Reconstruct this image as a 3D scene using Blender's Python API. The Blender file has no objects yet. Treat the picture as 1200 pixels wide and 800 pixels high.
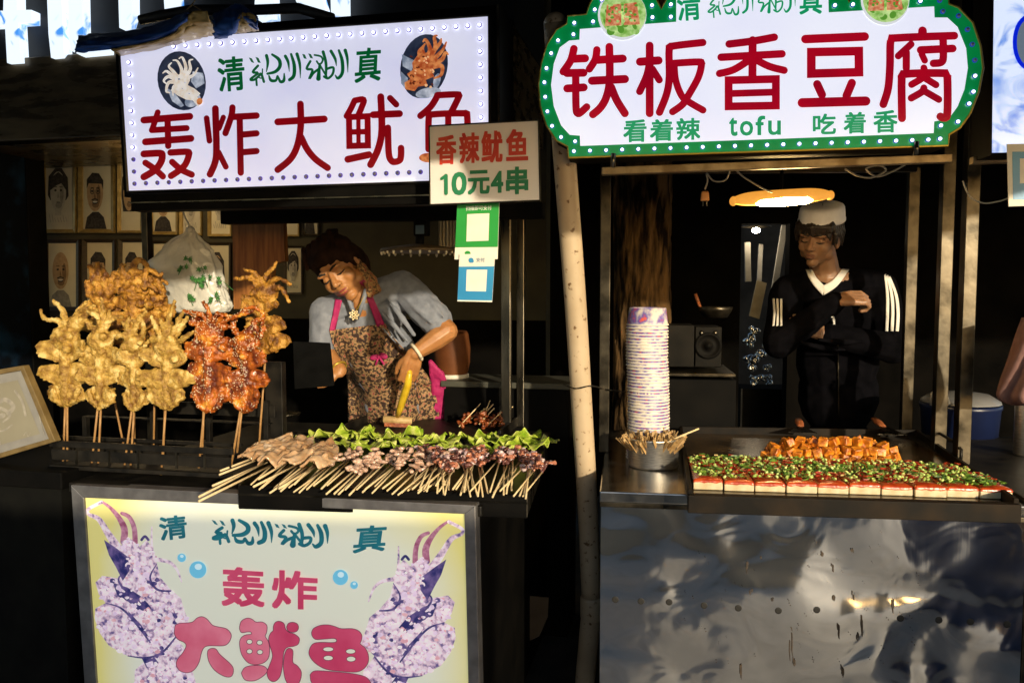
import bpy, bmesh, math, random
from mathutils import Vector, Matrix, noise
from mathutils.geometry import tessellate_polygon
R = math.radians
SC = bpy.context.scene
COL = SC.collection
random.seed(7)

# ------------------------------------------------------------------ camera
PITCH, FPX, CAMZ = R(3.7), 933.0, 1.45
cam = bpy.data.cameras.new('Camera')
cam.lens = 28.0; cam.sensor_width = 36.0; cam.clip_start = .02; cam.clip_end = 500
camo = bpy.data.objects.new('Camera', cam); COL.objects.link(camo)
camo.location = (0, 0, CAMZ); camo.rotation_euler = (R(90) - PITCH, 0, 0)
SC.camera = camo

# ------------------------------------------------------------------ sky, sun, exposure
SUN_EL, SUN_AZ = R(11), R(22)        # azimuth: how far right of straight behind the viewer
W = bpy.data.worlds.new('World'); SC.world = W; W.use_nodes = True
wn = W.node_tree
bg = wn.nodes['Background']
sky = wn.nodes.new('ShaderNodeTexSky'); sky.sky_type = 'NISHITA'; sky.sun_disc = False
sky.sun_elevation = SUN_EL; sky.sun_rotation = R(180) - SUN_AZ
wn.links.new(sky.outputs[0], bg.inputs[0]); bg.inputs[1].default_value = 0.15
sl = bpy.data.lights.new('Sun', 'SUN'); sl.energy = 3.6; sl.angle = R(1.0); sl.color = (1.0, .85, .60)
so = bpy.data.objects.new('Sun', sl); COL.objects.link(so)
sd = Vector((math.sin(SUN_AZ) * math.cos(SUN_EL), -math.cos(SUN_AZ) * math.cos(SUN_EL), math.sin(SUN_EL)))
so.rotation_euler = sd.to_track_quat('Z', 'Y').to_euler(); so.location = sd * 20
SC.view_settings.view_transform = 'Standard'; SC.view_settings.look = 'None'
SC.view_settings.exposure = 0.5; SC.view_settings.gamma = 1.0
SC.view_settings.use_curve_mapping = False

# ------------------------------------------------------------------ helpers
def lin(v):
    v /= 255.0
    return v / 12.92 if v <= .04045 else ((v + .055) / 1.055) ** 2.4
def rgb(r, g, b): return (lin(r), lin(g), lin(b))
def ray(x, y):
    cx, cy = (x - 600) / FPX, (400 - y) / FPX
    return Vector((cx, math.cos(PITCH) + cy * math.sin(PITCH), -math.sin(PITCH) + cy * math.cos(PITCH)))
CAM = Vector((0, 0, CAMZ))
class Fr:
    """an upright local frame: u along the front, v into the depth, z up"""
    def __init__(s, px, py, depth, yaw):
        d = ray(px, py); o = CAM + d * (depth / d.y)
        s.o = Vector((o.x, o.y, 0)); a = R(yaw)
        s.U = Vector((math.cos(a), -math.sin(a), 0)); s.V = Vector((math.sin(a), math.cos(a), 0))
        s.yaw = -a
    def w(s, u, v, z): return s.o + s.U * u + s.V * v + Vector((0, 0, z))
    def at(s, x, y, v=0.0):                 # where the sight line through a photo pixel meets the upright plane v
        d = ray(x, y); t = (v - (CAM - s.o).dot(s.V)) / d.dot(s.V)
        return CAM + d * t
    def uz(s, x, y, v=0.0):
        p = s.at(x, y, v); return (p - s.o).dot(s.U), p.z
    def uv(s, x, y, z):                     # ... and the level plane z
        d = ray(x, y); t = (z - CAMZ) / d.z; p = CAM + d * t - s.o
        return p.dot(s.U), p.dot(s.V)
def level(x, y, z):
    d = ray(x, y); return CAM + d * ((z - CAMZ) / d.z)
def deep(x, y, D):
    d = ray(x, y); return CAM + d * (D / d.y)

class MB:
    """collects shapes for ONE mesh"""
    def __init__(s): s.v = []; s.f = []; s.m = []; s.sm = []
    def add(s, vs, fs, mi=0, smooth=False):
        b = len(s.v); s.v += [Vector(v) for v in vs]
        for f in fs: s.f.append([b + i for i in f]); s.m.append(mi); s.sm.append(smooth)
        return s
    def hexa(s, p, mi=0):                   # p: 8 corners, bottom ring then top ring
        return s.add(p, [(0, 3, 2, 1), (4, 5, 6, 7), (0, 1, 5, 4), (1, 2, 6, 5), (2, 3, 7, 6), (3, 0, 4, 7)], mi)
    def box(s, fr, u0, u1, v0, v1, z0, z1, mi=0):
        q = [(u0, v0), (u1, v0), (u1, v1), (u0, v1)]
        return s.hexa([fr.w(a, b, z0) for a, b in q] + [fr.w(a, b, z1) for a, b in q], mi)
    def quadslab(s, p, n, t, mi=0):         # 4 points anticlockwise seen from the front, thickness t away from n
        p = [Vector(a) for a in p]; n = Vector(n)
        return s.hexa([a - n * t for a in p] + p, mi)
    def tube(s, pts, r, seg=8, cap=True, mi=0, flat=1.0, up=None):
        pts = [Vector(p) for p in pts]; n = len(pts)
        rr = r if isinstance(r, (list, tuple)) else [r] * n
        rings = []; t0 = (pts[1] - pts[0]).normalized()
        ref = Vector(up) if up is not None else (Vector((0, 0, 1)) if abs(t0.z) < .9 else Vector((1, 0, 0)))
        for i, p in enumerate(pts):
            t = (pts[min(i + 1, n - 1)] - pts[max(i - 1, 0)]).normalized()
            a = t.cross(ref)
            if a.length < 1e-5: a = t.orthogonal()
            a.normalize(); b = a.cross(t).normalized(); ref = b
            rings.append([p + a * (rr[i] * math.cos(2 * math.pi * k / seg)) + b * (rr[i] * flat * math.sin(2 * math.pi * k / seg)) for k in range(seg)])
        vs = [v for g in rings for v in g]
        fs = [(i * seg + k, i * seg + (k + 1) % seg, (i + 1) * seg + (k + 1) % seg, (i + 1) * seg + k) for i in range(n - 1) for k in range(seg)]
        if cap: fs += [tuple(range(seg - 1, -1, -1)), tuple((n - 1) * seg + k for k in range(seg))]
        return s.add(vs, fs, mi, seg > 6)
    def lathe(s, c, prof, seg=24, mi=0, axis=None):      # prof: [(r, h)]
        c = Vector(c); A = Vector(axis or (0, 0, 1)).normalized(); X = A.orthogonal().normalized(); Y = A.cross(X)
        vs = [c + X * (r * math.cos(2 * math.pi * k / seg)) + Y * (r * math.sin(2 * math.pi * k / seg)) + A * h for r, h in prof for k in range(seg)]
        fs = [(i * seg + k, i * seg + (k + 1) % seg, (i + 1) * seg + (k + 1) % seg, (i + 1) * seg + k) for i in range(len(prof) - 1) for k in range(seg)]
        return s.add(vs, fs, mi, True)
    def ell(s, c, r, rot=None, seg=14, rings=9, mi=0):
        c = Vector(c); M = rot or Matrix.Identity(3); vs = []; fs = []
        for i in range(rings + 1):
            a = math.pi * i / rings
            for k in range(seg):
                b = 2 * math.pi * k / seg
                vs.append(c + M @ Vector((r[0] * math.sin(a) * math.cos(b), r[1] * math.sin(a) * math.sin(b), r[2] * math.cos(a))))
        for i in range(rings):
            for k in range(seg):
                fs.append((i * seg + k, (i + 1) * seg + k, (i + 1) * seg + (k + 1) % seg, i * seg + (k + 1) % seg))
        return s.add(vs, fs, mi, True)
    def poly(s, pts, mi=0):
        pts = [Vector(p) for p in pts]
        tr = tessellate_polygon([pts])
        return s.add(pts, [tuple(t) for t in tr], mi)
    def cap_chain(s, pts, rr, mi=0, seg=10):              # tapered limb with round ends
        pts = [Vector(p) for p in pts]
        s.tube(pts, rr, seg, True, mi)
        for p, r in zip(pts, rr): s.ell(p, (r, r, r), None, seg, 6, mi)
        return s

def mesh_of(mb, name, mats):
    me = bpy.data.meshes.new(name)
    me.from_pydata([tuple(v) for v in mb.v], [], mb.f)
    for m in (mats if isinstance(mats, (list, tuple)) else [mats]): me.materials.append(m)
    me.polygons.foreach_set('material_index', mb.m); me.polygons.foreach_set('use_smooth', mb.sm)
    me.update(); return me
def tag(o, label=None, cat=None, group=None, kind=None):
    if label: o['label'] = label
    if cat: o['category'] = cat
    if group: o['group'] = group
    if kind: o['kind'] = kind
    return o
def thing(name, loc, label, cat, group=None):
    o = bpy.data.objects.new(name, None); o.location = loc; o.empty_display_size = .05
    COL.objects.link(o); return tag(o, label, cat, group)
def wloc(o):
    p = Vector((0, 0, 0))
    while o: p += o.location; o = o.parent
    return p
def obj(name, mb, mat, parent=None, label=None, cat=None, group=None, kind=None, bevel=0, fix=True):
    """link the collected shapes as ONE object; its origin is its base"""
    if parent is None:
        xs = [v.x for v in mb.v]; ys = [v.y for v in mb.v]; zs = [v.z for v in mb.v]
        base = Vector(((min(xs) + max(xs)) / 2, (min(ys) + max(ys)) / 2, min(zs)))
    else: base = wloc(parent)
    for v in mb.v: v -= base
    me = mesh_of(mb, name, mat)
    if fix:
        bm = bmesh.new(); bm.from_mesh(me); bmesh.ops.recalc_face_normals(bm, faces=bm.faces); bm.to_mesh(me); bm.free()
    o = bpy.data.objects.new(name, me); COL.objects.link(o)
    if parent is None: o.location = base
    else: o.parent = parent
    if bevel:
        b = o.modifiers.new('bevel', 'BEVEL'); b.width = bevel; b.segments = 2; b.limit_method = 'ANGLE'
    return tag(o, label, cat, group, kind)
def copy_tree(o, parent=None):
    c = o.copy(); COL.objects.link(c)
    if parent is not None: c.parent = parent
    for ch in [k for k in bpy.data.objects if k.parent == o]: copy_tree(ch, c)
    return c
def fuse(mb, vox, smooth=2, rough=0.0, rscale=60.0, seed=0.0, factor=.5):
    """melt overlapping shapes into one continuous skin"""
    me = mesh_of(mb, 'tmp', [])
    o = bpy.data.objects.new('tmp', me); COL.objects.link(o)
    m = o.modifiers.new('r', 'REMESH'); m.mode = 'VOXEL'; m.voxel_size = vox; m.use_smooth_shade = True
    if smooth:
        k = o.modifiers.new('s', 'SMOOTH'); k.iterations = smooth; k.factor = factor
    dg = bpy.context.evaluated_depsgraph_get()
    e = o.evaluated_get(dg).to_mesh()
    out = MB()
    vs = [v.co.copy() for v in e.vertices]
    if rough:
        ns = [v.normal.copy() for v in e.vertices]
        sv = Vector((seed, seed * 1.7, -seed))
        vs = [p + n * (rough * (noise.noise(p * rscale + sv) + .6 * noise.noise(p * rscale * 2.3 + sv))) for p, n in zip(vs, ns)]
    out.add(vs, [tuple(p.vertices) for p in e.polygons], 0, True)
    o.to_mesh_clear(); bpy.data.objects.remove(o); bpy.data.meshes.remove(me)
    return out
def spline(pts, n=6):
    """Catmull-Rom through tuples of any length"""
    if len(pts) < 3: return [tuple(p) for p in pts]
    P = [pts[0]] + list(pts) + [pts[-1]]; out = []
    for i in range(1, len(P) - 2):
        for k in range(n):
            t = k / n; a, b, c, d = P[i - 1], P[i], P[i + 1], P[i + 2]
            out.append(tuple(.5 * (2 * b[j] + (c[j] - a[j]) * t + (2 * a[j] - 5 * b[j] + 4 * c[j] - d[j]) * t * t + (3 * b[j] - a[j] - 3 * c[j] + d[j]) * t ** 3) for j in range(len(b))))
    out.append(tuple(pts[-1])); return out

# ---- flat print: shapes traced in photo pixels and laid on an upright plane of a frame
class Print:
    def __init__(s, fr, v, step=.00006): s.fr = fr; s.v = v; s.step = step; s.k = 0; s.mb = MB()
    def P(s, x, y): return s.fr.at(x, y, s.v - s.step * s.k)
    def poly(s, pts, mi=0):
        s.k += 1; s.mb.poly([s.P(*p) for p in pts], mi)
    def oval(s, cx, cy, rx, ry, mi=0, rot=0, n=28):
        c, q = math.cos(R(rot)), math.sin(R(rot))
        s.poly([(cx + rx * math.cos(t) * c - ry * math.sin(t) * q, cy + rx * math.cos(t) * q + ry * math.sin(t) * c) for t in [2 * math.pi * i / n for i in range(n)]], mi)
    def stroke(s, pts, w, mi=0, smooth=True, closed=False, n=5):
        """pts in pixels, w = full width, a number or one per point"""
        ws = w if isinstance(w, (list, tuple)) else [w] * len(pts)
        q = [(p[0], p[1], ws[i]) for i, p in enumerate(pts)]
        if closed: q = q + [q[0]]
        elif smooth: q = spline(q, n)
        s.k += 1
        L = []; Rr = []
        for i, (x, y, ww) in enumerate(q):
            a = q[max(i - 1, 0)]; b = q[min(i + 1, len(q) - 1)]
            if closed and i in (0, len(q) - 1): a = q[-2]; b = q[1]
            dx, dy = b[0] - a[0], b[1] - a[1]
            if closed:
                l1 = math.hypot(x - a[0], y - a[1]) or 1; l2 = math.hypot(b[0] - x, b[1] - y) or 1
                dx, dy = (x - a[0]) / l1 + (b[0] - x) / l2, (y - a[1]) / l1 + (b[1] - y) / l2
            l = math.hypot(dx, dy) or 1
            nx, ny = -dy / l, dx / l
            m = 1.0
            if closed:
                e = (x - a[0], y - a[1]); el = math.hypot(*e) or 1
                m = 1 / max(.5, abs((e[0] * dx + e[1] * dy) / (el * l)))
            h = ww / 2 * m
            L.append((x + nx * h, y + ny * h)); Rr.append((x - nx * h, y - ny * h))
        vs = [s.P(*p) for p in L] + [s.P(*p) for p in Rr]; N = len(q)
        s.mb.add(vs, [(i, i + 1, N + i + 1, N + i) for i in range(N - 1)], mi)
        if not closed:
            for i, j in ((0, 1), (N - 1, N - 2)):
                x, y, ww = q[i]; a0 = math.atan2(y - q[j][1], x - q[j][0])
                arc = [(x + ww / 2 * math.cos(a0 + t), y + ww / 2 * math.sin(a0 + t)) for t in [math.pi * (-.5 + k / 8) for k in range(9)]]
                b = [s.P(*p) for p in arc]
                s.mb.add(b, [tuple(range(9))], mi)
    def text(s, body, quad, mi=0, bold=0.0, slant=0.0):
        """lettering fitted into a pixel quad (top-left, top-right, bottom-right, bottom-left)"""
        cu = bpy.data.curves.new('t', 'FONT'); cu.body = body; cu.resolution_u = 3
        o = bpy.data.objects.new('t', cu); COL.objects.link(o)
        e = o.evaluated_get(bpy.context.evaluated_depsgraph_get()).to_mesh()
        vs = [v.co.copy() for v in e.vertices]; fs = [tuple(p.vertices) for p in e.polygons]
        o.to_mesh_clear(); bpy.data.objects.remove(o); bpy.data.curves.remove(cu)
        x0, x1 = min(v.x for v in vs), max(v.x for v in vs); y0, y1 = min(v.y for v in vs), max(v.y for v in vs)
        base = []
        for v in vs:
            a, b = (v.x - x0) / (x1 - x0), (y1 - v.y) / (y1 - y0); a += slant * (b - .5)
            base.append([(1 - b) * ((1 - a) * quad[0][j] + a * quad[1][j]) + b * ((1 - a) * quad[3][j] + a * quad[2][j]) for j in (0, 1)])
        d = bold * abs(quad[2][1] - quad[1][1]) * .9                # heavier strokes: the same outline laid a hair apart
        for dx, dy in ([(0, 0)] if not bold else [(0, 0), (d, d), (-d, d), (d, -d), (-d, -d), (d, 0), (-d, 0), (0, d), (0, -d)]):
            s.k += 1; s.mb.add([s.P(p[0] + dx, p[1] + dy) for p in base], fs, mi)
        s.k -= 0
    def obj(s, name, mats, parent=None, **k): return obj(name, s.mb, mats, parent, fix=False, **k)

# ------------------------------------------------------------------ materials
MATS = {}
def nd(nt, t, **k):
    n = nt.nodes.new(t)
    for a, b in k.items(): setattr(n, a, b)
    return n
def mat(name, col, rough=.6, metal=0.0, col2=None, scale=12.0, detail=6, amount=(.35, .65), bump=0.0, bscale=None, stretch=(1, 1, 1), tex='NOISE',
        spec=.5, emit=None, estr=0.0, trans=0.0, sss=0.0, coat=0.0, rvar=0.0, col3=None, sheen=0.0, alpha=1.0, sample=True):
    m = bpy.data.materials.new(name); m.use_nodes = True; nt = m.node_tree; b = nt.nodes['Principled BSDF']
    b.inputs['Base Color'].default_value = (*col, 1); b.inputs['Roughness'].default_value = rough; b.inputs['Metallic'].default_value = metal
    b.inputs['Specular IOR Level'].default_value = spec
    if coat: b.inputs['Coat Weight'].default_value = coat; b.inputs['Coat Roughness'].default_value = .15
    if trans: b.inputs['Transmission Weight'].default_value = trans
    if alpha < 1: b.inputs['Alpha'].default_value = alpha
    if sss: b.inputs['Subsurface Weight'].default_value = sss; b.inputs['Subsurface Radius'].default_value = (.012, .005, .003); b.inputs['Subsurface Scale'].default_value = .6
    if sheen: b.inputs['Sheen Weight'].default_value = sheen
    tc = nd(nt, 'ShaderNodeTexCoord'); mp = nd(nt, 'ShaderNodeMapping'); mp.inputs['Scale'].default_value = stretch
    nt.links.new(tc.outputs['Object'], mp.inputs[0])
    if tex == 'VORO': tx = nd(nt, 'ShaderNodeTexVoronoi'); out = tx.outputs['Distance']
    else: tx = nd(nt, 'ShaderNodeTexNoise'); tx.inputs['Detail'].default_value = detail; out = tx.outputs['Fac']
    tx.inputs['Scale'].default_value = scale; nt.links.new(mp.outputs[0], tx.inputs['Vector'])
    if col2 is not None:
        cr = nd(nt, 'ShaderNodeValToRGB'); e = cr.color_ramp.elements
        e[0].position, e[1].position = amount; e[0].color = (*col, 1); e[1].color = (*col2, 1)
        if col3 is not None:
            k = e.new(min(1, amount[1] + .12)); k.color = (*col3, 1)
        nt.links.new(out, cr.inputs[0]); nt.links.new(cr.outputs[0], b.inputs['Base Color'])
        m['ramp'] = 1
    if rvar:
        mr = nd(nt, 'ShaderNodeMapRange'); mr.inputs['To Min'].default_value = max(0, rough - rvar); mr.inputs['To Max'].default_value = rough + rvar
        nt.links.new(out, mr.inputs[0]); nt.links.new(mr.outputs[0], b.inputs['Roughness'])
    if bump:
        t2 = nd(nt, 'ShaderNodeTexNoise'); t2.inputs['Scale'].default_value = bscale or scale; t2.inputs['Detail'].default_value = 5
        nt.links.new(mp.outputs[0], t2.inputs['Vector'])
        bp = nd(nt, 'ShaderNodeBump'); bp.inputs['Strength'].default_value = 1.0; bp.inputs['Distance'].default_value = bump
        nt.links.new(t2.outputs['Fac'], bp.inputs['Height']); nt.links.new(bp.outputs[0], b.inputs['Normal'])
    if emit is not None:
        b.inputs['Emission Color'].default_value = (*emit, 1); b.inputs['Emission Strength'].default_value = estr
        if not sample: m.cycles.emission_sampling = 'NONE'
    MATS[name] = m; return m
def M(n): return MATS[n]
# ------------------------------------------------------------------ palette
STEEL = mat('brushed_steel', (.08, .07, .055), .28, 1.0, (.20, .175, .135), 26, 5, bump=.0006, bscale=9, stretch=(1, 1, .15), rvar=.12)
STEELD = mat('grimy_steel', (.022, .019, .014), .36, .9, (.085, .072, .052), 14, 6, bump=.0012, rvar=.15)
IRON = mat('dark_iron', (.005, .0045, .004), .5, .2, (.020, .017, .013), 18, 6, bump=.001, spec=.25)
BLACKP = mat('black_paint', (.002, .002, .002), .6, 0, (.0045, .004, .0035), 9, 5, bump=.001, spec=.06)
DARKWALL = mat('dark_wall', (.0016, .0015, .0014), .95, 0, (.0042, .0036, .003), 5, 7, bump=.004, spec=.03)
WALLOL = mat('olive_plaster', (.035, .030, .016), .85, 0, (.06, .052, .028), 4, 7, bump=.003)
PAVE = mat('worn_pavement', (.40, .385, .36), .75, 0, (.52, .505, .48), 6, 8, bump=.004)
WOODF = mat('gilt_frame', (.30, .20, .06), .42, .35, (.42, .30, .10), 30, 4, bump=.0008)
WOODD = mat('dark_frame_wood', (.022, .014, .006), .45, 0, (.05, .032, .012), 26, 4, stretch=(1, 1, 6), bump=.0008)
PAPER = mat('portrait_paper', (.62, .56, .40), .85, 0, (.70, .64, .47), 7, 3)
PAPERG = mat('sketch_paper', (.50, .46, .36), .85, 0, (.60, .55, .44), 5, 3)
MATB = mat('mount_board', (.66, .63, .55), .9, 0, (.72, .69, .60), 30, 3)
INK = mat('charcoal_ink', (.02, .018, .016), .9, 0, (.06, .05, .045), 60, 4)
SKINP = mat('drawn_skin', (.42, .27, .14), .9, 0, (.52, .36, .20), 40, 4)
SKIND = mat('drawn_shade', (.20, .12, .06), .9, 0, (.28, .17, .09), 40, 4)
GREY1 = mat('drawn_grey', (.22, .20, .17), .9, 0, (.34, .31, .26), 40, 5)
GREY2 = mat('drawn_pale_grey', (.42, .38, .31), .9, 0, (.50, .46, .38), 30, 5)
BLUEP = mat('dark_blue_paint', (.0015, .003, .006), .8, 0, (.008, .03, .07), 5, 7, amount=(.5, .75), spec=.08, bump=.002)

# ------------------------------------------------------------------ frames of reference
FL = Fr(320, 580, 2.17, 12)      # front of the squid stall
FS = Fr(360, 130, 2.20, 13)      # its sign
FR_ = Fr(950, 590, 2.10, 8)      # front of the tofu stall
FW = Fr(200, 250, 5.2, 12)       # back wall with portraits
FB = Fr(880, 300, 5.4, 8)        # back wall behind the tofu stall

# ------------------------------------------------------------------ ground and shell
mb = MB(); mb.add([(-60, -60, 0), (60, -60, 0), (60, 60, 0), (-60, 60, 0)], [(0, 1, 2, 3)])
obj('ground', mb, mat('dark_asphalt', (.022, .021, .020), .8, 0, (.045, .042, .038), 9, 8, bump=.004), kind='structure')
mb = MB(); mb.add([(-12, -9, .004), (12, -9, .004), (12, 1.95, .004), (-12, 1.95, .004)], [(0, 1, 2, 3)])
obj('pavement', mb, PAVE, kind='structure')

def wall(name, fr, u0, u1, v, z0, z1, m, label, t=.15):
    b = MB(); b.box(fr, u0, u1, v, v + t, z0, z1)
    return obj(name, b, m, label=label, cat='wall')
uL, _ = FW.uz(-260, 300); uR, _ = FW.uz(640, 300)
wall('portrait_wall', FW, uL, uR, 0, 0, 4.6, WALLOL, 'olive plaster wall hung with framed portraits behind the squid stall')
b = MB(); b.box(FW, uL, uR, -.03, -.002, 0, 1.27)
obj('wall_foot_shade', b, DARKWALL, label='dark panel added as shade along the foot of the portrait wall', cat='panelling')  # dark sheet stands in for shade on the lower wall
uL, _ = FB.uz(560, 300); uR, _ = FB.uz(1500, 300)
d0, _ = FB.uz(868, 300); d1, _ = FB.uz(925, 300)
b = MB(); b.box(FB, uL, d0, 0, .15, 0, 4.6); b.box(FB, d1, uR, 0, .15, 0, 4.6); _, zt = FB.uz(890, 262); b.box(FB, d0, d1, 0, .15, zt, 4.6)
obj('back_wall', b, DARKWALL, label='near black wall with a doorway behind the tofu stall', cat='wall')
# the roof over the lane: its front edge is what shades everything above head height
AW0, AW1 = 0.9, 6.2
b = MB()
ed = [(-7, 1.87), (-.9, 1.87), (-.40, 1.86), (-.30, 1.88), (-.12, 1.95), (.02, 2.0), (.31, 2.0), (.35, 1.90), (.46, 1.88), (.62, 1.905), (1.0, 1.905), (1.7, 1.92), (2.05, 2.0), (2.5, 2.03), (6, 2.0)]  # edge heights shaped to set the shadow line on each thing
for (xa, za), (xb, zb) in zip(ed, ed[1:]):
    b.hexa([(xa, AW0, za), (xb, AW0, zb), (xb, AW1, 4.2), (xa, AW1, 4.2), (xa, AW0, za + .03), (xb, AW0, zb + .03), (xb, AW1, 4.24), (xa, AW1, 4.24)])
obj('awning', b, mat('awning_cloth', (.02, .022, .028), .9, 0, (.035, .036, .042), 8, 5), label='dark cloth awning hung over both stalls, above the picture', cat='awning')
# an unseen board fence behind the viewer, added to keep the sun off the front of the squid stall
b = MB(); b.hexa([(-5, -1.30, 0), (1.36, -1.30, 0), (1.36, -1.22, 0), (-5, -1.22, 0), (-5, -1.30, 1.54), (1.36, -1.30, 1.54), (1.36, -1.22, 1.54), (-5, -1.22, 1.54)])
obj('added_shade_fence', b, mat('shade_fence_boards', (.30, .26, .2), .8, 0, (.42, .37, .29), 8, 5, stretch=(6, 6, 1)), label='pale board fence behind the viewer, added to shade the squid stall', cat='fence')

# drum and crate added out of view, so the steel cart front mirrors colours
dr = MB(); c = Vector((1.72, .50, 0)); dr.lathe(c, [(0, .004), (.24, .004), (.25, .02), (.25, .28), (.258, .30), (.25, .32), (.25, .56), (.258, .58), (.25, .60), (.25, .86), (.24, .88), (.22, .87), (0, .87)], 36)
obj('reflection_drum', dr, mat('reflection_drum_blue', (.02, .05, .16), .4, 0, (.03, .07, .22), 6, 4), None, 'unseen blue plastic drum added for its reflection in the steel cart front', 'drum')
ct = thing('reflection_crate', (2.35, .55, 0), 'unseen red brown wooden crate added beside the blue drum for its reflection', 'crate')
bx = MB(); F0 = Fr(600, 400, 1.0, 0)
for k in range(5): F0.o = Vector((0, 0, 0)); bx.box(F0, 2.08, 2.62, .28, .30, .02 + .17 * k, .17 + .17 * k); bx.box(F0, 2.08, 2.62, .80, .82, .02 + .17 * k, .17 + .17 * k); bx.box(F0, 2.08, 2.10, .303, .797, .02 + .17 * k, .17 + .17 * k); bx.box(F0, 2.60, 2.62, .303, .797, .02 + .17 * k, .17 + .17 * k)
obj('slats', bx, mat('red_brown_wood', (.16, .05, .025), .6, 0, (.24, .09, .045), 9, 5), ct)
bx = MB()
for x, y in ((2.104, .304), (2.566, .304), (2.104, .766), (2.566, .766)): bx.box(F0, x, x + .03, y, y + .03, 0, .86)
obj('corner_posts', bx, MATS['red_brown_wood'], ct)
# ------------------------------------------------------------------ lit signs
def glow(name, col, s, base=None, rough=.35, tint=None, scale=6):
    m = mat(name, base or tuple(c * .8 for c in col), rough, 0, emit=col, estr=s)
    if tint:                                   # uneven backlight of a real light box
        nt = m.node_tree; b = nt.nodes['Principled BSDF']
        tc = nd(nt, 'ShaderNodeTexCoord'); n = nd(nt, 'ShaderNodeTexNoise'); n.inputs['Scale'].default_value = scale; n.inputs['Detail'].default_value = 3
        cr = nd(nt, 'ShaderNodeValToRGB'); cr.color_ramp.elements[0].position = .3; cr.color_ramp.elements[1].position = .7
        cr.color_ramp.elements[0].color = (*tint, 1); cr.color_ramp.elements[1].color = (*col, 1)
        nt.links.new(tc.outputs['Object'], n.inputs[0]); nt.links.new(n.outputs['Fac'], cr.inputs[0]); nt.links.new(cr.outputs[0], b.inputs['Emission Color'])
    return m
LBOX = glow('light_box_white', rgb(228, 229, 247), .60, (.55, .55, .6), .3, rgb(212, 212, 242), 5)
LBOX2 = glow('light_box_white_green_sign', rgb(236, 238, 250), .68, (.55, .55, .6), .3, rgb(226, 228, 248), 4)
RED1 = glow('backlit_red', rgb(165, 0, 14), .42, (.16, .004, .01), .3, rgb(120, 0, 16), 5)
RED2 = glow('backlit_crimson', rgb(196, 4, 34), .5, (.2, .006, .016), .25, rgb(160, 0, 32), 9)
GRN1 = glow('backlit_dark_green', rgb(0, 84, 40), .6, (.004, .06, .02))
GRN2 = glow('backlit_green_text', rgb(14, 150, 96), .6, (.01, .2, .08))
GRN3 = glow('backlit_green_border', rgb(0, 148, 70), .42, (.008, .2, .07), .22, rgb(0, 118, 56), 14)
GOLD = mat('gold_trim', (.50, .34, .05), .3, .6)
BULBON = glow('bulb_lit', (.85, .9, 1.0), 2.2); BULBON.cycles.emission_sampling = 'NONE'
BULBRIM = glow('bulb_rim_violet', (.10, .06, .42), .5); BULBRIM.cycles.emission_sampling = 'NONE'
BULBRIMB = glow('bulb_rim_blue', (.01, .05, .42), .5); BULBRIMB.cycles.emission_sampling = 'NONE'
BULBOFF = mat('bulb_unlit', (.30, .30, .42), .15, .2)
PNAVY = mat('print_navy', (.008, .012, .03), .4, 0, (.03, .04, .07), 40, 4)
PWHITE = mat('print_squid_white', (.62, .52, .42), .5, 0, (.80, .76, .72), 60, 4)
PORANGE = mat('print_squid_orange', (.36, .06, .015), .5, 0, (.70, .26, .08), 70, 5)
PGREYBLUE = mat('print_grey_blue', (.16, .20, .28), .5, 0, (.55, .58, .66), 40, 4)
PLEAF = mat('print_lettuce', (.18, .42, .06), .5, 0, (.55, .75, .30), 60, 4)
PTOFU = mat('print_red_tofu', (.50, .08, .03), .5, 0, (.75, .40, .20), 90, 4)
PPLATE = mat('print_plate', (.72, .74, .78), .5)

def self_lit(m, s):                           # emits its own colour: light through sign prints, added brightness on the poster
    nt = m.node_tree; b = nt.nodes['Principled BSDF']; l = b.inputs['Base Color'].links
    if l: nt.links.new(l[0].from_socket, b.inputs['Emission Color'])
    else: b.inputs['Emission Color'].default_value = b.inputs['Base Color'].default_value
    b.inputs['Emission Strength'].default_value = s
for m_ in (PNAVY, PWHITE, PORANGE, PGREYBLUE, PLEAF, PTOFU, PPLATE): self_lit(m_, .6)
def bulb_mesh(fr, r, on, rim):
    """one LED: a rim and a dome looking out of the sign"""
    b = MB(); n = -fr.V
    b.lathe((0, 0, 0), [(r * 1.25, 0), (r * 1.15, r * .5), (r * .8, r * .55)], 12, 0, n)
    b.lathe((0, 0, 0), [(r * .85, r * .4), (r * .75, r * .95), (r * .45, r * 1.3), (0, r * 1.42)], 12, 1, n)
    return mesh_of(b, 'led_bulb', [rim, on])
def put_bulbs(root, fr, pts, r, rim, off):
    on = bulb_mesh(fr, r, BULBON, rim); of = bulb_mesh(fr, r, BULBOFF, rim)
    for i, (x, y) in enumerate(pts):
        o = bpy.data.objects.new('led_bulb', of if off(x, y) else on); COL.objects.link(o); o.parent = root
        o.location = fr.at(x, y, -.0045) - root.location
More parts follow.
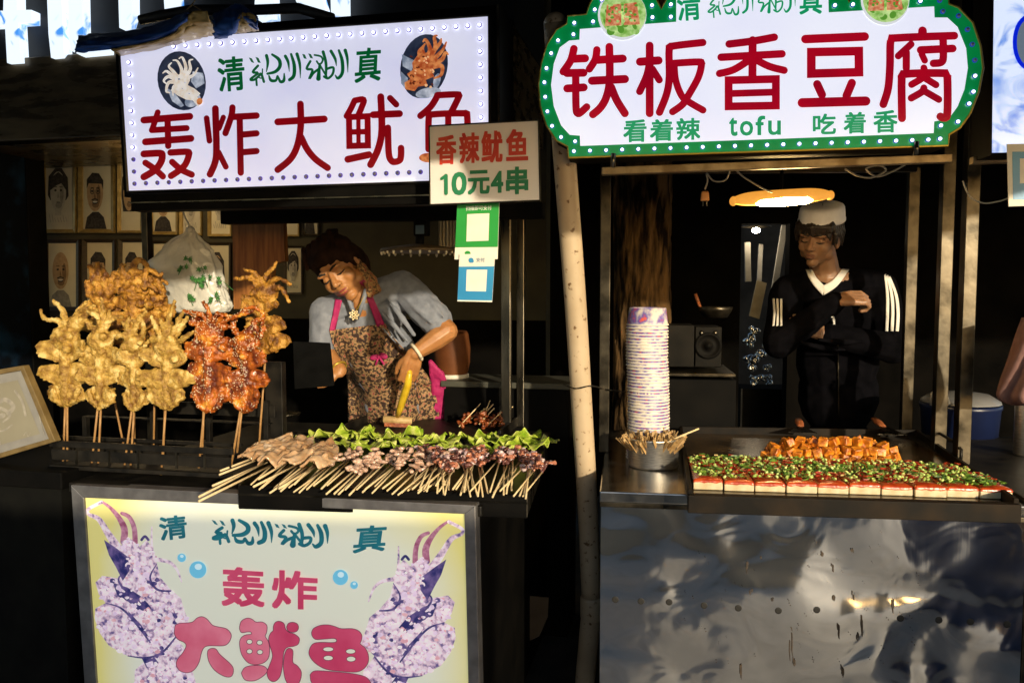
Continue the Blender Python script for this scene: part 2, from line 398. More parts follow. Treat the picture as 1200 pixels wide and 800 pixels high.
HALAL = [  # flowing script, traced: (points, widths)
 ([(193, 42), (215, 50), (233, 85), (212, 78)], 0), ([(240, 38), (262, 47), (278, 85), (258, 80)], 0),
 ([(258, 105), (222, 152), (258, 160), (206, 205), (230, 210), (262, 185), (280, 165), (300, 225)], 13), ([(246, 200), (250, 250)], 11), ([(262, 190), (285, 195), (290, 130)], 7),
 ([(318, 30), (327, 80), (318, 150)], [17, 15, 5]), ([(358, 22), (405, 60), (412, 110), (380, 150), (325, 165)], [12, 18, 19, 17, 12]),
 ([(335, 180), (350, 215), (385, 215), (395, 180), (415, 225), (440, 215), (442, 165)], [8, 16, 14, 8, 15, 16, 7]),
 ([(450, 35), (470, 80), (478, 150)], [16, 14, 3]), ([(490, 20), (512, 100), (510, 180), (480, 212)], [12, 18, 19, 17]), ([(532, 20), (552, 100), (555, 200)], [17, 14, 3]),
 ([(568, 18), (588, 25), (600, 58), (580, 52)], 0), ([(610, 15), (630, 22), (645, 55), (625, 50)], 0),
 ([(625, 75), (600, 130), (640, 140), (618, 205), (650, 160), (690, 130)], 13), ([(655, 28), (700, 40), (712, 70), (690, 100), (670, 75)], 10), ([(690, 95), (682, 205)], [10, 24]),
 ([(690, 100), (740, 190)], 10), ([(715, 5), (735, 90), (735, 180)], [16, 15, 12]), ([(735, 135), (785, 122), (782, 170), (750, 203), (722, 190)], 13),
 ([(770, 0), (800, 60), (808, 112)], [16, 14, 3]), ([(825, -5), (848, 70), (850, 160), (820, 203), (800, 180)], [12, 18, 18, 16, 6]), ([(870, -5), (885, 60), (888, 160)], [18, 14, 3])]
def halal(pr, quad, mi=0, fat=1.0):
    def T(x, y):
        a = (x - 193) / 697; b = (y + .065 * (x - 193) - 38) / 217
        return tuple((1 - b) * ((1 - a) * quad[0][j] + a * quad[1][j]) + b * ((1 - a) * quad[3][j] + a * quad[2][j]) for j in (0, 1))
    sc = math.hypot(quad[1][0] - quad[0][0], quad[1][1] - quad[0][1]) / 697 * fat
    for pts, w in HALAL:
        q = [T(*p) for p in pts]
        if w == 0: pr.poly(q, mi)
        else: pr.stroke(q, [a * sc for a in w] if isinstance(w, list) else w * sc, mi)
def glyph(pr, ox, oy, s, strokes, mi=0):
    for st in strokes:
        pts, w = st[0], st[1]; closed = len(st) > 2
        pr.stroke([(ox + x / s, oy + y / s) for x, y in pts], w / s, mi, smooth=len(pts) > 2, closed=closed)

# ---- the squid sign
C4 = [(139, 48.5), (573, 18), (574, 211), (150, 225)]
sg = thing('squid_sign', FS.at(360, 225), 'white lit sign board with red squid lettering and two oval squid pictures', 'sign')
b = MB(); nrm = -FS.V
b.quadslab([FS.at(*p, 0.004) for p in [(134, 40), (585, 6), (586, 214), (146, 231)][::-1]], nrm, .16)
obj('sign_box', b, BLACKP, sg)
b = MB(); b.quadslab([FS.at(*p, 0.0) for p in C4[::-1]], nrm, .0035); obj('light_panel', b, LBOX, sg)
b = MB()
for a, c in (((139, 48.5), (573, 18)), ((574, 211), (150, 225)), ((150, 225), (139, 48.5)), ((573, 18), (574, 211)), ((583, 6), (584, 214))):
    b.tube([FS.at(*a, -.002), FS.at(*c, -.002)], .0035, 6)
obj('edge_trim', b, STEELD, sg)
p = Print(FS, -.0006)
glyph(p, 150, 120, 8, [([(150, 168), (580, 133)], 66), ([(280, 95), (250, 190), (225, 262)], 55), ([(225, 262), (550, 243)], 58), ([(372, 170), (378, 410)], 60), ([(165, 372), (590, 340)], 66),
  ([(150, 485), (300, 478), (322, 500), (310, 560), (255, 635), (150, 700)], 66), ([(165, 568), (250, 625), (328, 695)], 60), ([(400, 472), (555, 465), (572, 490), (540, 580), (480, 640), (405, 690)], 62), ([(415, 560), (500, 632), (598, 678)], 60),
  ([(738, 150), (765, 362)], 54), ([(820, 60), (830, 420), (818, 560), (770, 675)], 64), ([(895, 142), (855, 245)], 50), ([(850, 470), (918, 605)], 54), ([(980, 50), (970, 130), (915, 290)], 60), ([(990, 138), (1205, 126)], 62), ([(1048, 150), (1058, 660)], 60), ([(1060, 305), (1205, 292)], 60), ([(1060, 470), (1205, 458)], 60)])
glyph(p, 300, 120, 8, [([(205, 185), (640, 158)], 66), ([(417, 18), (420, 220), (390, 400), (325, 530), (205, 632)], 64), ([(425, 330), (480, 440), (560, 535), (672, 615)], 62),
  ([(925, -15), (890, 60), (850, 130)], 58), ([(925, -15), (1010, -24), (990, 50), (965, 110)], 58), ([(872, 140), (1046, 132), (1050, 405), (876, 410)], 58, 1), ([(960, 140), (962, 405)], 42), ([(880, 280), (1040, 276)], 52), ([(862, 535), (1058, 492)], 66)])
glyph(p, 430, 100, 8, [([(60, 278), (305, 268)], 66), ([(130, 110), (140, 420), (105, 600), (35, 745)], 66), ([(197, 400), (205, 640), (232, 710), (270, 718), (310, 700), (320, 650), (320, 590)], 62), ([(217, 122), (275, 182)], 58),
  ([(665, 95), (600, 200), (502, 288)], 62), ([(660, 95), (845, 88), (860, 112), (795, 245)], 62), ([(578, 600), (580, 305), (615, 275), (900, 265), (940, 292), (942, 600)], 62), ([(762, 275), (764, 600)], 60), ([(580, 440), (940, 430)], 60), ([(580, 600), (940, 590)], 60), ([(610, 690), (1000, 680)], 60)])
p.obj('red_lettering', RED1, sg)
p = Print(FS, -.0006); halal(p, [(291.5, 67), (408, 59), (408, 93), (291.5, 101)], 0, 1.35)
p.text('清', [(256, 69), (286, 66), (286, 105), (256, 108)], 0, .022, .08); p.text('真', [(417, 58), (446, 56), (446, 94), (417, 97)], 0, .022, -.06)
p.obj('green_script', GRN1, sg)
p = Print(FS, -.0012, .0001)
p.oval(213, 95, 28, 35, 0, -14); p.poly([(195, 103), (204, 108), (216, 124), (212, 126), (202, 119)], 2); p.poly([(226, 84), (238, 86), (240, 98), (230, 104), (224, 96)], 2); p.oval(226, 118, 10, 7, 2, -30)
for a in ([(212, 92), (213, 82), (208, 72), (203, 71)], [(214, 92), (218, 80), (214, 68), (210, 69)], [(216, 92), (223, 82), (222, 72), (226, 70)], [(210, 93), (203, 84), (198, 78), (201, 74)], [(208, 95), (198, 90), (192, 95), (196, 99)], [(208, 97), (198, 97), (195, 107), (199, 109)], [(209, 98), (203, 103), (203, 112)], [(217, 93), (227, 88), (232, 80)], [(206, 93), (196, 84), (191, 86)]):
    p.stroke(a, [5, 4, 2.6, 1.4][:len(a)] if len(a) == 4 else [5, 3, 1.4], 1)
p.poly([(206, 88), (216, 87), (223, 94), (220, 100), (228, 104), (235, 110), (231, 114), (238, 121), (232, 125), (226, 118), (218, 117), (208, 112), (200, 106), (206, 101)], 1)
for (x, y, r_) in ((210, 93, 1.6), (217, 97, 1.4), (214, 104, 1.2), (222, 110, 1.4)): p.oval(x, y, r_, r_ * .6, 2)
p.oval(234, 119, 3.4, 4, 3, 20); p.obj('oval_picture', [PNAVY, PWHITE, PGREYBLUE, PORANGE], sg, label='oval picture of a raw white squid')
p = Print(FS, -.0012, .0001)
p.oval(497, 78, 27.5, 38, 0, 12); p.poly([(471, 64), (487, 72), (482, 84), (472, 78)], 2); p.poly([(470, 84), (478, 92), (476, 106), (470, 98)], 2); p.oval(502, 109, 15, 6, 2, -10); p.oval(512, 95, 4, 9, 2, 15)
for a in ([(500, 70), (504, 58), (499, 47), (496, 49)], [(503, 70), (510, 56), (509, 44), (512, 42)], [(506, 72), (518, 60), (523, 50)], [(498, 70), (495, 58), (498, 52)], [(508, 75), (518, 70), (522, 62), (525, 64)], [(509, 78), (518, 78), (517, 88), (509, 92)], [(501, 68), (515, 52), (517, 46)], [(495, 72), (491, 62), (494, 56)]):
    p.stroke(a, [6, 5, 3.6, 2][:len(a)] if len(a) == 4 else [6, 4, 2], 1)
p.poly([(490, 64), (500, 62), (510, 68), (513, 78), (506, 84), (509, 90), (499, 94), (501, 100), (490, 102), (486, 107), (475, 105), (474, 97), (481, 93), (477, 87), (484, 82), (483, 74)], 1)
rr = random.Random(3)
for i in range(34): p.oval(rr.uniform(480, 508), rr.uniform(66, 103), rr.uniform(.8, 2), rr.uniform(.6, 1.4), 3 if i % 2 else 4, rr.uniform(0, 90))
pd_ = mat('print_burnt_edge', (.12, .02, .006), .5); self_lit(pd_, .6); pl_ = mat('print_pale_crumb', (.80, .45, .22), .5); self_lit(pl_, .6)
p.obj('oval_picture', [PNAVY, PORANGE, PGREYBLUE, pd_, pl_], sg, label='oval picture of an orange fried squid')
p = Print(FS, -.0008); p.oval(502, 185, 11, 5.5, 0); p.obj('small_picture', PORANGE, sg)
bp = [(204 + 13.77 * i, 55 - .0705 * 13.77 * i) for i in range(27)] + [(151.4 + .67 * i, 73.5 + 14.2 * i) for i in range(10)] + [(158 + 13.4 * i, 215.5 - .041 * 13.4 * i) for i in range(31)] + [(562.5 + .2 * i, 45.4 + 15.4 * i) for i in range(9)]
put_bulbs(sg, FS, bp, .0052, BULBRIM, lambda x, y: y > 175)

# ---- the tofu sign
OUT = [(666, 185), (665, 172), (652, 165), (640, 147), (633, 125), (631, 100), (634, 75), (641, 52), (652, 35), (664, 28), (665, 19), (687, 17), (691, 5), (702, -14), (722, -25), (748, -26), (764, -14), (771, 3), (775, 11), (779, 3), (788, -18), (815, -38), (890, -46), (962, -42), (985, -24), (991, -6), (995, 3), (999, -6), (1008, -24), (1030, -34), (1060, -34), (1082, -24), (1094, -10), (1098, -4), (1111, -4), (1112, 5), (1123, 9), (1140, 27), (1149, 54), (1152, 80), (1147, 107), (1137, 133), (1125, 150), (1112, 158), (1111, 171)]
INN = [(680, 171), (679.5, 159), (667.5, 158), (657.5, 147), (649, 125), (645.8, 100), (649, 75), (656, 56), (667, 48), (679, 47), (679.5, 34.5), (758, 28.5), (792.5, 26), (792.5, -22), (830, -30), (890, -34), (945, -31), (970, -26), (971, 15), (1006, 13), (1068, 9.5), (1094.5, 8), (1095, 21), (1110, 21), (1122, 32), (1132, 57), (1134, 80), (1130, 105), (1122, 125), (1112, 139), (1094.5, 142.5), (1094, 156)]
sg = thing('tofu_sign', FR_.at(890, 185), 'white lit sign with scalloped green border, bulbs and red tofu lettering', 'sign')
def slab(fr, pts, v0, v1, name, m, parent):
    b = MB(); f = [fr.at(*p, v0) for p in pts]; k = [q + fr.V * (v1 - v0) for q in f]; n = len(f)
    tr = tessellate_polygon([f]); b.add(f + k, [tuple(t) for t in tr] + [tuple(n + i for i in t[::-1]) for t in tr] + [(i, (i + 1) % n, n + (i + 1) % n, n + i) for i in range(n)])
    return obj(name, b, m, parent)
slab(FR_, OUT, .003, .12, 'sign_box', BLACKP, sg)
slab(FR_, OUT, 0, .0025, 'green_border', GRN3, sg)
slab(FR_, INN, -.003, -.0005, 'light_panel', LBOX2, sg)
b = MB(); b.tube([FR_.at(*p, -.001) for p in OUT + [OUT[0]]], .0026, 6); obj('gold_edge', b, GOLD, sg)
p = Print(FR_, -.0036)
glyph(p, 650, 40, 8, [([(180, 140), (150, 250), (80, 355)], 72), ([(165, 235), (285, 230)], 76), ([(115, 368), (270, 365)], 76), ([(197, 380), (200, 690), (217, 745), (245, 735), (300, 685)], 70), ([(118, 512), (272, 502)], 76),
  ([(395, 150), (380, 240), (325, 330)], 70), ([(400, 245), (638, 232)], 76), ([(350, 440), (658, 424)], 78), ([(512, 122), (515, 430), (485, 590), (430, 690), (358, 755)], 74), ([(530, 500), (580, 620), (658, 745)], 74),
  ([(890, 110), (890, 745)], 74), ([(800, 262), (973, 250)], 78), ([(885, 300), (860, 400), (797, 540)], 70), ([(915, 330), (980, 432)], 68)])
glyph(p, 770, 40, 8, [([(428, 82), (150, 115), (113, 145), (114, 400), (90, 560), (22, 735)], 70), ([(130, 278), (390, 264), (415, 290), (385, 410), (300, 565), (240, 660), (145, 730)], 68), ([(160, 300), (175, 440), (230, 580), (300, 640), (430, 715)], 66),
  ([(675, 96), (900, 68), (1098, 32)], 72), ([(600, 220), (1170, 188)], 72), ([(585, 372), (720, 335), (880, 235)], 70), ([(910, 235), (1050, 305), (1190, 342)], 70), ([(895, 60), (893, 420)], 76), ([(670, 435), (1113, 424), (1113, 672), (670, 680)], 74, 1), ([(680, 560), (1105, 546)], 66)])
glyph(p, 920, 30, 8, [([(190, 130), (745, 106)], 82), ([(245, 252), (690, 242), (692, 440), (245, 453)], 82, 1), ([(300, 552), (345, 650)], 78), ([(625, 540), (575, 660)], 78), ([(160, 726), (755, 710)], 88)])
glyph(p, 1010, 20, 8, [([(567, 132), (567, 175)], 82), ([(865, 178), (310, 200), (268, 230), (262, 460), (245, 670), (200, 820)], 74), ([(460, 258), (340, 368)], 66), ([(415, 335), (415, 480)], 70), ([(550, 312), (850, 298)], 74), ([(760, 200), (762, 380), (740, 428), (670, 437)], 72), ([(560, 350), (588, 410)], 62),
  ([(375, 950), (372, 580), (400, 537), (780, 530), (800, 565), (800, 900), (770, 945), (735, 935)], 76), ([(580, 480), (580, 560), (465, 635)], 66), ([(590, 575), (693, 638)], 66), ([(580, 668), (560, 705), (462, 762)], 68), ([(590, 700), (720, 775)], 66)])
p.obj('red_lettering', RED2, sg)
p = Print(FR_, -.0036); halal(p, [(828, -12), (932, -18), (932, 15.5), (828, 21.5)], 0, 1.1)
p.text('清', [(794, -10), (820, -12), (820, 23), (794, 25)], 0, .022, .08); p.text('真', [(938, -16), (963, -18), (963, 16), (938, 17)], 0, .022, -.06)
p.obj('green_script', GRN2, sg)
p = Print(FR_, -.0036)
for s, x0, y0, x1, y1 in (('看', 731, 141.5, 757, 166.5), ('着', 762, 141, 788, 165.5), ('辣', 793, 139.5, 820, 164)):
    p.text(s, [(x0, y0), (x1, y0 - .8), (x1, y1 - .8), (x0, y1)], 0, .03)
p.obj('small_lettering', GRN2, sg)
p = Print(FR_, -.0036)
for s, x0, y0, x1, y1 in (('吃', 953, 134.5, 979, 157.5), ('着', 989, 132.5, 1014, 156.5), ('香', 1024, 130.5, 1051, 155.5)):
    p.text(s, [(x0, y0), (x1, y0 - .8), (x1, y1 - .8), (x0, y1)], 0, .03)
p.obj('small_lettering', GRN2, sg)
p = Print(FR_, -.0036)
for s, x0, y0, x1, y1 in (('t', 855, 138.5, 863.5, 159), ('o', 867.5, 142.5, 882, 158.8), ('f', 886, 136.5, 896, 158), ('u', 900.5, 142, 914.5, 158)):
    p.text(s, [(x0, y0), (x1, y0), (x1, y1), (x0, y1)], 0, .035)
p.obj('latin_word', GRN2, sg)
for cx, cy, lb in ((729, 18, 'left'), (1037, 0.5, 'right')):
    p = Print(FR_, -.0042); p.oval(cx, cy, 28.5, 29.5, 0); p.oval(cx + 1, cy - 1, 27, 27, 1)
    rr = random.Random(cx)
    for i in range(22): p.oval(cx + rr.uniform(-19, 19), cy + rr.uniform(-4, 20), rr.uniform(3, 6), rr.uniform(2, 5), 1 if i % 2 else 3, rr.uniform(0, 90))
    p.poly([(cx - 18, cy - 12), (cx - 1, cy - 13), (cx - 1, cy + 12), (cx - 20, cy + 13)], 2); p.poly([(cx + 2, cy - 13), (cx + 17, cy - 15), (cx + 21, cy + 11), (cx + 2, cy + 12)], 2)
    for i in range(40): p.oval(cx + rr.uniform(-16, 17), cy + rr.uniform(-12, 8), rr.uniform(1, 2.4), rr.uniform(.8, 1.8), 3 if i % 2 else 1)
    mm = mat('print_scallion', (.10, .30, .03), .5); self_lit(mm, .6); p.obj('round_picture', [PPLATE, PLEAF, PTOFU, mm], sg)
rb = [(672.5 + 18.85 * i, 177.5 - .61 * i) for i in range(23)] + [(1101, 163), (657.5, 161), (674, 166), (647, 148), (641.5, 131), (639, 114), (638, 97), (640.5, 80.5), (646, 63), (654, 48), (672, 41), (673, 27.5), (695, 26), (697, 12), (705, .5), (764, 7), (764.5, 21), (786, 6), (786, 20.5), (1102, 147.5), (1122, 143), (1135, 122), (1140, 108), (1142, 89.5), (1142, 71), (1139, 52.5), (1133.5, 35), (1123, 19), (1104.5, 14), (1101, 1), (1078, 2), (999, 6), (978, 7), (720, -12), (745, -14), (800, -25), (830, -38), (890, -41), (945, -38), (1040, -30), (1060, -28)]
put_bulbs(sg, FR_, rb, .0052, BULBRIMB, lambda x, y: x > 1100 and y < 80)
# ------------------------------------------------------------------ squid stall
def PX(X, Y): return (30 + X / 2.857, 290 + Y / 2.857)
zc = FL.uz(320, 580, 0)[1]                     # height of the counter
uA = FL.uz(84, 570, 0)[0]; uB = FL.uz(559, 594, 0)[0]
cart = thing('squid_cart', FL.w((uA + uB) / 2, .4, 0), 'black snack cart carrying the squid rack, griddle and tray of raw skewers', 'cart')
b = MB(); b.box(FL, uA + .004, uB - .004, .035, 1.12, .08, zc - .03); obj('cabinet', b, BLACKP, cart, bevel=.004)
b = MB(); b.box(FL, uA - .02, uB + .01, .01, 1.14, zc - .029, zc); obj('counter_top', b, IRON, cart, bevel=.004)
b = MB()
for u in (uA + .05, uB - .05):
    for v in (.1, .7): b.lathe(FL.w(u, v, .04), [(.0, -.02), (.04, -.02), (.04, .02), (0, .02)], 14, 0, FL.U)
obj('caster', b, BLACKP, cart)
def post(fr, x0, x1, ya, yb, v, t, m, parent, name='post', z1=None):
    """upright square tube seen between two pixel columns"""
    u0, zt = fr.uz(x0, ya, v); u1, _ = fr.uz(x1, ya, v); zb = fr.uz(x0, yb, v)[1]
    b = MB(); b.box(fr, u0, u1, v, v + t, zb if z1 is None else z1, zt)
    return obj(name, b, m, parent, bevel=.002)
vp1 = FL.uv(592, 503, zc + .01)[1]; post(FL, 587, 598, 215, 500, vp1, .03, STEEL, cart, z1=zc)
post(FL, 605.5, 614, 215, 500, vp1 + .12, .03, STEEL, cart, z1=zc)
post(FL, 164, 171, 215, 500, .48, .03, STEELD, cart, z1=zc)
post(FL, 310, 330, 424, 540, .42, .03, IRON, cart, name='rack_post')
b = MB(); u0, z0 = FL.uz(152, 246, .04); u1, z1 = FL.uz(600, 212, .04)
b.box(FL, u0, u1, .045, .10, FL.uz(330, 243, .04)[1], FL.uz(330, 222, .04)[1]); obj('top_beam', b, BLACKP, cart, bevel=.003)
b = MB(); b.box(FL, u0, u1, .036, .043, FL.uz(330, 234, .04)[1], FL.uz(330, 232.6, .04)[1]); obj('beam_edge', b, STEEL, cart)
b = MB(); b.box(FL, u0, u1, .5, .55, FL.uz(330, 243, .04)[1], FL.uz(330, 222, .04)[1]); obj('top_beam', b, BLACKP, cart, bevel=.003)
# griddle plate behind the tray
g0 = FL.uv(405, 503, zc + .02); g1 = FL.uv(592, 503, zc + .02)
b = MB(); vb = FL.uv(500, 487, zc + .02)[1]
b.box(FL, g0[0], g1[0], g0[1] + .01, vb, zc + .001, zc + .012)
for q in ((g0[0], g1[0], vb, vb + .012), (g0[0] - .012, g0[0], g0[1], vb + .012), (g1[0], g1[0] + .012, g0[1], vb + .012)): b.box(FL, *q, zc + .001, zc + .04)
obj('griddle', b, IRON, cart, bevel=.002)

# poster on the front, given a glow below to brighten it
LPOST = mat('poster_sheet', (.66, .66, .52), .42, 0, (.70, .70, .58), 3, 3, spec=.4)
nt = LPOST.node_tree; bs = nt.nodes['Principled BSDF']
# the printed sheet turns from pale grey-green in the middle to lemon yellow at its rim
tc = nd(nt, 'ShaderNodeTexCoord'); sp = nd(nt, 'ShaderNodeSeparateXYZ'); nt.links.new(tc.outputs['Generated'], sp.inputs[0])
def mth(op, a, b_):
    n = nd(nt, 'ShaderNodeMath', operation=op)
    for i, q in enumerate((a, b_)):
        if isinstance(q, (int, float)): n.inputs[i].default_value = q
        else: nt.links.new(q, n.inputs[i])
    return n.outputs[0]
dx = mth('ABSOLUTE', mth('SUBTRACT', sp.outputs['X'], .52), 0); dz = mth('MAXIMUM', mth('SUBTRACT', sp.outputs['Z'], .72), 0)
nz = nd(nt, 'ShaderNodeTexNoise'); nz.inputs['Scale'].default_value = 3.5; nz.inputs['Detail'].default_value = 4; nt.links.new(tc.outputs['Object'], nz.inputs[0])
e = mth('ADD', mth('ADD', mth('POWER', mth('MULTIPLY', dx, 2.05), 4), mth('MULTIPLY', dz, 1.7)), mth('MULTIPLY', mth('SUBTRACT', nz.outputs['Fac'], .5), .55))
cr = nd(nt, 'ShaderNodeValToRGB'); k = cr.color_ramp.elements; k[0].position = .32; k[1].position = 1.0; k[0].color = (.63, .64, .54, 1); k[1].color = (.62, .56, .20, 1)
nt.links.new(e, cr.inputs[0]); nt.links.new(cr.outputs[0], bs.inputs['Base Color'])
ALUF = mat('worn_aluminium', (.17, .16, .165), .45, .7, (.26, .25, .25), 20, 6, bump=.0008)
po = thing('framed_poster', FL.w((uA + uB) / 2, 0, .10), 'yellowish squid poster in a grey metal frame on the cart front', 'poster')
fo = [(83, 568), (557, 592), (562, 815), (103, 860)]; fi = [(98, 583), (544, 602), (549, 815), (117, 860)]
def low(fr, a, z, v):                                    # run an edge on down to height z
    p0, p1 = fr.at(*a[0], v), fr.at(*a[1], v); t = (z - p0.z) / (p1.z - p0.z); return p0 + (p1 - p0) * t
Po = [FL.at(*fo[0], -.012), FL.at(*fo[1], -.012), low(FL, (fo[1], fo[2]), .11, -.012), low(FL, (fo[0], fo[3]), .11, -.012)]
Pi = [FL.at(*fi[0], -.012), FL.at(*fi[1], -.012), low(FL, (fi[1], fi[2]), .15, -.012), low(FL, (fi[0], fi[3]), .15, -.012)]
b = MB()
for i in range(4):
    j = (i + 1) % 4; q = [Po[i], Po[j], Pi[j], Pi[i]]
    b.hexa([a + FL.V * .045 for a in q] + q)
obj('frame', b, ALUF, po, bevel=.002)
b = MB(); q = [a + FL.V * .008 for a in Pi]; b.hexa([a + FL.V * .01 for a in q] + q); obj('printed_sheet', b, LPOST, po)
TEAL = mat('print_teal', (.006, .10, .14), .5, 0, (.01, .14, .18), 30, 3)
PINK = mat('print_pink', (.56, .10, .17), .5, 0, (.66, .19, .27), 9, 4)
PINKD = mat('print_deep_pink', (.46, .035, .10), .5, 0, (.54, .07, .15), 9, 4)
MAUVE = mat('print_outline', (.13, .03, .06), .5)
SKYB = mat('print_bubble', (.14, .47, .68), .5); SKYB2 = mat('print_bubble_light', (.55, .74, .82), .5)
SHEETC = mat('print_paper', (.63, .64, .53), .5)
SQM = mat('print_mauve_squid', (.10, .07, .22), .5, 0, (.54, .38, .50), 62, 9, amount=(.33, .45), col3=(.76, .64, .70))
SQM2 = mat('print_lilac_squid', (.40, .16, .26), .5, 0, (.62, .48, .60), 85, 9, amount=(.34, .44), col3=(.80, .70, .74))
SQD = mat('print_indigo', (.02, .02, .12), .5, 0, (.18, .12, .30), 50, 6, amount=(.4, .7))
SQR = mat('print_magenta', (.26, .06, .13), .5, 0, (.50, .24, .34), 60, 5)
SQP = mat('print_rose', (.60, .30, .36), .5, 0, (.68, .42, .46), 60, 4); SQL = mat('print_pale_lilac', (.62, .48, .64), .5, 0, (.72, .60, .72), 60, 4); SQW = mat('print_blush_white', (.74, .60, .66), .5, 0, (.82, .74, .76), 60, 4)
def squid_print(T, nm):
    p = Print(FL, -.0040, .000003)
    def S(pts, w, mi): p.stroke([T(*a) for a in pts], w, mi)
    S([(119, 587), (130, 595), (140, 607), (146, 620), (145, 634)], [3, 4, 6, 8, 8], 2); S([(143, 601), (152, 606), (158, 622), (158, 652)], [4, 5, 6, 7], 2)
    S([(119, 588), (104, 596), (104, 602), (116, 608), (127, 625), (140, 645), (152, 668)], [4, 4, 4, 6, 8, 11, 14], 0)
    S([(178, 617), (178, 638), (180, 662)], [1.5, 3, 5], 0); S([(213, 681), (207, 666), (198, 658), (184, 655)], [1.5, 3, 4, 5], 0)
    S([(166, 632), (170, 628), (174, 632)], 3, 1)
    p.poly([T(*a) for a in [(142, 634), (152, 630), (164, 640), (172, 632), (180, 644), (184, 660), (188, 676), (200, 690), (212, 700), (216, 714), (222, 730), (206, 745), (214, 756), (222, 772), (230, 800), (234, 840), (165, 840), (158, 800), (158, 785), (172, 771), (150, 768), (128, 756), (117, 741), (111, 724), (112, 712), (124, 706), (116, 696), (112, 682), (120, 674), (138, 677), (148, 668), (146, 652)]], 0)
    for a in ([(122, 632), (134, 640), (150, 652), (152, 668), (144, 680), (136, 664), (128, 650)], [(132, 682), (150, 688), (168, 700), (178, 712), (164, 716), (150, 704), (138, 698)], [(150, 715), (166, 732), (176, 748), (168, 742), (154, 728)], [(166, 770), (180, 768), (186, 776), (172, 782)]):
        p.poly([T(*q) for q in a], 1)
    BODY = [(142, 634), (152, 630), (164, 640), (172, 632), (180, 644), (184, 660), (188, 676), (200, 690), (212, 700), (216, 714), (222, 730), (206, 745), (214, 756), (222, 772), (230, 800), (234, 840), (165, 840), (158, 800), (158, 785), (172, 771), (150, 768), (128, 756), (117, 741), (111, 724), (112, 712), (124, 706), (116, 696), (112, 682), (120, 674), (138, 677), (148, 668), (146, 652)]
    def inside(x, y):
        c = False
        for i in range(len(BODY)):
            (x1, y1), (x2, y2) = BODY[i - 1], BODY[i]
            if (y1 > y) != (y2 > y) and x < (x2 - x1) * (y - y1) / (y2 - y1) + x1: c = not c
        return c
    r = random.Random(5); n = 0
    while n < 430:                                         # knobbly batter, crumb by crumb
        x, y = r.uniform(110, 236), r.uniform(630, 836)
        if not inside(x, y): continue
        n += 1; dk = noise.noise(Vector((x * .045, y * .045, 2.0))); s_ = r.uniform(1.3, 3.8)
        mi = 1 if dk > .30 and r.random() < .6 else (4 if r.random() < .10 else 5 if r.random() < .34 else 3 if r.random() < .5 else 6)
        q = []; ph = r.uniform(0, 6)
        for k in range(9): a = 6.283 * k / 9; d = s_ * r.uniform(.7, 1.2); q.append(T(x + d * math.cos(a + ph), y + d * .8 * math.sin(a + ph)))
        p.poly(q, mi)
    for q in ([(148, 668), (139, 678), (146, 690), (160, 700), (172, 716)], [(124, 706), (142, 712), (158, 728), (176, 752)], [(150, 768), (172, 770), (190, 764), (206, 746)], [(184, 660), (176, 676), (184, 690), (200, 692)]):
        p.stroke([T(*a) for a in q], [.8, 2.2, 2.6, 1.8, .6][:len(q)], 1)
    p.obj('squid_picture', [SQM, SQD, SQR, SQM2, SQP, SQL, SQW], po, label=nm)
squid_print(lambda x, y: (x, y), 'printed mauve squid, tentacles to the left')
squid_print(lambda x, y: (645 - x, y + 23), 'printed mauve squid, tentacles to the right')
for (x, y, r_) in ((213, 653, 5), (232, 667, 10), (399, 676, 9), (415, 685, 4.5)):
    p = Print(FL, -.0065)
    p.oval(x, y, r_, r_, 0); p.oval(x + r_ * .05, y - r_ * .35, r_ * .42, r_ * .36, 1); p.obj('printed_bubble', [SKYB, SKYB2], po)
p = Print(FL, -.0065)
p.text('清', [(187, 606), (218, 603), (219, 629), (188, 633)], 0, .03, .05); p.obj('teal_character', TEAL, po); p = Print(FL, -.0065); p.text('真', [(416, 617), (452, 615), (452, 644), (416, 647)], 0, .03, -.12)
p.obj('teal_character', TEAL, po); p = Print(FL, -.0065); halal(p, [(248, 608), (385, 616), (384, 642), (247, 636)], 0, 1.5)
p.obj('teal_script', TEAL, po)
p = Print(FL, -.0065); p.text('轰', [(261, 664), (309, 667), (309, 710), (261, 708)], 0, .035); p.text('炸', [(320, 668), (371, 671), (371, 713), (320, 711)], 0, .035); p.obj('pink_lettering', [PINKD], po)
p = Print(FL, -.0067, .0004)
def blob(pts, ox, oy, mi, holes=()):
    q = spline([(ox + x / 8, oy + y / 8) for x, y in pts] + [(ox + pts[0][0] / 8, oy + pts[0][1] / 8)], 4)[:-1]
    cx = sum(a[0] for a in q) / len(q); cy = sum(a[1] for a in q) / len(q)
    out = []
    for i, a in enumerate(q):
        b0, b1 = q[i - 1], q[(i + 1) % len(q)]; dx, dy = b1[0] - b0[0], b1[1] - b0[1]; l = math.hypot(dx, dy) or 1
        out.append((a[0] + dy / l * .75, a[1] - dx / l * .75))
    ar = sum(q[i - 1][0] * q[i][1] - q[i][0] * q[i - 1][1] for i in range(len(q)))
    if ar < 0: out = [(2 * a[0] - o[0], 2 * a[1] - o[1]) for a, o in zip(q, out)]
    p.poly(out, 0); p.poly(q, mi)
    for (x, y, rx, ry) in holes: p.oval(ox + x / 8, oy + y / 8, rx / 8 + .7, ry / 8 + .7, 0); p.oval(ox + x / 8, oy + y / 8, rx / 8, ry / 8, 3)
blob([(80, 300), (88, 258), (130, 240), (240, 230), (290, 190), (335, 178), (380, 200), (430, 255), (480, 272), (560, 290), (600, 330), (605, 370), (580, 420), (530, 445), (400, 445), (350, 465), (325, 520), (305, 600), (260, 670), (200, 697), (130, 680), (98, 630), (105, 580), (160, 510), (188, 450), (170, 415), (110, 385), (80, 340)], 195, 700, 1)
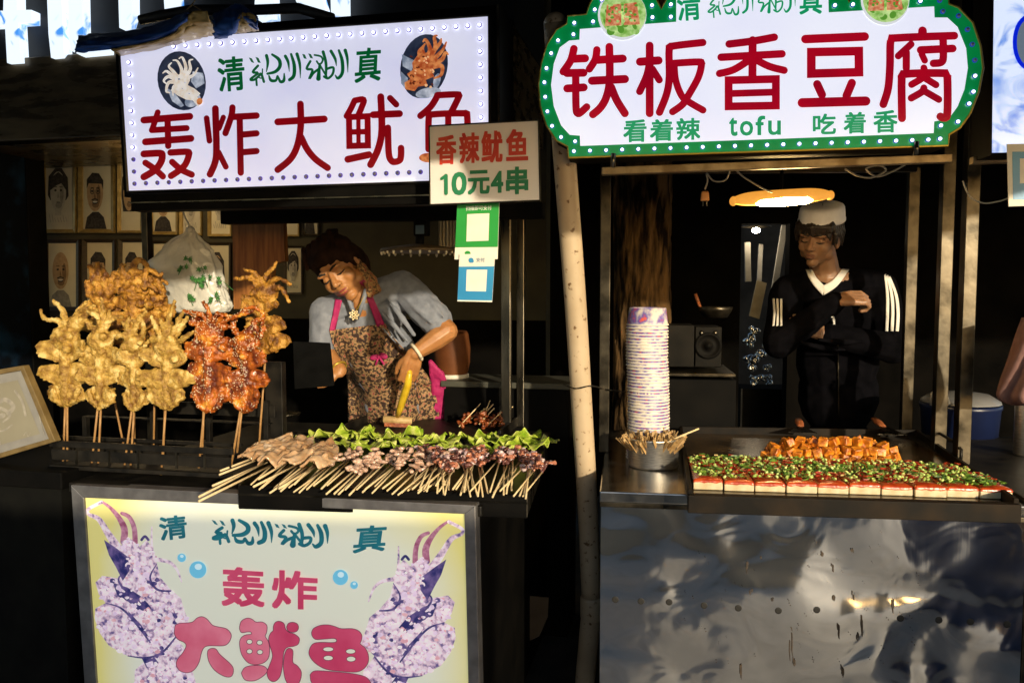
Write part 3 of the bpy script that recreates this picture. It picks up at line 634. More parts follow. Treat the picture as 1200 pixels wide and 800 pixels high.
blob([(388, 520), (395, 490), (425, 475), (465, 482), (500, 530), (590, 610), (625, 660), (620, 715), (590, 738), (530, 725), (450, 670), (400, 590)], 195, 700, 1)
blob([(690, 270), (705, 220), (755, 192), (800, 200), (840, 228), (900, 228), (940, 260), (938, 320), (925, 360), (955, 410), (966, 480), (955, 560), (910, 605), (840, 622), (770, 605), (715, 540), (692, 460), (695, 390), (735, 352), (795, 342), (800, 328), (790, 315), (760, 315), (710, 322), (692, 300)], 195, 700, 1, [(780, 410, 24, 19), (875, 418, 24, 19), (780, 500, 24, 19), (878, 507, 24, 19)])
blob([(706, 703), (740, 652), (825, 634), (910, 640), (945, 680), (905, 730), (825, 772), (740, 765)], 195, 700, 1)
blob([(1005, 270), (1020, 235), (1055, 220), (1100, 240), (1115, 290), (1150, 325), (1200, 340), (1238, 370), (1245, 395), (1232, 432), (1190, 450), (1130, 462), (1098, 510), (1085, 640), (1060, 740), (1010, 780), (965, 760), (946, 700), (970, 630), (998, 540), (972, 440), (962, 380), (980, 330), (1003, 308)], 195, 700, 2)
blob([(1130, 275), (1145, 242), (1182, 230), (1222, 242), (1237, 275), (1222, 308), (1182, 320), (1145, 308)], 195, 700, 2)
blob([(1108, 540), (1128, 488), (1158, 474), (1185, 500), (1183, 600), (1225, 636), (1262, 690), (1256, 760), (1220, 822), (1170, 832), (1120, 765), (1100, 650)], 195, 700, 2)
blob([(365, 320), (385, 285), (450, 258), (520, 255), (580, 270), (640, 290), (740, 290), (800, 310), (830, 350), (825, 400), (815, 430), (862, 470), (890, 530), (890, 600), (850, 660), (780, 690), (650, 685), (500, 665), (400, 610), (345, 540), (345, 480), (380, 430), (450, 418), (570, 420), (600, 400), (575, 377), (480, 382), (400, 385), (368, 350)], 320, 700, 2, [(518, 480, 46, 18), (728, 500, 42, 20), (518, 562, 42, 20), (732, 572, 40, 22)])
blob([(350, 720), (380, 690), (450, 685), (700, 705), (850, 735), (905, 780), (915, 850), (700, 880), (480, 870), (370, 800)], 320, 700, 2)
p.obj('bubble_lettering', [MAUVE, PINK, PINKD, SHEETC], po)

for m_ in (LPOST, TEAL, PINK, PINKD, MAUVE, SKYB, SKYB2, SHEETC, SQM, SQM2, SQD, SQR, SQP, SQL, SQW): self_lit(m_, .44)     # added glow brightens the poster and its prints; no lamp inside
# price card and payment cards
CARD = mat('price_card', (.66, .62, .60), .35, 0, (.70, .66, .64), 4, 4, coat=.2)
CRED = mat('card_red', (.46, .022, .012), .5, 0, (.55, .05, .02), 30, 3); CGRN = mat('card_green', (.008, .17, .07), .5)
vc = -.06
cd = thing('price_card', FL.at(568, 238, vc), 'white price card with red and green characters hanging from the squid sign', 'sign')
b = MB(); b.quadslab([FL.at(*q, vc) for q in [(504, 240), (633, 235), (631, 141), (503, 148)]], -FL.V, .004); obj('card', b, CARD, cd)
b = MB(); e4 = [(504, 240), (633, 235), (631, 141), (503, 148), (504, 240)]
for a, c in zip(e4, e4[1:]): b.tube([FL.at(*a, vc - .001), FL.at(*c, vc - .001)], .002, 6)
obj('card_edge', b, STEELD, cd)
p = Print(FL, vc - .0006)
for s, x0, y0, x1, y1 in (('香', 512, 160, 534, 192.5), ('辣', 539, 157, 561, 191), ('鱿', 565, 155, 588, 190.5), ('鱼', 594, 153, 618, 188)): p.text(s, [(x0, y0), (x1, y0 - 1), (x1, y1 - 1), (x0, y1)], 0, .032)
p.obj('red_characters', CRED, cd)
p = Print(FL, vc - .0006)
for s, x0, y0, x1, y1 in (('0', 530, 203, 546, 228.5), ('元', 549, 201, 573, 227.5), ('4', 576, 202, 589, 226), ('串', 594, 197, 618, 227)): p.text(s, [(x0, y0), (x1, y0 - 1), (x1, y1 - 1), (x0, y1)], 0, .04)
p.stroke([(517.5, 209.5), (522.3, 206)], 3.6, 0, False); p.stroke([(522.6, 206), (522.8, 226.5)], 4.4, 0, False); p.obj('green_characters', CGRN, cd)
def pay_card(fr, v, quad, body_m, label, band, win, mini, txt, tcol):
    o = thing('payment_card', fr.at((quad[0][0] + quad[1][0]) / 2, quad[0][1], v), label, 'sign')
    b = MB(); b.quadslab([fr.at(*q, v) for q in quad], -fr.V, .003); obj('card', b, MATB, o)
    p = Print(fr, v - .0005); p.poly(band, 0); p.poly(win, 1); p.obj('printed_field', [body_m, MATB], o)
    p = Print(fr, v - .0012)
    for t, q in txt: p.text(t, q, 0, .01)
    p.obj('small_print', tcol, o)
    p = Print(fr, v - .0012); p.oval(*mini, 0); p.oval(mini[0] + mini[2] * .5, mini[1] + mini[3] * .4, mini[2] * .6, mini[3] * .6, 0); p.obj('printed_mark', body_m, o); return o
GPAY = mat('card_field_green', (.01, .24, .03), .4, 0, (.015, .28, .045), 8, 3); BPAY = mat('card_field_blue', (.02, .20, .42), .4, 0, (.03, .25, .48), 8, 3)
pay_card(FL, -.03, [(532.6, 304), (583, 303.6), (585, 237), (536, 239)], GPAY, 'green payment card with a blank white square below the price card', [(533.4, 290), (583.3, 289.5), (585, 237.2), (535.8, 239.2)], [(546.6, 283), (572.5, 282), (573.5, 250), (547.5, 251)], (548, 297, 3.5, 3),
         [('扫描即可支付', [(546, 241.5), (576, 240.5), (576, 246), (546, 247)])], mat('card_white_print', (.7, .72, .68), .5))
pay_card(FL, -.036, [(536, 353), (576.5, 354), (580, 297), (538.5, 298)], BPAY, 'blue payment card with a blank white square below the green card', [(536.2, 351.5), (576.6, 352), (579.2, 312), (537.8, 312.5)], [(546, 341), (569.5, 341.5), (571, 316), (547, 316)], (552, 305, 3, 3),
         [('支付', [(558, 302), (568, 302), (568, 307), (558, 307)])], mat('card_grey_print', (.12, .2, .3), .5))

# blue tarpaulin rolled up over the sign
TARP = mat('blue_tarpaulin', (.015, .07, .30), .30, 0, (.03, .12, .42), 14, 5, bump=.004, bscale=16)
TARPG = mat('ochre_tarp_lining', (.34, .20, .045), .28, .3, (.60, .40, .12), 16, 5, bump=.003, bscale=26)
def sheet(fr, top, bot, v0, v1, sag, n=16, wob=.006, seed=1):
    """hanging / rolled cloth between two traced edges"""
    T = spline([(a[0], a[1]) for a in top], 6); B = spline([(a[0], a[1]) for a in bot], 6); b = MB(); m = len(T); vs = []
    for i in range(m):
        for k in range(n + 1):
            t = k / n; x = T[i][0] + (B[i][0] - T[i][0]) * t; y = T[i][1] + (B[i][1] - T[i][1]) * t
            v = v0 + (v1 - v0) * t - sag * math.sin(math.pi * t)
            pnt = fr.at(x, y, v); pnt -= fr.V * wob * noise.noise(Vector((i * .45 + seed, k * .5, seed))) * 2
            vs.append(pnt)
    b.add(vs, [(i * (n + 1) + k, i * (n + 1) + k + 1, (i + 1) * (n + 1) + k + 1, (i + 1) * (n + 1) + k) for i in range(m - 1) for k in range(n)], 0, True)
    return b
def solidify(o, t): s = o.modifiers.new('thick', 'SOLIDIFY'); s.thickness = t; s.offset = 0; return o
ta = thing('rolled_tarp', FS.at(190, 60, -.03), 'blue tarpaulin with ochre lining rolled up over the squid sign', 'tarpaulin')
solidify(obj('blue_cloth', sheet(FS, [(92, 43), (110, 40), (150, 37), (190, 27), (222, 13)], [(88, 62), (110, 60), (150, 55), (196, 44), (218, 26)], -.02, -.10, .05, seed=3), TARP, ta), .003)
solidify(obj('blue_cloth', sheet(FS, [(250, 17), (268, 9), (280, 5), (292, 12), (303, 21)], [(251, 46), (266, 44), (276, 38), (284, 28), (302, 36)], -.02, -.05, .04, seed=9), TARP, ta), .003)
solidify(obj('lining', sheet(FS, [(130, 58), (165, 52), (200, 42), (214, 28), (226, 14), (243, 14)], [(140, 65), (168, 61), (205, 52), (225, 47), (240, 44), (253, 40)], -.11, -.02, .02, seed=5), TARPG, ta), .003)
solidify(obj('lining', sheet(FS, [(281, 17), (286, 15.5), (294, 15.5), (299, 20)], [(275, 39), (284, 39), (294, 37), (303, 36)], -.075, -.02, .02, seed=7), TARPG, ta), .003)
b = MB()
b.tube([FS.at(*q, .03) for q in [(165, 24), (190, 18), (225, 12), (300, 12), (350, 10), (390, 22)]], .014, 10); obj('rolled_edge', b, mat('tarp_black', (.012, .012, .014), .5, 0, (.03, .03, .03), 20, 4), ta)
b = MB(); b.tube([FS.at(*q, -.03) for q in [(238, 14), (226, 6), (219, 12), (228, 2), (232, -6)]], .0015, 6); obj('tie_cord', b, mat('cord_tan', (.3, .2, .08), .8), ta)
# ------------------------------------------------------------------ skewer rack with the big fried squid
def bar(mb, fr, x0, y0, x1, y1, v0, v1, mi=0):      # a slab covering a pixel rectangle on plane v0, running back to v1
    u0, z1 = fr.uz(x0, y0, v0); u1, z0 = fr.uz(x1, y1, v0); mb.box(fr, u0, u1, v0, v1, z0, z1, mi)
rk = thing('skewer_rack', FL.at(165, 552, .1), 'dark steel trough rack holding up the big fried squid skewers', 'rack')
b = MB(); bar(b, FL, 58, 523, 272, 526, .09, .10); bar(b, FL, 60, 526, 271, 549, .097, .10); obj('trough_front', b, IRON, rk, bevel=.001)
b = MB(); bar(b, FL, 58, 549, 276, 556, .07, .30); obj('trough_base', b, IRON, rk, bevel=.001)
b = MB(); bar(b, FL, 62, 514, 282, 520, .26, .275); bar(b, FL, 62, 520, 282, 556, .27, .275); obj('trough_back', b, IRON, rk, bevel=.001)
b = MB(); bar(b, FL, 96, 489, 316, 496, .40, .43); bar(b, FL, 190, 470, 322, 489, .415, .425); bar(b, FL, 96, 540, 316, 548, .40, .43); obj('back_rail', b, IRON, rk, bevel=.001)
for x in (96, 175, 240, 308): b = MB(); bar(b, FL, x, 470 if x > 150 else 489, x + 7, 560, .40, .42); obj('upright', b, IRON, rk, bevel=.001)
for x in (88, 126, 160, 205, 238): b = MB(); bar(b, FL, x, 527, x + 3, 549, .0945, .0968); obj('divider', b, STEELD, rk)

FRY = mat('golden_batter', (.17, .075, .010), .5, 0, (.46, .28, .055), 34, 10, amount=(.32, .52), bump=.004, bscale=210, col3=(.68, .49, .18))
FRYB = mat('deep_gold_batter', (.11, .036, .004), .5, 0, (.40, .185, .020), 36, 10, amount=(.36, .56), bump=.004, bscale=210, col3=(.58, .34, .07))
FRYR = mat('chili_glazed_batter', (.10, .014, .002), .34, 0, (.42, .10, .008), 30, 9, amount=(.36, .56), bump=.003, bscale=170, col3=(.68, .29, .035), coat=.3)
SES = mat('sesame_seed', (.72, .62, .42), .5, 0)
BAMB = mat('bamboo_stick', (.26, .13, .04), .55, 0, (.40, .22, .08), 40, 4, stretch=(3, 3, 1))
BAMBP = mat('pale_bamboo', (.62, .46, .24), .55, 0, (.74, .58, .34), 50, 4)
def fried(label, cx, y0, y1, w, tents, sticks, v, red=False, seed=1, lean=0.0, grp=None, n=3, tr=3.5, head=True):
    r = random.Random(seed); sc = (FL.at(cx + 1, y0, v) - FL.at(cx, y0, v)).length
    A = lambda x, y, dv=0.0: FL.at(x, y, v + dv)
    root = thing('squid_skewer', A(*sticks[0][1]), label, 'food', grp)
    b = MB(); H = y1 - y0; th = H / n
    M3 = Matrix((FL.U, FL.V, Vector((0, 0, 1)))).transposed()
    b.cap_chain([A(cx + lean * (t - .5) * w, y0 + H * t * .98) for t in (0, .3, .6, .85, 1)], [w * .13 * sc, w * .12 * sc, w * .11 * sc, w * .10 * sc, w * .06 * sc])
    flaps = MB()
    for i in range(n):                                   # cut flaps, pair above pair
        yc = y0 + th * (i + .48 + r.uniform(-.10, .10)); wf = w * (1.02, 1.12, .84, .7)[min(i, 3) if n > 2 else i] * r.uniform(.94, 1.06); xc = cx + lean * ((i + .5) / n - .5) * w
        for sg_ in (-1, 1):
            J = lambda s=.085: r.uniform(-s, s)
            TI, TO, BO, BI = (-.02, -.58), (.46 + J(), -.44 + J()), (.50 + J(), .18 + J()), (-.02, .66)
            MO = (.57 + J(), -.06 + J()); d0, d1 = r.uniform(-.004, .004), r.uniform(-.020, .018); G = 24; fr_, bk = [], []
            cup = r.uniform(-.002, .006); ph = r.uniform(0, 50)
            for ii in range(G + 1):
                s = ii / G                               # down the flap
                ex = ((1 - s) ** 2 * TO[0] + 2 * s * (1 - s) * MO[0] + s * s * BO[0]); ey = (1 - s) ** 2 * TO[1] + 2 * s * (1 - s) * MO[1] + s * s * BO[1]
                ix, iy = TI[0] + (BI[0] - TI[0]) * s, TI[1] + (BI[1] - TI[1]) * s
                for jj in range(G + 1):
                    q = jj / G; x = ix + (ex - ix) * q; y = iy + (ey - iy) * q + .10 * q * (1 - q) * (1 if s > .5 else -1)
                    ed = min(1, 11 * min(s, 1 - s), 11 * (1 - q)); P_ = Vector((x * 3 + ph, y * 3 * th / w, sg_ * 9.0))
                    nz = .0060 * noise.noise(P_ * 1.3) + .0044 * noise.noise(P_ * 3.6) + .0034 * abs(noise.noise(P_ * 8)) + .0022 * noise.noise(P_ * 17)
                    bx, by = (1.1 * noise.noise(P_ * 2.6) + .8 * noise.noise(P_ * 7)) * q * q, (.09 * noise.noise(P_ * 2.2) + .05 * noise.noise(P_ * 7))
                    c = A(xc + sg_ * wf * (x + .06 * bx), yc + th * (y + by)); dz = d0 + (d1 - d0) * q - cup * math.sin(math.pi * q) * math.sin(math.pi * s)
                    hf = .0050 * math.sqrt(max(0, 1 - (1 - ed) ** 2)) + .0006
                    fr_.append(c + FL.V * (dz - hf + nz - .003)); bk.append(c + FL.V * (dz + hf * .7))
            m = G + 1; N_ = m * m; fs = []
            for ii in range(G):
                for jj in range(G): k = ii * m + jj; fs += [(k, k + 1, k + m + 1, k + m), (N_ + k, N_ + k + m, N_ + k + m + 1, N_ + k + 1)]
            for k in range(G):
                fs += [(k, N_ + k, N_ + k + 1, k + 1), (G * m + k, G * m + k + 1, N_ + G * m + k + 1, N_ + G * m + k), (k * m + G, N_ + k * m + G, N_ + (k + 1) * m + G, (k + 1) * m + G), (k * m, (k + 1) * m, N_ + (k + 1) * m, N_ + k * m)]
            flaps.add(fr_ + bk, fs, 0, True)
    for sg_ in (-1, 1): b.cap_chain([A(cx + sg_ * w * .3, y1 - th * .7, -.01), A(cx + sg_ * w * .22, y1 - 6, -.008), A(cx + sg_ * w * .05, y1, 0)], [.008, .009, .008])
    if head:
        b.ell(A(cx, y0 - 5, -.004), (w * .30 * sc, .026, w * .26 * sc))
        for _ in range(6): b.ell(A(cx + r.uniform(-.36, .36) * w, y0 - 5 + r.uniform(-.30, .34) * w, r.uniform(-.026, .0)), (w * .09 * sc,) * 3)
    for k, t in enumerate(tents):
        q = spline(t, 6); dv = r.uniform(-.03, .01); m = len(q)
        pts = []; rr = []
        for i, (x, y) in enumerate(q):
            pts.append(A(x + r.uniform(-.6, .6), y + r.uniform(-.6, .6), dv * math.sin(i / m * 2.2))); rr.append(sc * (tr * (1 - .58 * i / m)) * r.uniform(.85, 1.2))
        b.cap_chain(pts, rr)
        for i in range(2, m, 2): b.ell(pts[i] + Vector((r.uniform(-1, 1), r.uniform(-1, .3), r.uniform(-1, 1))) * rr[i] * .7, (rr[i] * .7,) * 3, None, 8, 5)
    if seed >= 8:                                        # the back ones bristle with curling arms
        for k in range(9):
            x, y = cx + r.uniform(-.4, .4) * w, y0 - r.uniform(4, 16); a = r.uniform(-1.3, 1.3); l = r.uniform(14, 26); q = spline([(x, y), (x + l * .6 * math.sin(a), y - l * .6 * math.cos(a)), (x + l * math.sin(a), y - l * .9 * math.cos(a)), (x + l * 1.2 * math.sin(a + .5), y - l * .7 * math.cos(a + .5))], 5); dv = r.uniform(-.04, .0)
            b.cap_chain([A(px_, py_, dv) for px_, py_ in q], [sc * 3.4 * (1 - .5 * i / len(q)) * r.uniform(.85, 1.15) for i in range(len(q))])
    f = fuse(b, .0028, 1, .0034, 120, seed * 3.1, .3); f.add(flaps.v, flaps.f, 0, True)
    body = obj('squid', f, FRYR if red else (FRY if seed < 7 else FRYB), root, fix=False)
    for a, c in sticks: s_ = MB(); s_.tube([A(*a, .004), A(*c, .004)], .0034, 8); obj('stick', s_, BAMB, root)
    if red:
        s_ = MB(); me = body.data; base = wloc(body); cand = [p for p in me.polygons if p.normal.y < -.4]
        for p in r.sample(cand, min(len(cand), 480)):
            if r.random() < .75 or p.center.z > .2:
                nrm_ = Vector(p.normal); X = nrm_.orthogonal().normalized(); s_.ell(base + Vector(p.center) + nrm_ * .0006, (.0013, .0020, .0008), Matrix((X, nrm_.cross(X), nrm_)).transposed() @ Matrix.Rotation(r.uniform(0, 3), 3, 'Z'), 6, 4)
        tag(obj('sesame', s_, SES, root, fix=False), kind='stuff')
    return root
Z7 = lambda L: [[PX(*q) for q in t] for t in L]
fried('golden fried squid skewer, leftmost of the front row on the rack', 77, 401, 474, 50, Z7([[(135, 285), (115, 248), (65, 238), (50, 212)], [(140, 280), (125, 215), (92, 175)], [(150, 265), (180, 215), (232, 195)], [(160, 275), (195, 230), (240, 210)], [(165, 285), (200, 245), (214, 272)], [(150, 270), (172, 222), (205, 182)], [(150, 280), (150, 250), (175, 232)]]), [((77, 466), (74, 545)), ((79, 466), (79, 546))], .13, seed=1)
fried('golden fried squid skewer, second from the left of the front row', 118, 404, 475, 45, Z7([[(245, 305), (215, 255), (178, 232)], [(250, 295), (262, 225), (256, 172)], [(255, 290), (290, 240), (322, 232)], [(260, 310), (300, 282), (326, 302)], [(250, 285), (240, 232), (208, 212)], [(255, 290), (275, 250), (282, 210)]]), [((116, 466), (107, 549)), ((119, 466), (115, 546))], .12, seed=2)
fried('small golden fried squid skewer, third in the front row, the narrowest', 157, 408, 479, 36, Z7([[(360, 320), (342, 272), (348, 232)], [(370, 320), (396, 282), (388, 238)], [(365, 310), (372, 252), (402, 214)], [(350, 320), (328, 292), (306, 302)], [(362, 318), (350, 285), (325, 250)]]), [((156, 470), (145, 553)), ((158, 470), (153, 548))], .115, seed=3)
fried('broad golden fried squid skewer beside the chili coated ones', 196, 410, 478, 50, Z7([[(475, 325), (480, 252), (498, 182)], [(480, 320), (520, 270), (545, 232)], [(490, 330), (535, 300), (562, 282)], [(470, 322), (440, 270), (420, 232)], [(485, 310), (510, 250), (528, 212)], [(465, 330), (425, 310), (396, 322)], [(480, 330), (500, 290), (530, 262)], [(475, 320), (465, 270), (450, 240)]]), [((195, 468), (189, 556)), ((194, 468), (191, 540))], .11, seed=4)
fried('red chili squid skewer with sesame, left one of the two', 245, 396, 481, 52, Z7([[(610, 285), (615, 222), (592, 182)], [(600, 280), (570, 228), (532, 212)], [(625, 270), (680, 240), (762, 212)], [(620, 275), (640, 225), (692, 232)], [(605, 270), (600, 230), (556, 215)], [(630, 285), (665, 262), (690, 270)], [(612, 280), (590, 250), (570, 255)]]), [((240, 474), (233, 548)), ((239, 474), (237, 532))], .10, True, seed=5)
fried('red chili squid skewer with sesame, right one with a looped tentacle', 288, 408, 481, 47, Z7([[(715, 345), (730, 292), (765, 268), (780, 300), (768, 345)], [(730, 325), (695, 262), (718, 222), (760, 202), (795, 225), (790, 275)], [(745, 315), (765, 250), (800, 235)], [(750, 325), (785, 300), (800, 262)]]), [((283, 474), (271, 546)), ((284, 474), (278, 530))], .11, True, seed=6)
fried('golden fried squid skewer standing highest at the right end', 312, 348, 412, 44, Z7([[(785, 155), (760, 105), (703, 105)], [(792, 150), (800, 100), (842, 52)], [(800, 155), (840, 105), (888, 125)], [(785, 155), (770, 90), (733, 75)], [(805, 160), (850, 132), (882, 182)], [(790, 155), (790, 110), (760, 95)]]), [((312, 405), (302, 545))], .24, seed=7, lean=.5)
fried('golden fried squid skewer at the back left of the cluster', 120, 352, 412, 44, Z7([[(235, 165), (225, 95), (213, 58)], [(250, 160), (245, 82), (240, 52)], [(260, 150), (290, 102), (332, 60)], [(262, 160), (270, 110), (262, 75)], [(245, 165), (280, 125), (310, 95)], [(240, 160), (228, 120), (250, 90)]]), [((121, 405), (150, 545))], .30, seed=8, tr=4)
fried('golden fried squid skewer at the back, its tentacles the tallest', 157, 345, 410, 50, Z7([[(340, 160), (358, 82), (370, 45), (400, 52), (412, 75)], [(360, 160), (400, 85), (440, 90), (452, 150)], [(370, 150), (332, 100), (322, 58)], [(355, 150), (380, 95), (420, 105)], [(365, 155), (400, 120), (440, 145)], [(350, 160), (300, 120), (290, 145)]]), [((157, 405), (158, 545))], .29, seed=9, tr=4.2)
fried('golden fried squid skewer at the back right of the cluster', 182, 358, 415, 44, Z7([[(420, 185), (440, 110), (457, 88)], [(430, 190), (450, 140), (448, 105)], [(410, 185), (385, 140), (398, 110)], [(440, 200), (462, 165), (458, 130)], [(425, 195), (418, 150), (428, 120)]]), [((182, 405), (180, 545))], .32, seed=10, tr=4)

# ------------------------------------------------------------------ tray of raw skewers
ZT = zc + .035
TF0, TF1 = FL.uv(279, 567, ZT), FL.uv(618, 577, ZT); TB0, TB1 = FL.uv(343, 506, ZT + .01), FL.uv(642, 512, ZT + .01)
tr_ = thing('steel_tray', FL.w(*[(TF0[i] + TB1[i]) / 2 for i in (0, 1)], zc), 'shallow steel tray lined with lettuce and full of raw skewers', 'tray')
def tq(p, z): return FL.w(p[0], p[1], z)
b = MB(); zb = zc + .004
b.hexa([tq(TF0, zb), tq(TF1, zb), tq(TB1, zb), tq(TB0, zb), tq(TF0, zb + .006), tq(TF1, zb + .006), tq(TB1, zb + .006), tq(TB0, zb + .006)]); obj('tray_floor', b, STEELD, tr_)
def wallbar(a, c, z0, z1, t):
    A0, B0 = tq(a, z0), tq(c, z0); d = (B0 - A0).normalized(); n = Vector((-d.y, d.x, 0)) * t; up = Vector((0, 0, z1 - z0)); b = MB()
    b.hexa([A0, B0, B0 + n, A0 + n, A0 + up, B0 + up, B0 + n + up, A0 + n + up]); return b
b = wallbar(TF0, TF1, zc - .034, ZT - .004, .012); obj('front_lip', b, BLACKP, tr_, bevel=.002)
b = wallbar(TF1, TB1, zc - .03, ZT, .006); obj('side_rim', b, STEEL, tr_, bevel=.001)
b = wallbar(TB1, TB0, zc + .004, ZT + .012, .006); obj('back_rim', b, STEEL, tr_, bevel=.001)
b = wallbar(TB0, TF0, zc - .03, ZT, .006); obj('side_rim', b, STEELD, tr_, bevel=.001)
LETT = mat('lettuce_green', (.16, .30, .012), .38, 0, (.40, .50, .05), 30, 8, amount=(.32, .52), bump=.004, bscale=55, col3=(.64, .66, .20))
def leaf(c, r, tilt, turn, seed, label, grp, amp=.3):
    rnd = random.Random(seed); vs = []; NR, NT = 14, 84
    Mx = Matrix.Rotation(turn, 3, 'Z') @ Matrix.Rotation(tilt, 3, 'X'); ph = rnd.uniform(0, 6); kx = rnd.choice((5, 6, 7))
    for i in range(NR + 1):
        t = i / NR
        for k in range(NT):
            a = 2 * math.pi * k / NT; rr = r * t * (1 + .12 * math.sin(3 * a + ph) + .03 * math.sin(15 * a + ph))
            z = r * amp * t * t * (.50 * math.sin(kx * a + ph) + .24 * math.sin(15 * a + 2 * ph + 2 * t) * t + .7 * noise.noise(Vector((math.cos(a) * 2, math.sin(a) * 2, seed * 3.3 + t))))
            vs.append(Vector(c) + Mx @ Vector((rr * math.cos(a), rr * .8 * math.sin(a), z + r * .12 * t)))
    b = MB(); b.add(vs, [(i * NT + k, i * NT + (k + 1) % NT, (i + 1) * NT + (k + 1) % NT, (i + 1) * NT + k) for i in range(NR) for k in range(NT)], 0, True)
    return solidify(obj('lettuce_leaf', b, LETT, None, label, 'lettuce', grp, fix=False), .0012)
GL = 'lettuce leaves lining the raw skewer tray'
for i, (x, y, r_, tl, tn) in enumerate([(348, 516, .05, -14, 10), (384, 512, .075, -14, 0), (412, 509, .09, -18, 20), (440, 514, .085, -10, -10), (466, 511, .09, -16, 30), (492, 517, .085, -8, 0), (514, 519, .08, -12, 20), (556, 514, .08, -14, 0)]):
    leaf(FL.w(*FL.uv(x, y, ZT + .012), ZT + .012), r_, R(tl), R(tn), 20 + i, 'ruffled green lettuce leaf along the back of the raw skewer tray', GL, .30)
for i, (x, y, r_, tl, tn) in enumerate([(578, 519, .085, -12, 0), (600, 515, .095, -16, 15), (616, 522, .085, -10, -10), (630, 519, .07, 2, 0)]):
    leaf(FL.w(*FL.uv(x, y, ZT + .014), ZT + .014), r_, R(tl), R(tn), 40 + i, 'ruffled lettuce leaf at the right corner of the raw skewer tray', GL, .28)
for i, (x, y, r_, tl, tn) in enumerate([(405, 521, .07, -6, 0), (436, 524, .075, -4, 30), (468, 523, .075, -6, 0), (505, 527, .07, -5, 20), (545, 525, .07, -6, 0), (590, 528, .07, -4, 0)]):
    leaf(FL.w(*FL.uv(x, y, ZT + .006), ZT + .006), r_, R(tl), R(tn), 80 + i, 'ruffled green lettuce leaf along the back of the raw skewer tray', GL, .26)
for i, (x, y) in enumerate([(420, 540), (500, 540), (560, 540)]): leaf(FL.w(*FL.uv(x, y, zc + .02), zc + .02), .08, R(-4), 0, 60 + i, 'flat lettuce leaf under the raw skewers', GL, .1)
RAWB = mat('raw_squid_tan', (.44, .24, .11), .16, 0, (.60, .40, .24), 22, 6, amount=(.34, .6), sss=.15, coat=.8, bump=.0006, col3=(.62, .48, .36))
RAWP = mat('raw_squid_pink', (.44, .25, .17), .26, 0, (.66, .46, .36), 60, 6, sss=.2, coat=.3, bump=.001)
RAWO = mat('octopus_rust', (.34, .10, .05), .3, 0, (.55, .24, .15), 45, 5, sss=.1, coat=.4)
RAWV = mat('octopus_violet', (.42, .26, .28), .28, 0, (.66, .50, .48), 45, 5, sss=.2, coat=.4)
RAWK = mat('octopus_dark', (.07, .022, .018), .3, 0, (.16, .06, .05), 40, 5, coat=.4)
def tipz(x, y, z): return FL.w(*FL.uv(x, y, z), z)
def raw(tip, end, meats, label, grp, zt, ze, rs=.0026):
    p0, p1 = tipz(*tip, zt), tipz(*end, ze); root = thing('raw_skewer', p0, label, 'food', grp)
    b = MB(); b.tube([p0, p1], rs, 7); obj('stick', b, BAMBP, root)
    for mb, m in meats(p1, (p1 - p0).normalized()): obj('meat', mb, m, root, fix=False)
rn = random.Random(3)
def meatA(p, d):
    b = MB(); S = d.cross(Vector((0, 0, 1))).normalized(); up = Vector((0, 0, 1))
    rows = []; nU, nV = 22, 12; ph = rn.uniform(0, 6)
    for i in range(nU + 1):                                # a limp folded mantle
        t = i / nU; hw = .036 * math.sin(math.pi * min(1, .16 + t * .84)) ** .6 + .006
        for k in range(nV + 1):
            s = k / nV * 2 - 1
            rows.append(p + d * (.20 * t - .06) + S * (hw * s + .008 * math.sin(5 * t + ph)) + up * (.014 + .020 * (1 - s * s) + .005 * math.sin(3.4 * s + 5 * t + ph) + .010 * noise.noise(Vector((t * 5, s * 2.4, ph)))))
    m = nV + 1; top = rows; low = [q - up * .009 for q in rows]; n = len(rows)
    fs = [(i * m + k, i * m + k + 1, (i + 1) * m + k + 1, (i + 1) * m + k) for i in range(nU) for k in range(nV)]
    b.add(top + low, fs + [tuple(n + j for j in f[::-1]) for f in fs] + [(i * m, (i + 1) * m, n + (i + 1) * m, n + i * m) for i in range(nU)] + [(i * m + nV, n + i * m + nV, n + (i + 1) * m + nV, (i + 1) * m + nV) for i in range(nU)] + [(k, n + k, n + k + 1, k + 1) for k in range(nV)] + [(nU * m + k, nU * m + k + 1, n + nU * m + k + 1, n + nU * m + k) for k in range(nV)])
    for _ in range(4):
        q = p + d * rn.uniform(-.04, .02) + S * rn.uniform(-.03, .03) + up * .02; b.cap_chain([q, q + d * .03 + S * rn.uniform(-.02, .02) + up * .012, q + d * .07 + S * rn.uniform(-.03, .03)], [.007, .009, .005])
    yield fuse(b, .0036, 2, .0012, 60, rn.uniform(0, 9)), RAWB
for i, (a, c) in enumerate([((233, 587), (322, 543)), ((233, 582), (318, 538)), ((249, 569), (330, 534)), ((257, 556), (305, 537)), ((258, 551.5), (306, 533)), ((297, 570), (350, 543)), ((303, 561), (345, 536)), ((327, 572), (372, 545)), ((345, 567), (374, 538))]):
    raw(a, c, meatA, 'long bamboo skewer with a whole tan raw squid at the left of the tray', 'raw whole squid skewers', ZT + .004 + .0012 * i, ZT + .022 + .002 * (i % 3), .0032)
def meatB(p, d):
    b = MB(); S = d.cross(Vector((0, 0, 1))).normalized()
    for k in range(10): b.ell(p + d * rn.uniform(-.055, .05) + S * rn.uniform(-.016, .016) + Vector((0, 0, rn.uniform(.0, .022))), (rn.uniform(.010, .02), rn.uniform(.005, .009), rn.uniform(.005, .008)), Matrix.Rotation(rn.uniform(0, 6), 3, 'Z') @ Matrix.Rotation(rn.uniform(-.5, .5), 3, 'X'), 8, 6)
    yield fuse(b, .0036, 1, .0012, 90, rn.uniform(0, 9)), RAWP
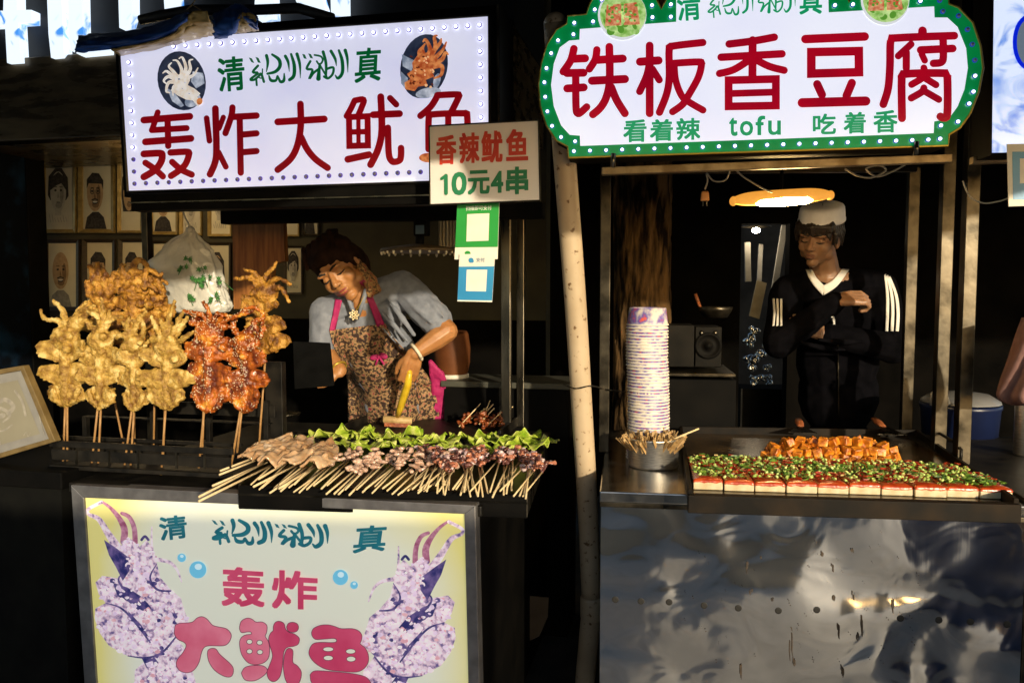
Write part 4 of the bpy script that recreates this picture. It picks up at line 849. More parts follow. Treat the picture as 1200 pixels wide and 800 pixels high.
for i in range(34):
    x = 296 + 198 * i / 33 + rn.uniform(-3, 3); y = 571 + 5 * (i / 33) + rn.uniform(-5, 6); l = rn.uniform(.8, 1.1)
    e = (x + 40 * l + rn.uniform(-6, 6), y - 34 * l + rn.uniform(-3, 2))
    raw((x, y), e, meatB if e[0] > 392 else (lambda p, d: []), 'thin bamboo skewer of pink raw squid strips in the middle of the tray', 'raw squid strip skewers', ZT + rn.uniform(.001, .014), ZT + rn.uniform(.012, .03), rn.uniform(.0021, .0028))
def meatC(p, d):
    S = d.cross(Vector((0, 0, 1))).normalized()
    for m, n_, r0 in ((RAWO, 4, .011), (RAWV, 2, .012), (RAWK, 5, .009)):
        b = MB()
        for k in range(n_): b.ell(p + d * rn.uniform(-.05, .045) + S * rn.uniform(-.02, .02) + Vector((0, 0, rn.uniform(.002, .028))), (r0 * rn.uniform(.8, 1.5), r0 * rn.uniform(.4, .8), r0 * rn.uniform(.4, .7)), Matrix.Rotation(rn.uniform(0, 6), 3, 'Z') @ Matrix.Rotation(rn.uniform(-.8, .8), 3, 'X'), 9, 6)
        q = p - d * .02; b.cap_chain([q, q + S * rn.uniform(-.02, .02) + d * .02 + Vector((0, 0, .02)), q + S * rn.uniform(-.03, .03) + d * .05 + Vector((0, 0, .012))], [.004, .0045, .003])
        yield fuse(b, .0028, 1, .0030, 110, rn.uniform(0, 9), .3), m
for i in range(38):
    x = 486 + 130 * i / 37 + rn.uniform(-4, 4); y = 574 + 7 * (i / 37) + rn.uniform(-8, 6); a = rn.uniform(-14, 40) if x < 590 else rn.uniform(0, 26)
    raw((x, y), (x + a, y - rn.uniform(30, 42)), meatC, 'thin bamboo skewer of small rust and violet octopus at the right of the tray', 'raw octopus skewers', ZT + rn.uniform(.002, .02), ZT + rn.uniform(.014, .034), rn.uniform(.0021, .0027))

# chili skewers finished on the griddle
CHI = mat('chili_meat', (.13, .022, .006), .4, 0, (.34, .09, .02), 60, 6, bump=.002, bscale=120, coat=.3)
for i in range(11):
    x = 540 + 4.6 * i; p0 = tipz(x + rn.uniform(-2, 4), 500 - rn.uniform(0, 8), zc + .03); z1 = zc + .10 + rn.uniform(-.03, .03)
    p1 = p0 + FL.U * rn.uniform(.02, .09) + FL.V * rn.uniform(.03, .08) + Vector((0, 0, rn.uniform(.05, .09)))
    root = thing('chili_skewer', p0, 'dark red cooked chili skewer in the heap at the griddle corner', 'food', 'cooked chili skewers heaped on the griddle')
    b = MB(); b.tube([p0, p1], .0022, 6); obj('stick', b, BAMBP, root)
    b = MB()
    for k in range(9): b.ell(p0 + (p1 - p0) * rn.uniform(-.1, .45) + Vector((rn.uniform(-.018, .018), rn.uniform(-.02, .02), rn.uniform(-.012, .018))), (rn.uniform(.008, .016), .008, .007), Matrix.Rotation(rn.uniform(0, 6), 3, 'Z'), 8, 5)
    obj('meat', fuse(b, .004, 1, .002, 90, i * 1.0), CHI, root, fix=False)
# pan lid left of the tray
b = MB(); c = tipz(335, 487, zc + .04); b.lathe(c, [(.0, 0), (.055, .002), (.062, .010), (.060, .012), (.05, .006), (0, .004)], 28); obj('pan_lid', b, STEEL, None, 'round shiny steel pan lid left of the woman, behind the rack', 'lid')

# ------------------------------------------------------------------ hanging bag, board, lamp
vb_ = .50
BAGM = mat('white_plastic_film', (.40, .385, .345), .22, 0, (.54, .525, .48), 9, 5, bump=.010, bscale=20, spec=.6)
bag = thing('hanging_bag', FL.at(222, 364, vb_), 'knotted white plastic bag with coriander sprigs hanging behind the fried squid', 'bag')
rows = [(266, 221, 226), (274, 215, 232), (282, 200, 238), (289, 193, 247), (297, 187, 251), (308, 175, 255), (322, 184, 259), (338, 190, 265), (352, 193, 270), (361, 196, 272), (366, 206, 269), (368, 225, 255)]
vs = []; NT = 72
for i, (y, xa, xb) in enumerate(spline(rows, 5)):
    cx_ = (xa + xb) / 2; hw = (xb - xa) / 2; sc = (FL.at(cx_ + 1, y, vb_) - FL.at(cx_, y, vb_)).length; top = max(0, 1 - i / 34)
    for k in range(NT):
        a = 2 * math.pi * k / NT; N1 = noise.noise(Vector((math.cos(a) * 2.2, math.sin(a) * 2.2, i * .09))); N2 = abs(noise.noise(Vector((math.cos(a) * 4.5 + i * .05, math.sin(a) * 4.5, i * .16 + 4)))) 
        f = 1 + .16 * top * math.sin(9 * a + 1.3 * math.sin(i * .2)) * .6 + .10 * N1 - .17 * N2
        vs.append(FL.at(cx_ + hw * math.copysign(abs(math.cos(a)) ** .8, math.cos(a)) * f, y + 1.6 * N1, vb_) + FL.V * (hw * sc * .40 * math.sin(a) * f))
nr = len(vs) // NT; b = MB(); b.add(vs, [(i * NT + k, i * NT + (k + 1) % NT, (i + 1) * NT + (k + 1) % NT, (i + 1) * NT + k) for i in range(nr - 1) for k in range(NT)] + [tuple(range(NT)), tuple((nr - 1) * NT + k for k in range(NT))], 0, True)
obj('bag_film', b, BAGM, bag)
b = MB(); b.tube([FL.at(*q, vb_) for q in [(214, 246), (217, 255), (221, 262), (223, 272)]], .0025, 6); b.ell(FL.at(223, 270, vb_), (.016, .014, .016)); obj('knot', b, BAGM, bag)
CORI = mat('coriander_green', (.02, .10, .02), .5, 0, (.05, .20, .04), 60, 4)
b = MB(); rc = random.Random(8)
for (x, y, n_) in ((214, 312, 3), (225, 300, 2), (231, 330, 7), (240, 326, 5), (222, 348, 4), (246, 352, 2), (255, 347, 2), (262, 330, 2), (236, 312, 2)):
    for _ in range(n_):
        c = FL.at(x + rc.uniform(-7, 7), y + rc.uniform(-5, 5), vb_ - .066); q = []
        for k in range(12): a = 6.283 * k / 12; rr = .013 * (1 if k % 2 else .45) * rc.uniform(.7, 1.1); q.append(c + FL.U * rr * math.cos(a) + Vector((0, 0, rr * math.sin(a))) + FL.V * rc.uniform(-.004, .002))
        b.add(q + [c], [(k, (k + 1) % 12, 12) for k in range(12)])
    b.tube([FL.at(x, y, vb_ - .062), FL.at(x + rc.uniform(-12, 12), y + 10, vb_ - .06)], .0012, 5)
obj('coriander', b, CORI, bag, fix=False)
WOODO = mat('orange_brown_wood', (.16, .05, .010), .45, 0, (.33, .13, .03), 9, 7, stretch=(6, 6, .6), bump=.002)
b = MB(); q = [(272, 240), (331, 240), (334, 306), (320, 309), (319, 318), (316, 362), (274, 362)]; f = [FL.at(*a, .95) for a in q]; k_ = [a + FL.V * .03 for a in f]; n = len(f); t_ = tessellate_polygon([f])
b.add(f + k_, [tuple(t) for t in t_] + [tuple(n + i for i in t) for t in t_] + [(i, (i + 1) % n, n + (i + 1) % n, n + i) for i in range(n)]); obj('wooden_board', b, WOODO, None, 'orange brown wooden board hanging behind the fried squid, beside the bag', 'board')
lp = thing('shelf_lamp', FL.at(490, 300, .55), 'flat dark hanging lamp shelf with glinting drops on its rim beside the green card', 'lamp')
b = MB(); c = FL.at(492, 293, .6); b.lathe(c, [(0, .02), (.04, .018), (.13, .004), (.135, -.006), (.12, -.008), (0, -.004)], 32); obj('shade', b, mat('lamp_brown', (.07, .045, .02), .5, .3, (.12, .08, .04), 30, 4), lp)
b = MB()
for k in range(26): a = 2 * math.pi * k / 26; b.ell(c + Vector((.128 * math.cos(a), .128 * math.sin(a), -.010)), (.005, .005, .004 + .003 * (k % 3)), None, 6, 4)
obj('rim_drops', b, mat('glass_drops', (.7, .6, .4), .15, 0, coat=1), lp)
b = MB(); b.tube([c, c + Vector((0, 0, .06))], .016, 10); b.tube([c + Vector((0, 0, .06)), c + Vector((0, 0, .5))], .005, 8); obj('stem', b, BLACKP, lp)
b = MB(); bar(b, FL, 484, 246, 500, 276, .58, .62); dv = obj('handset', b, BLACKP, None, 'small dark handset standing on the lamp shelf', 'handset', bevel=.004)
b = MB(); bar(b, FL, 487, 264, 497, 274, .5785, .5795); obj('display', b, mat('handset_display', (.05, .10, .16), .3), dv)
b = MB()
u0 = FL.uz(514, 250, 1.0)[0]; u1 = FL.uz(536, 250, 1.0)[0]; zt_ = FL.uz(520, 236, 1.0)[1]; zb_ = FL.uz(520, 290, 1.0)[1]; vs = []
for i in range(25):
    u = u0 + (u1 - u0) * i / 24; vs += [FL.w(u, 1.0 + .012 * math.sin(i * 1.5), zt_), FL.w(u, 1.0 + .014 * math.sin(i * 1.5 + .2), zb_)]
b.add(vs, [(2 * i, 2 * i + 2, 2 * i + 3, 2 * i + 1) for i in range(24)], 0, True); solidify(obj('pale_curtain', b, mat('cream_curtain', (.42, .36, .24), .8), None, 'short cream pleated curtain behind the payment cards', 'curtain'), .002)
# ------------------------------------------------------------------ tofu stall
zr = FR_.uz(750, 577, 0)[1]
uA2 = FR_.uz(704, 600, 0)[0]; uB2 = FR_.uz(1196, 600, 0)[0] + .02
tst = thing('tofu_cart', FR_.w((uA2 + uB2) / 2, .45, 0), 'stainless steel snack cart with a griddle of tofu and dented front panel', 'cart')
PANEL = mat('dented_steel', (.45, .44, .435), .11, 1.0, (.57, .56, .555), 3, 6, rvar=.04)
nt = PANEL.node_tree; bs = nt.nodes['Principled BSDF']
tc = nd(nt, 'ShaderNodeTexCoord'); mp = nd(nt, 'ShaderNodeMapping'); mp.inputs['Scale'].default_value = (1, 1, 1.2); nt.links.new(tc.outputs['Object'], mp.inputs[0])
n1 = nd(nt, 'ShaderNodeTexNoise'); n1.inputs['Scale'].default_value = 3.0; n1.inputs['Detail'].default_value = 1.2; n1.inputs['Distortion'].default_value = .6; nt.links.new(mp.outputs[0], n1.inputs['Vector'])
n2 = nd(nt, 'ShaderNodeTexNoise'); n2.inputs['Scale'].default_value = 90; n2.inputs['Detail'].default_value = 4; m2 = nd(nt, 'ShaderNodeMapping'); m2.inputs['Scale'].default_value = (1, 1, .05); nt.links.new(tc.outputs['Object'], m2.inputs[0]); nt.links.new(m2.outputs[0], n2.inputs['Vector'])
n4 = nd(nt, 'ShaderNodeTexNoise'); n4.inputs['Scale'].default_value = 7; n4.inputs['Distortion'].default_value = 1.6; n4.inputs['Detail'].default_value = 1; nt.links.new(mp.outputs[0], n4.inputs['Vector']); b0 = nd(nt, 'ShaderNodeBump'); b0.inputs['Distance'].default_value = .0025; nt.links.new(n4.outputs['Fac'], b0.inputs['Height'])
b1 = nd(nt, 'ShaderNodeBump'); nt.links.new(b0.outputs[0], b1.inputs['Normal']); b1.inputs['Distance'].default_value = .042; b1.inputs['Strength'].default_value = 1; nt.links.new(n1.outputs['Fac'], b1.inputs['Height'])
b2 = nd(nt, 'ShaderNodeBump'); b2.inputs['Distance'].default_value = .00006; nt.links.new(n2.outputs['Fac'], b2.inputs['Height']); nt.links.new(b1.outputs[0], b2.inputs['Normal']); nt.links.new(b2.outputs[0], bs.inputs['Normal'])
STAIN = mat('brown_drip_stain', (.016, .010, .006), .5, 0, (.05, .03, .015), 80, 4)
RIVET = mat('rivet_dimple', (.018, .017, .016), .6, 0, spec=.2)
b = MB(); b.box(FR_, uA2, uB2, .012, .02, .09, zr - .045); 
o_ = obj('front_panel', b, PANEL, tst)
rs = random.Random(12)
p = Print(FR_, .0105)
for (x, y, l) in ((876, 655, 22), (880, 690, 16), (893, 650, 6), (905, 700, 5), (927, 735, 42), (976, 660, 14), (977, 695, 10), (983, 730, 26), (1010, 720, 36), (1000, 690, 14), (1046, 700, 26), (998, 640, 8), (964, 645, 8), (1005, 742, 10), (930, 770, 10), (868, 770, 30), (987, 775, 18)):
    for k in range(rs.randint(2, 4)):
        yy = y + rs.uniform(0, l) * .5; ll = rs.uniform(3, l * .6); xx = x + rs.uniform(-1.5, 1.5)
        p.stroke([(xx, yy), (xx + rs.uniform(-.5, .5), yy + ll * .5), (xx + rs.uniform(-.8, .8), yy + ll)], [rs.uniform(.8, 1.8), rs.uniform(.8, 2), .6], 0)
for i in range(70): x, y = rs.uniform(800, 1080), rs.uniform(620, 790); p.oval(x, y, rs.uniform(.3, .9), rs.uniform(.3, .9), 0, n=6)
tag(p.obj('drip_stains', [STAIN], tst), kind='stuff')
for i, (x, y) in enumerate([(721, 702), (751, 704), (784, 705), (825, 709), (865, 712), (912, 715), (957, 714), (1055, 724), (1100, 726), (1137, 728), (1180, 731)]):
    b = MB(); b.lathe(FR_.at(x, y, .012), [(.0095, 0), (.0085, .0008), (.004, .0004), (0, .0003)], 16, 0, -FR_.V); obj('rivet', b, RIVET, tst)
b = MB(); b.box(FR_, uA2 - .004, uB2, .0, .98, zr - .03, zr); obj('counter_top', b, mat('counter_steel', (.26, .25, .24), .22, 1.0, (.40, .38, .35), 16, 6, rvar=.12, bump=.0004), tst, bevel=.004)
b = MB(); b.box(FR_, uA2 - .003, uB2, .004, .03, zr - .045, zr - .031); obj('counter_edge', b, STEELD, tst, bevel=.002)
b = MB(); b.box(FR_, uA2, uA2 + .008, .022, .96, .09, zr - .032); b.box(FR_, uB2 - .008, uB2, .022, .96, .09, zr - .032); obj('side_panel', b, STEELD, tst)
b = MB(); b.box(FR_, uA2 + .01, uB2 - .01, .94, .95, .09, zr - .032); obj('back_panel', b, STEELD, tst)
for u in (uA2 + .04, uB2 - .04):
    for v in (.05, .88): b = MB(); b.box(FR_, u - .02, u + .02, v, v + .04, 0, .088); obj('leg', b, STEELD, tst)
vP = lambda x, y: FR_.uv(x, y, zr)[1]
post(FR_, 704, 716, 192, 525, vP(710, 530), .03, STEELD, tst, z1=zr)
post(FR_, 1066, 1079, 196, 505, vP(1073, 508), .03, STEELD, tst, z1=zr)
post(FR_, 1113, 1128, -10, 530, vP(1120, 532), .035, STEELD, tst, z1=zr)
v7 = vP(710, 530)
def rail(x0, y0, x1, y1, v, hh, name, m, parent):
    A0, B0 = FR_.at(x0, y0, v), FR_.at(x1, y1, v); up = Vector((0, 0, hh)); b = MB(); n = FR_.V * .025
    b.hexa([A0, B0, B0 + n, A0 + n, A0 + up, B0 + up, B0 + n + up, A0 + n + up]); return obj(name, b, m, parent, bevel=.002)
BRASSY = mat('rusty_angle_steel', (.16, .11, .055), .45, .7, (.36, .28, .17), 18, 6, bump=.001)
rail(705, 205, 1116, 190, .10, .022, 'top_rail', BRASSY, tst)
rail(716, 204, 1075, 201, .62, .016, 'top_rail', STEELD, tst)
for x, y in ((718, 196), (1073, 182)):
    b = MB(); b.tube([FR_.at(x, y, -.008), FR_.at(x + 1, y - 16, -.008)], .007, 8); obj('sign_clip', b, STEEL, tst)
# griddle
zg = zr + .035
GF0, GF1 = FR_.uv(806, 573, zg), FR_.uv(1194, 584, zg); GB0, GB1 = FR_.uv(796, 499, zg), FR_.uv(1076, 503, zg)
def tq2(p, z): return FR_.w(p[0], p[1], z)
def wallbar2(a, c, z0, z1, t):
    A0, B0 = tq2(a, z0), tq2(c, z0); d = (B0 - A0).normalized(); n = Vector((-d.y, d.x, 0)) * t; up = Vector((0, 0, z1 - z0)); b = MB()
    b.hexa([A0, B0, B0 + n, A0 + n, A0 + up, B0 + up, B0 + n + up, A0 + n + up]); return b
grd = thing('griddle', tq2(((GF0[0] + GB1[0]) / 2, (GF0[1] + GB1[1]) / 2), zr), 'wide oily black griddle pan with a raised rim on the tofu cart', 'griddle')
OILY = mat('oily_griddle', (.035, .022, .010), .22, .6, (.13, .085, .04), 9, 7, rvar=.14, bump=.0008)
b = MB(); zf = zr + .003
b.hexa([tq2(q, zf) for q in (GF0, GF1, GB1, GB0)] + [tq2(q, zf + .006) for q in (GF0, GF1, GB1, GB0)]); obj('pan_floor', b, OILY, grd)
GRIMY = mat('greasy_rim', (.003, .0022, .0016), .6, 0, (.022, .013, .006), 11, 8, amount=(.42, .75), bump=.0015, rvar=.15, spec=.15)
for a, c, t, z0 in ((GF0, GF1, .014, zr - .024), (GF1, GB1, .012, zr + .003), (GB1, GB0, .012, zr + .003), (GB0, GF0, .012, zr + .003)):
    if a is GF0: a = (a[0], a[1] - .016); c = (c[0], c[1] - .016); t = .03
    obj('rim', wallbar2(a, c, z0, zg - (.012 if z0 < zr else 0), t), GRIMY, grd, bevel=.002)
b = MB(); q = [FR_.uv(*a, zr + .04) for a in ((1092, 512), (1126, 534))]
b.tube([tq2(q[0], zr + .03), tq2(q[0], zr + .062), tq2(((q[0][0] * .8 + q[1][0] * .2), (q[0][1] * .8 + q[1][1] * .2)), zr + .070), tq2(((q[0][0] * .2 + q[1][0] * .8), (q[0][1] * .2 + q[1][1] * .8)), zr + .070), tq2(q[1], zr + .06), tq2(q[1], zr + .02)], .005, 8); obj('handle', b, IRON, grd)

# tofu blocks, sauce and scallions
TOFU = mat('white_tofu', (.52, .41, .23), .5, 0, (.66, .55, .36), 40, 5, sss=.2, bump=.0008, bscale=80)
SAUCE = mat('red_chili_sauce', (.30, .022, .006), .25, 0, (.52, .07, .012), 40, 6, coat=.5, bump=.002, bscale=70)
zt0 = zr + .010; th = .025
F0, F1 = FR_.uv(812, 563, zt0 + th), FR_.uv(1188, 574, zt0 + th); K0, K1 = FR_.uv(806, 536, zt0 + th), FR_.uv(1124, 547, zt0 + th)
def bil(a, t): return tuple((F0[j] * (1 - a) + F1[j] * a) * (1 - t) + (K0[j] * (1 - a) + K1[j] * a) * t for j in (0, 1))
rt = random.Random(21); NC, NR_ = 10, 3
for i in range(NC):
    for j in range(NR_):
        a0, a1 = i / NC + .002, (i + 1) / NC - .002; t0, t1 = j / NR_ + .006, (j + 1) / NR_ - .006; dj = rt.uniform(-.004, .005)
        q = [bil(a0, t0), bil(a1, t0), bil(a1, t1), bil(a0, t1)]; q = [(u, v - dj) for u, v in q]
        front = j == 0; edge = 'left end of' if i == 0 else 'right end of' if i == NC - 1 else 'middle of'
        z1 = zt0 + th + rt.uniform(-.003, .0015)
        b = MB(); b.hexa([tq2(p_, zt0) for p_ in q] + [tq2(p_, z1) for p_ in q])
        o = obj('tofu_block', b, TOFU, None, 'white tofu block in the front row of the griddle, red sauce on top' if front else 'sauced tofu block behind the front row, hidden under scallions', 'food', 'tofu blocks on the griddle front' if front else 'tofu blocks behind the front row', bevel=.002)
        b = MB(); n = 14; c = [sum(p_[k] for p_ in q) / 4 for k in (0, 1)]; vs = []
        for lv, zz in ((1.01, z1 - .0055), (1.012, z1 - .001), (.94, z1 + .0035)):
            for s_ in range(4):
                for k in range(n):
                    f = k / n; pu = q[s_][0] * (1 - f) + q[(s_ + 1) % 4][0] * f; pv = q[s_][1] * (1 - f) + q[(s_ + 1) % 4][1] * f
                    drip = .004 * (noise.noise(Vector((pu * 70, pv * 70, i))) + .1) if lv == 1.01 else 0
                    vs.append(tq2((c[0] + (pu - c[0]) * lv, c[1] + (pv - c[1]) * lv), zz - drip))
        m_ = 4 * n; b.add(vs, [(r_ * m_ + k, r_ * m_ + (k + 1) % m_, (r_ + 1) * m_ + (k + 1) % m_, (r_ + 1) * m_ + k) for r_ in range(2) for k in range(m_)] + [tuple(2 * m_ + k for k in range(m_))], 0, True)
        obj('sauce', b, SAUCE, o)
def bits(name, m, n, label_seed, sz, zl, ring=False, dens=None):
    r = random.Random(label_seed); b = MB()
    for _ in range(n):
        a, t = r.uniform(.005, .99), r.uniform(.10, 1.02) ; u, v = bil(a, t); c = tq2((u, v), zt0 + th + .004 + r.uniform(0, zl))
        if dens and noise.noise(Vector((u * 9, v * 9, label_seed))) < dens: continue
        Rm = Matrix.Rotation(r.uniform(0, 6.3), 3, 'Z') @ Matrix.Rotation(r.uniform(-1.1, 1.1), 3, 'X'); s = r.uniform(.6, 1.2) * sz
        if ring:
            k = 8; vs = [c + Rm @ Vector((s * math.cos(6.283 * i / k), s * math.sin(6.283 * i / k), h)) for h in (-s * .5, s * .5) for i in range(k)]
            b.add(vs, [(i, (i + 1) % k, k + (i + 1) % k, k + i) for i in range(k)])
        else: b.hexa([c + Rm @ Vector((x * s * r.uniform(.9, 2.2), y * s * .6, z * s * .25)) for z in (-1, 1) for x, y in ((-1, -1), (1, -1), (1, 1), (-1, 1))])
    return obj(name, b, m, None, kind='stuff', fix=False)
bits('chopped_scallion', mat('scallion_green', (.035, .10, .010), .45, 0, (.13, .24, .025), 50, 4), 820, 1, .0052, .010, False, -.10)
bits('scallion_rings', mat('scallion_pale', (.30, .46, .06), .45, 0, (.58, .66, .22), 40, 4), 520, 2, .0048, .012, True)
bits('chili_flakes', mat('chili_flake_red', (.20, .008, .004), .4, 0, (.42, .05, .01), 60, 4), 560, 3, .0048, .011, False, -.12)
bits('crushed_peanut', mat('peanut_cream', (.45, .30, .10), .5, 0, (.60, .46, .2), 50, 4), 160, 4, .0032, .012)

# heap of fried tofu cubes
CUBE = mat('fried_tofu_orange', (.26, .050, .003), .36, 0, (.72, .26, .016), 32, 8, amount=(.34, .56), bump=.003, bscale=90, coat=.25, col3=(.88, .52, .12))
rq = random.Random(4); GC = 'fried tofu cubes heaped on the griddle'
NK = 0; protos = []
for k in range(6):
    b = MB(); s = .0145; vs = []
    base = [Vector((x * s * rq.uniform(.85, 1.15), y * s * rq.uniform(.75, 1.1), z * s * rq.uniform(.7, 1.05))) for z in (-1, 1) for x, y in ((-1, -1), (1, -1), (1, 1), (-1, 1))]
    b.hexa(base); protos.append(b)
for (row, y, x0, x1, n, lift) in ((0, 545, 898, 1048, 14, 0), (1, 539, 894, 1050, 15, 0), (2, 532, 894, 1048, 15, 0), (3, 525, 900, 1040, 12, 0), (4, 540, 905, 1040, 12, 1), (5, 533, 902, 1040, 12, 1), (6, 527, 910, 1020, 9, 1), (7, 534, 920, 1020, 8, 2)):
    for i in range(n):
        x = x0 + (x1 - x0) * (i + .5) / n + rq.uniform(-3, 3); z = zr + .026 + lift * .020 + rq.uniform(-.002, .004)
        u, v = FR_.uv(x, y + rq.uniform(-2, 2), zr + .02); c = FR_.w(u, v, z)
        Rm = Matrix.Rotation(rq.uniform(0, 6.3), 3, 'Z') @ Matrix.Rotation(rq.uniform(-.5, .5), 3, 'X') @ Matrix.Rotation(rq.uniform(-.4, .4), 3, 'Y')
        src = protos[rq.randrange(6)]; b = MB(); b.add([c + Rm @ q for q in src.v], [list(f) for f in src.f])
        obj('fried_tofu_cube', b, CUBE, None, 'orange fried tofu cube in the heap behind the sauced tofu', 'food', GC, bevel=.0025)
# spatulas
WRED = mat('red_wood_handle', (.20, .055, .018), .45, 0, (.32, .11, .04), 20, 5)
def spat(x, y, tx, ty, label, blade):
    p0, p1 = FR_.w(*FR_.uv(x, y, zr + .05), zr + .05), FR_.w(*FR_.uv(tx, ty, zr + .03), zr + .02); d = (p1 - p0).normalized()
    o = thing('spatula', p1, label, 'spatula'); b = MB(); b.tube([p0 - d * .02, p0 + d * .03, p0 + d * .10], [.013, .016, .011], 10, True, 0, .6); obj('handle', b, WRED, o)
    S = d.cross(Vector((0, 0, 1))).normalized(); b = MB(); q0 = p0 + d * .10; w0, w1 = .012, .05; e = q0 + d * blade
    b.hexa([q0 - S * w0, q0 + S * w0, e + S * w1, e - S * w1] + [a + Vector((0, 0, .003)) for a in (q0 - S * w0, q0 + S * w0, e + S * w1, e - S * w1)]); obj('blade', b, STEEL, o)
spat(936, 493, 946, 520, 'spatula with a short red wooden handle pointing at the man', .09)
spat(1026, 492, 1052, 512, 'spatula with a slanting wooden handle and wide blade beside the right post', .10)

# paper bowls, nested upside down
BOWL = mat('bowl_print', (.62, .56, .50), .5, 0, (.10, .08, .35), 32, 5, amount=(.40, .56), col3=(.62, .10, .05))
RIMW = mat('paper_white', (.70, .64, .54), .55, 0, (.76, .71, .62), 30, 3)
BC = FR_.w(*FR_.uv(758, 537, zr), zr); sb = 1.0
rad = (FR_.at(783, 450, FR_.uv(758, 537, zr)[1]) - FR_.at(733, 450, FR_.uv(758, 537, zr)[1])).length / 2
ztop = FR_.uz(757, 380, FR_.uv(758, 537, zr)[1])[1]; NB = 44; stp = (ztop - zr - .004) / (NB - 1); hb = .056
first = None
for i in range(NB):
    top = i == NB - 1
    if first is None or top:
        o = thing('paper_bowl', BC, '', 'bowl', 'nested paper bowls')
        b = MB(); b.lathe(BC, [(rad * .965, .002), (rad * .86, hb), (rad * .80, hb + .001), (rad * .80, hb - .002), (rad * .84, hb - .004), (rad * .945, .002)], 36); obj('wall', b, BOWL, o)
        b = MB(); b.lathe(BC, [(rad * .93, .001), (rad * .985, -.0005), (rad, .0015), (rad * .985, .0040), (rad * .95, .0040)], 36); obj('rim', b, RIMW, o)
        b = MB(); b.lathe(BC, [(0, hb - .006), (rad * .82, hb - .006), (rad * .82, hb - .0045), (0, hb - .0045)], 30); obj('base', b, RIMW, o)
        if first is None: first = o
    else: o = copy_tree(first)
    o.location = BC + Vector((rs.uniform(-.0012, .0012) + .004 * math.sin(i * .12), rs.uniform(-.001, .001), i * stp + .002)); o.rotation_euler.z = rs.uniform(0, 6)
    o['label'] = 'topmost paper bowl of the tall stack, its printed side showing' if top else 'white rimmed paper bowl nested upside down in the tall stack'
# steel pot of wooden forks
pv = FR_.uv(766, 551, zr); PC = FR_.w(pv[0], pv[1] + .07, zr); pr_ = (FR_.at(797, 530, pv[1]) - FR_.at(736, 530, pv[1])).length / 2
zpt = FR_.uz(766, 517, pv[1])[1]
b = MB(); h = zpt - zr; b.lathe(PC, [(0, .001), (pr_ * .96, .001), (pr_ * .985, .006), (pr_, h - .004), (pr_ * 1.03, h), (pr_ * 1.0, h + .002), (pr_ * .96, h - .002), (pr_ * .95, .01), (0, .008)], 40)
obj('steel_pot', b, mat('polished_steel', (.52, .49, .45), .40, 1.0, (.78, .74, .68), 40, 4, stretch=(1, 1, 10), rvar=.06), None, 'round shiny steel pot full of wooden forks in front of the bowl stack', 'pot')
FORK = mat('fork_wood', (.28, .16, .055), .6, 0, (.46, .30, .13), 40, 4)
for i in range(170):
    a, d = rs.uniform(0, 6.283), pr_ * .86 * math.sqrt(rs.random()); p0 = PC + Vector((d * math.cos(a), d * math.sin(a), h - .05)); l = rs.uniform(.058, .074)
    t = Vector((math.cos(a) * d / pr_ * .8 + rs.uniform(-.4, .4), math.sin(a) * d / pr_ * .7 + rs.uniform(-.4, .4), 1)).normalized(); S = t.cross(Vector((rs.uniform(-1, 1), rs.uniform(-1, 1), .1))).normalized(); e = p0 + t * l; N = t.cross(S) * .0008
    b = MB(); q = [p0 - S * .0028, p0 + S * .0028, e + S * .0045, e - S * .0045]; b.hexa([k + N for k in q] + [k - N for k in q])
    obj('wooden_fork', b, FORK, None, 'small wooden fork standing in the steel pot', 'fork', 'wooden forks in the steel pot')
b = MB(); b.tube([FR_.at(770, 522, pv[1] + .05), FR_.at(819, 502, pv[1] + .04)], .0028, 7); obj('bamboo_stick', b, BAMBP, None, 'single long bamboo stick leaning out of the steel pot', 'stick')

# strip lamp, plug and cables
vl = .55
lm = thing('strip_lamp', FR_.at(915, 245, vl), 'glowing warm strip lamp in a yellowed casing under the tofu sign', 'lamp')
CAS = mat('yellowed_casing', (.34, .19, .05), .6, 0, (.46, .29, .10), 22, 6, emit=(1.0, .40, .05), estr=.55)
L0, L1 = FR_.at(857, 236, vl), FR_.at(975, 229, vl); ax = L1 - L0; up = Vector((0, 0, 1)); b = MB(); vs = []; NA, NL = 14, 24
for i in range(NL + 1):                                   # a trough open to the front and below, pinched at its ends
    t = i / NL; rr = .036 * (1 - abs(2 * t - 1) ** 5 * .75)
    for th_ in (0, .003):
        for k in range(NA + 1): a = R(-40 + 255 * k / NA); vs.append(L0 + ax * t - FR_.V * ((rr + th_) * math.cos(a)) + up * ((rr * .7 + th_) * math.sin(a)))
m = NA + 1
for i in range(NL):
    for k in range(NA):
        o0 = i * 2 * m + k; o1 = (i + 1) * 2 * m + k; b.f += [[o0, o0 + 1, o1 + 1, o1], [o0 + m, o1 + m, o1 + m + 1, o0 + m + 1]]; b.m += [0, 0]; b.sm += [True, True]
b.v = vs; obj('casing', b, CAS, lm)
b = MB()
for t in (.02, .98): b.ell(L0 + ax * t, (.012, .022, .016))
obj('end_cap', b, CAS, lm)
b = MB(); c0 = L0 + ax * .22 - up * .012 - FR_.V * .026; c1 = L0 + ax * .80 - up * .012 - FR_.V * .026; b.tube([c0 + (c1 - c0) * t for t in (0, .10, .5, .90, 1)], [.004, .013, .0165, .013, .004], 12)
obj('tube', b, mat('lamp_tube', (.8, .7, .5), .4, emit=(1.0, .66, .26), estr=120), lm)
b = MB(); b.tube([L0 + ax * .5 + Vector((0, 0, .03)), L0 + ax * .5 + Vector((0, .0, .12))], .006, 6); obj('hanger', b, BLACKP, lm)
CAB = mat('white_cable', (.45, .40, .30), .5)
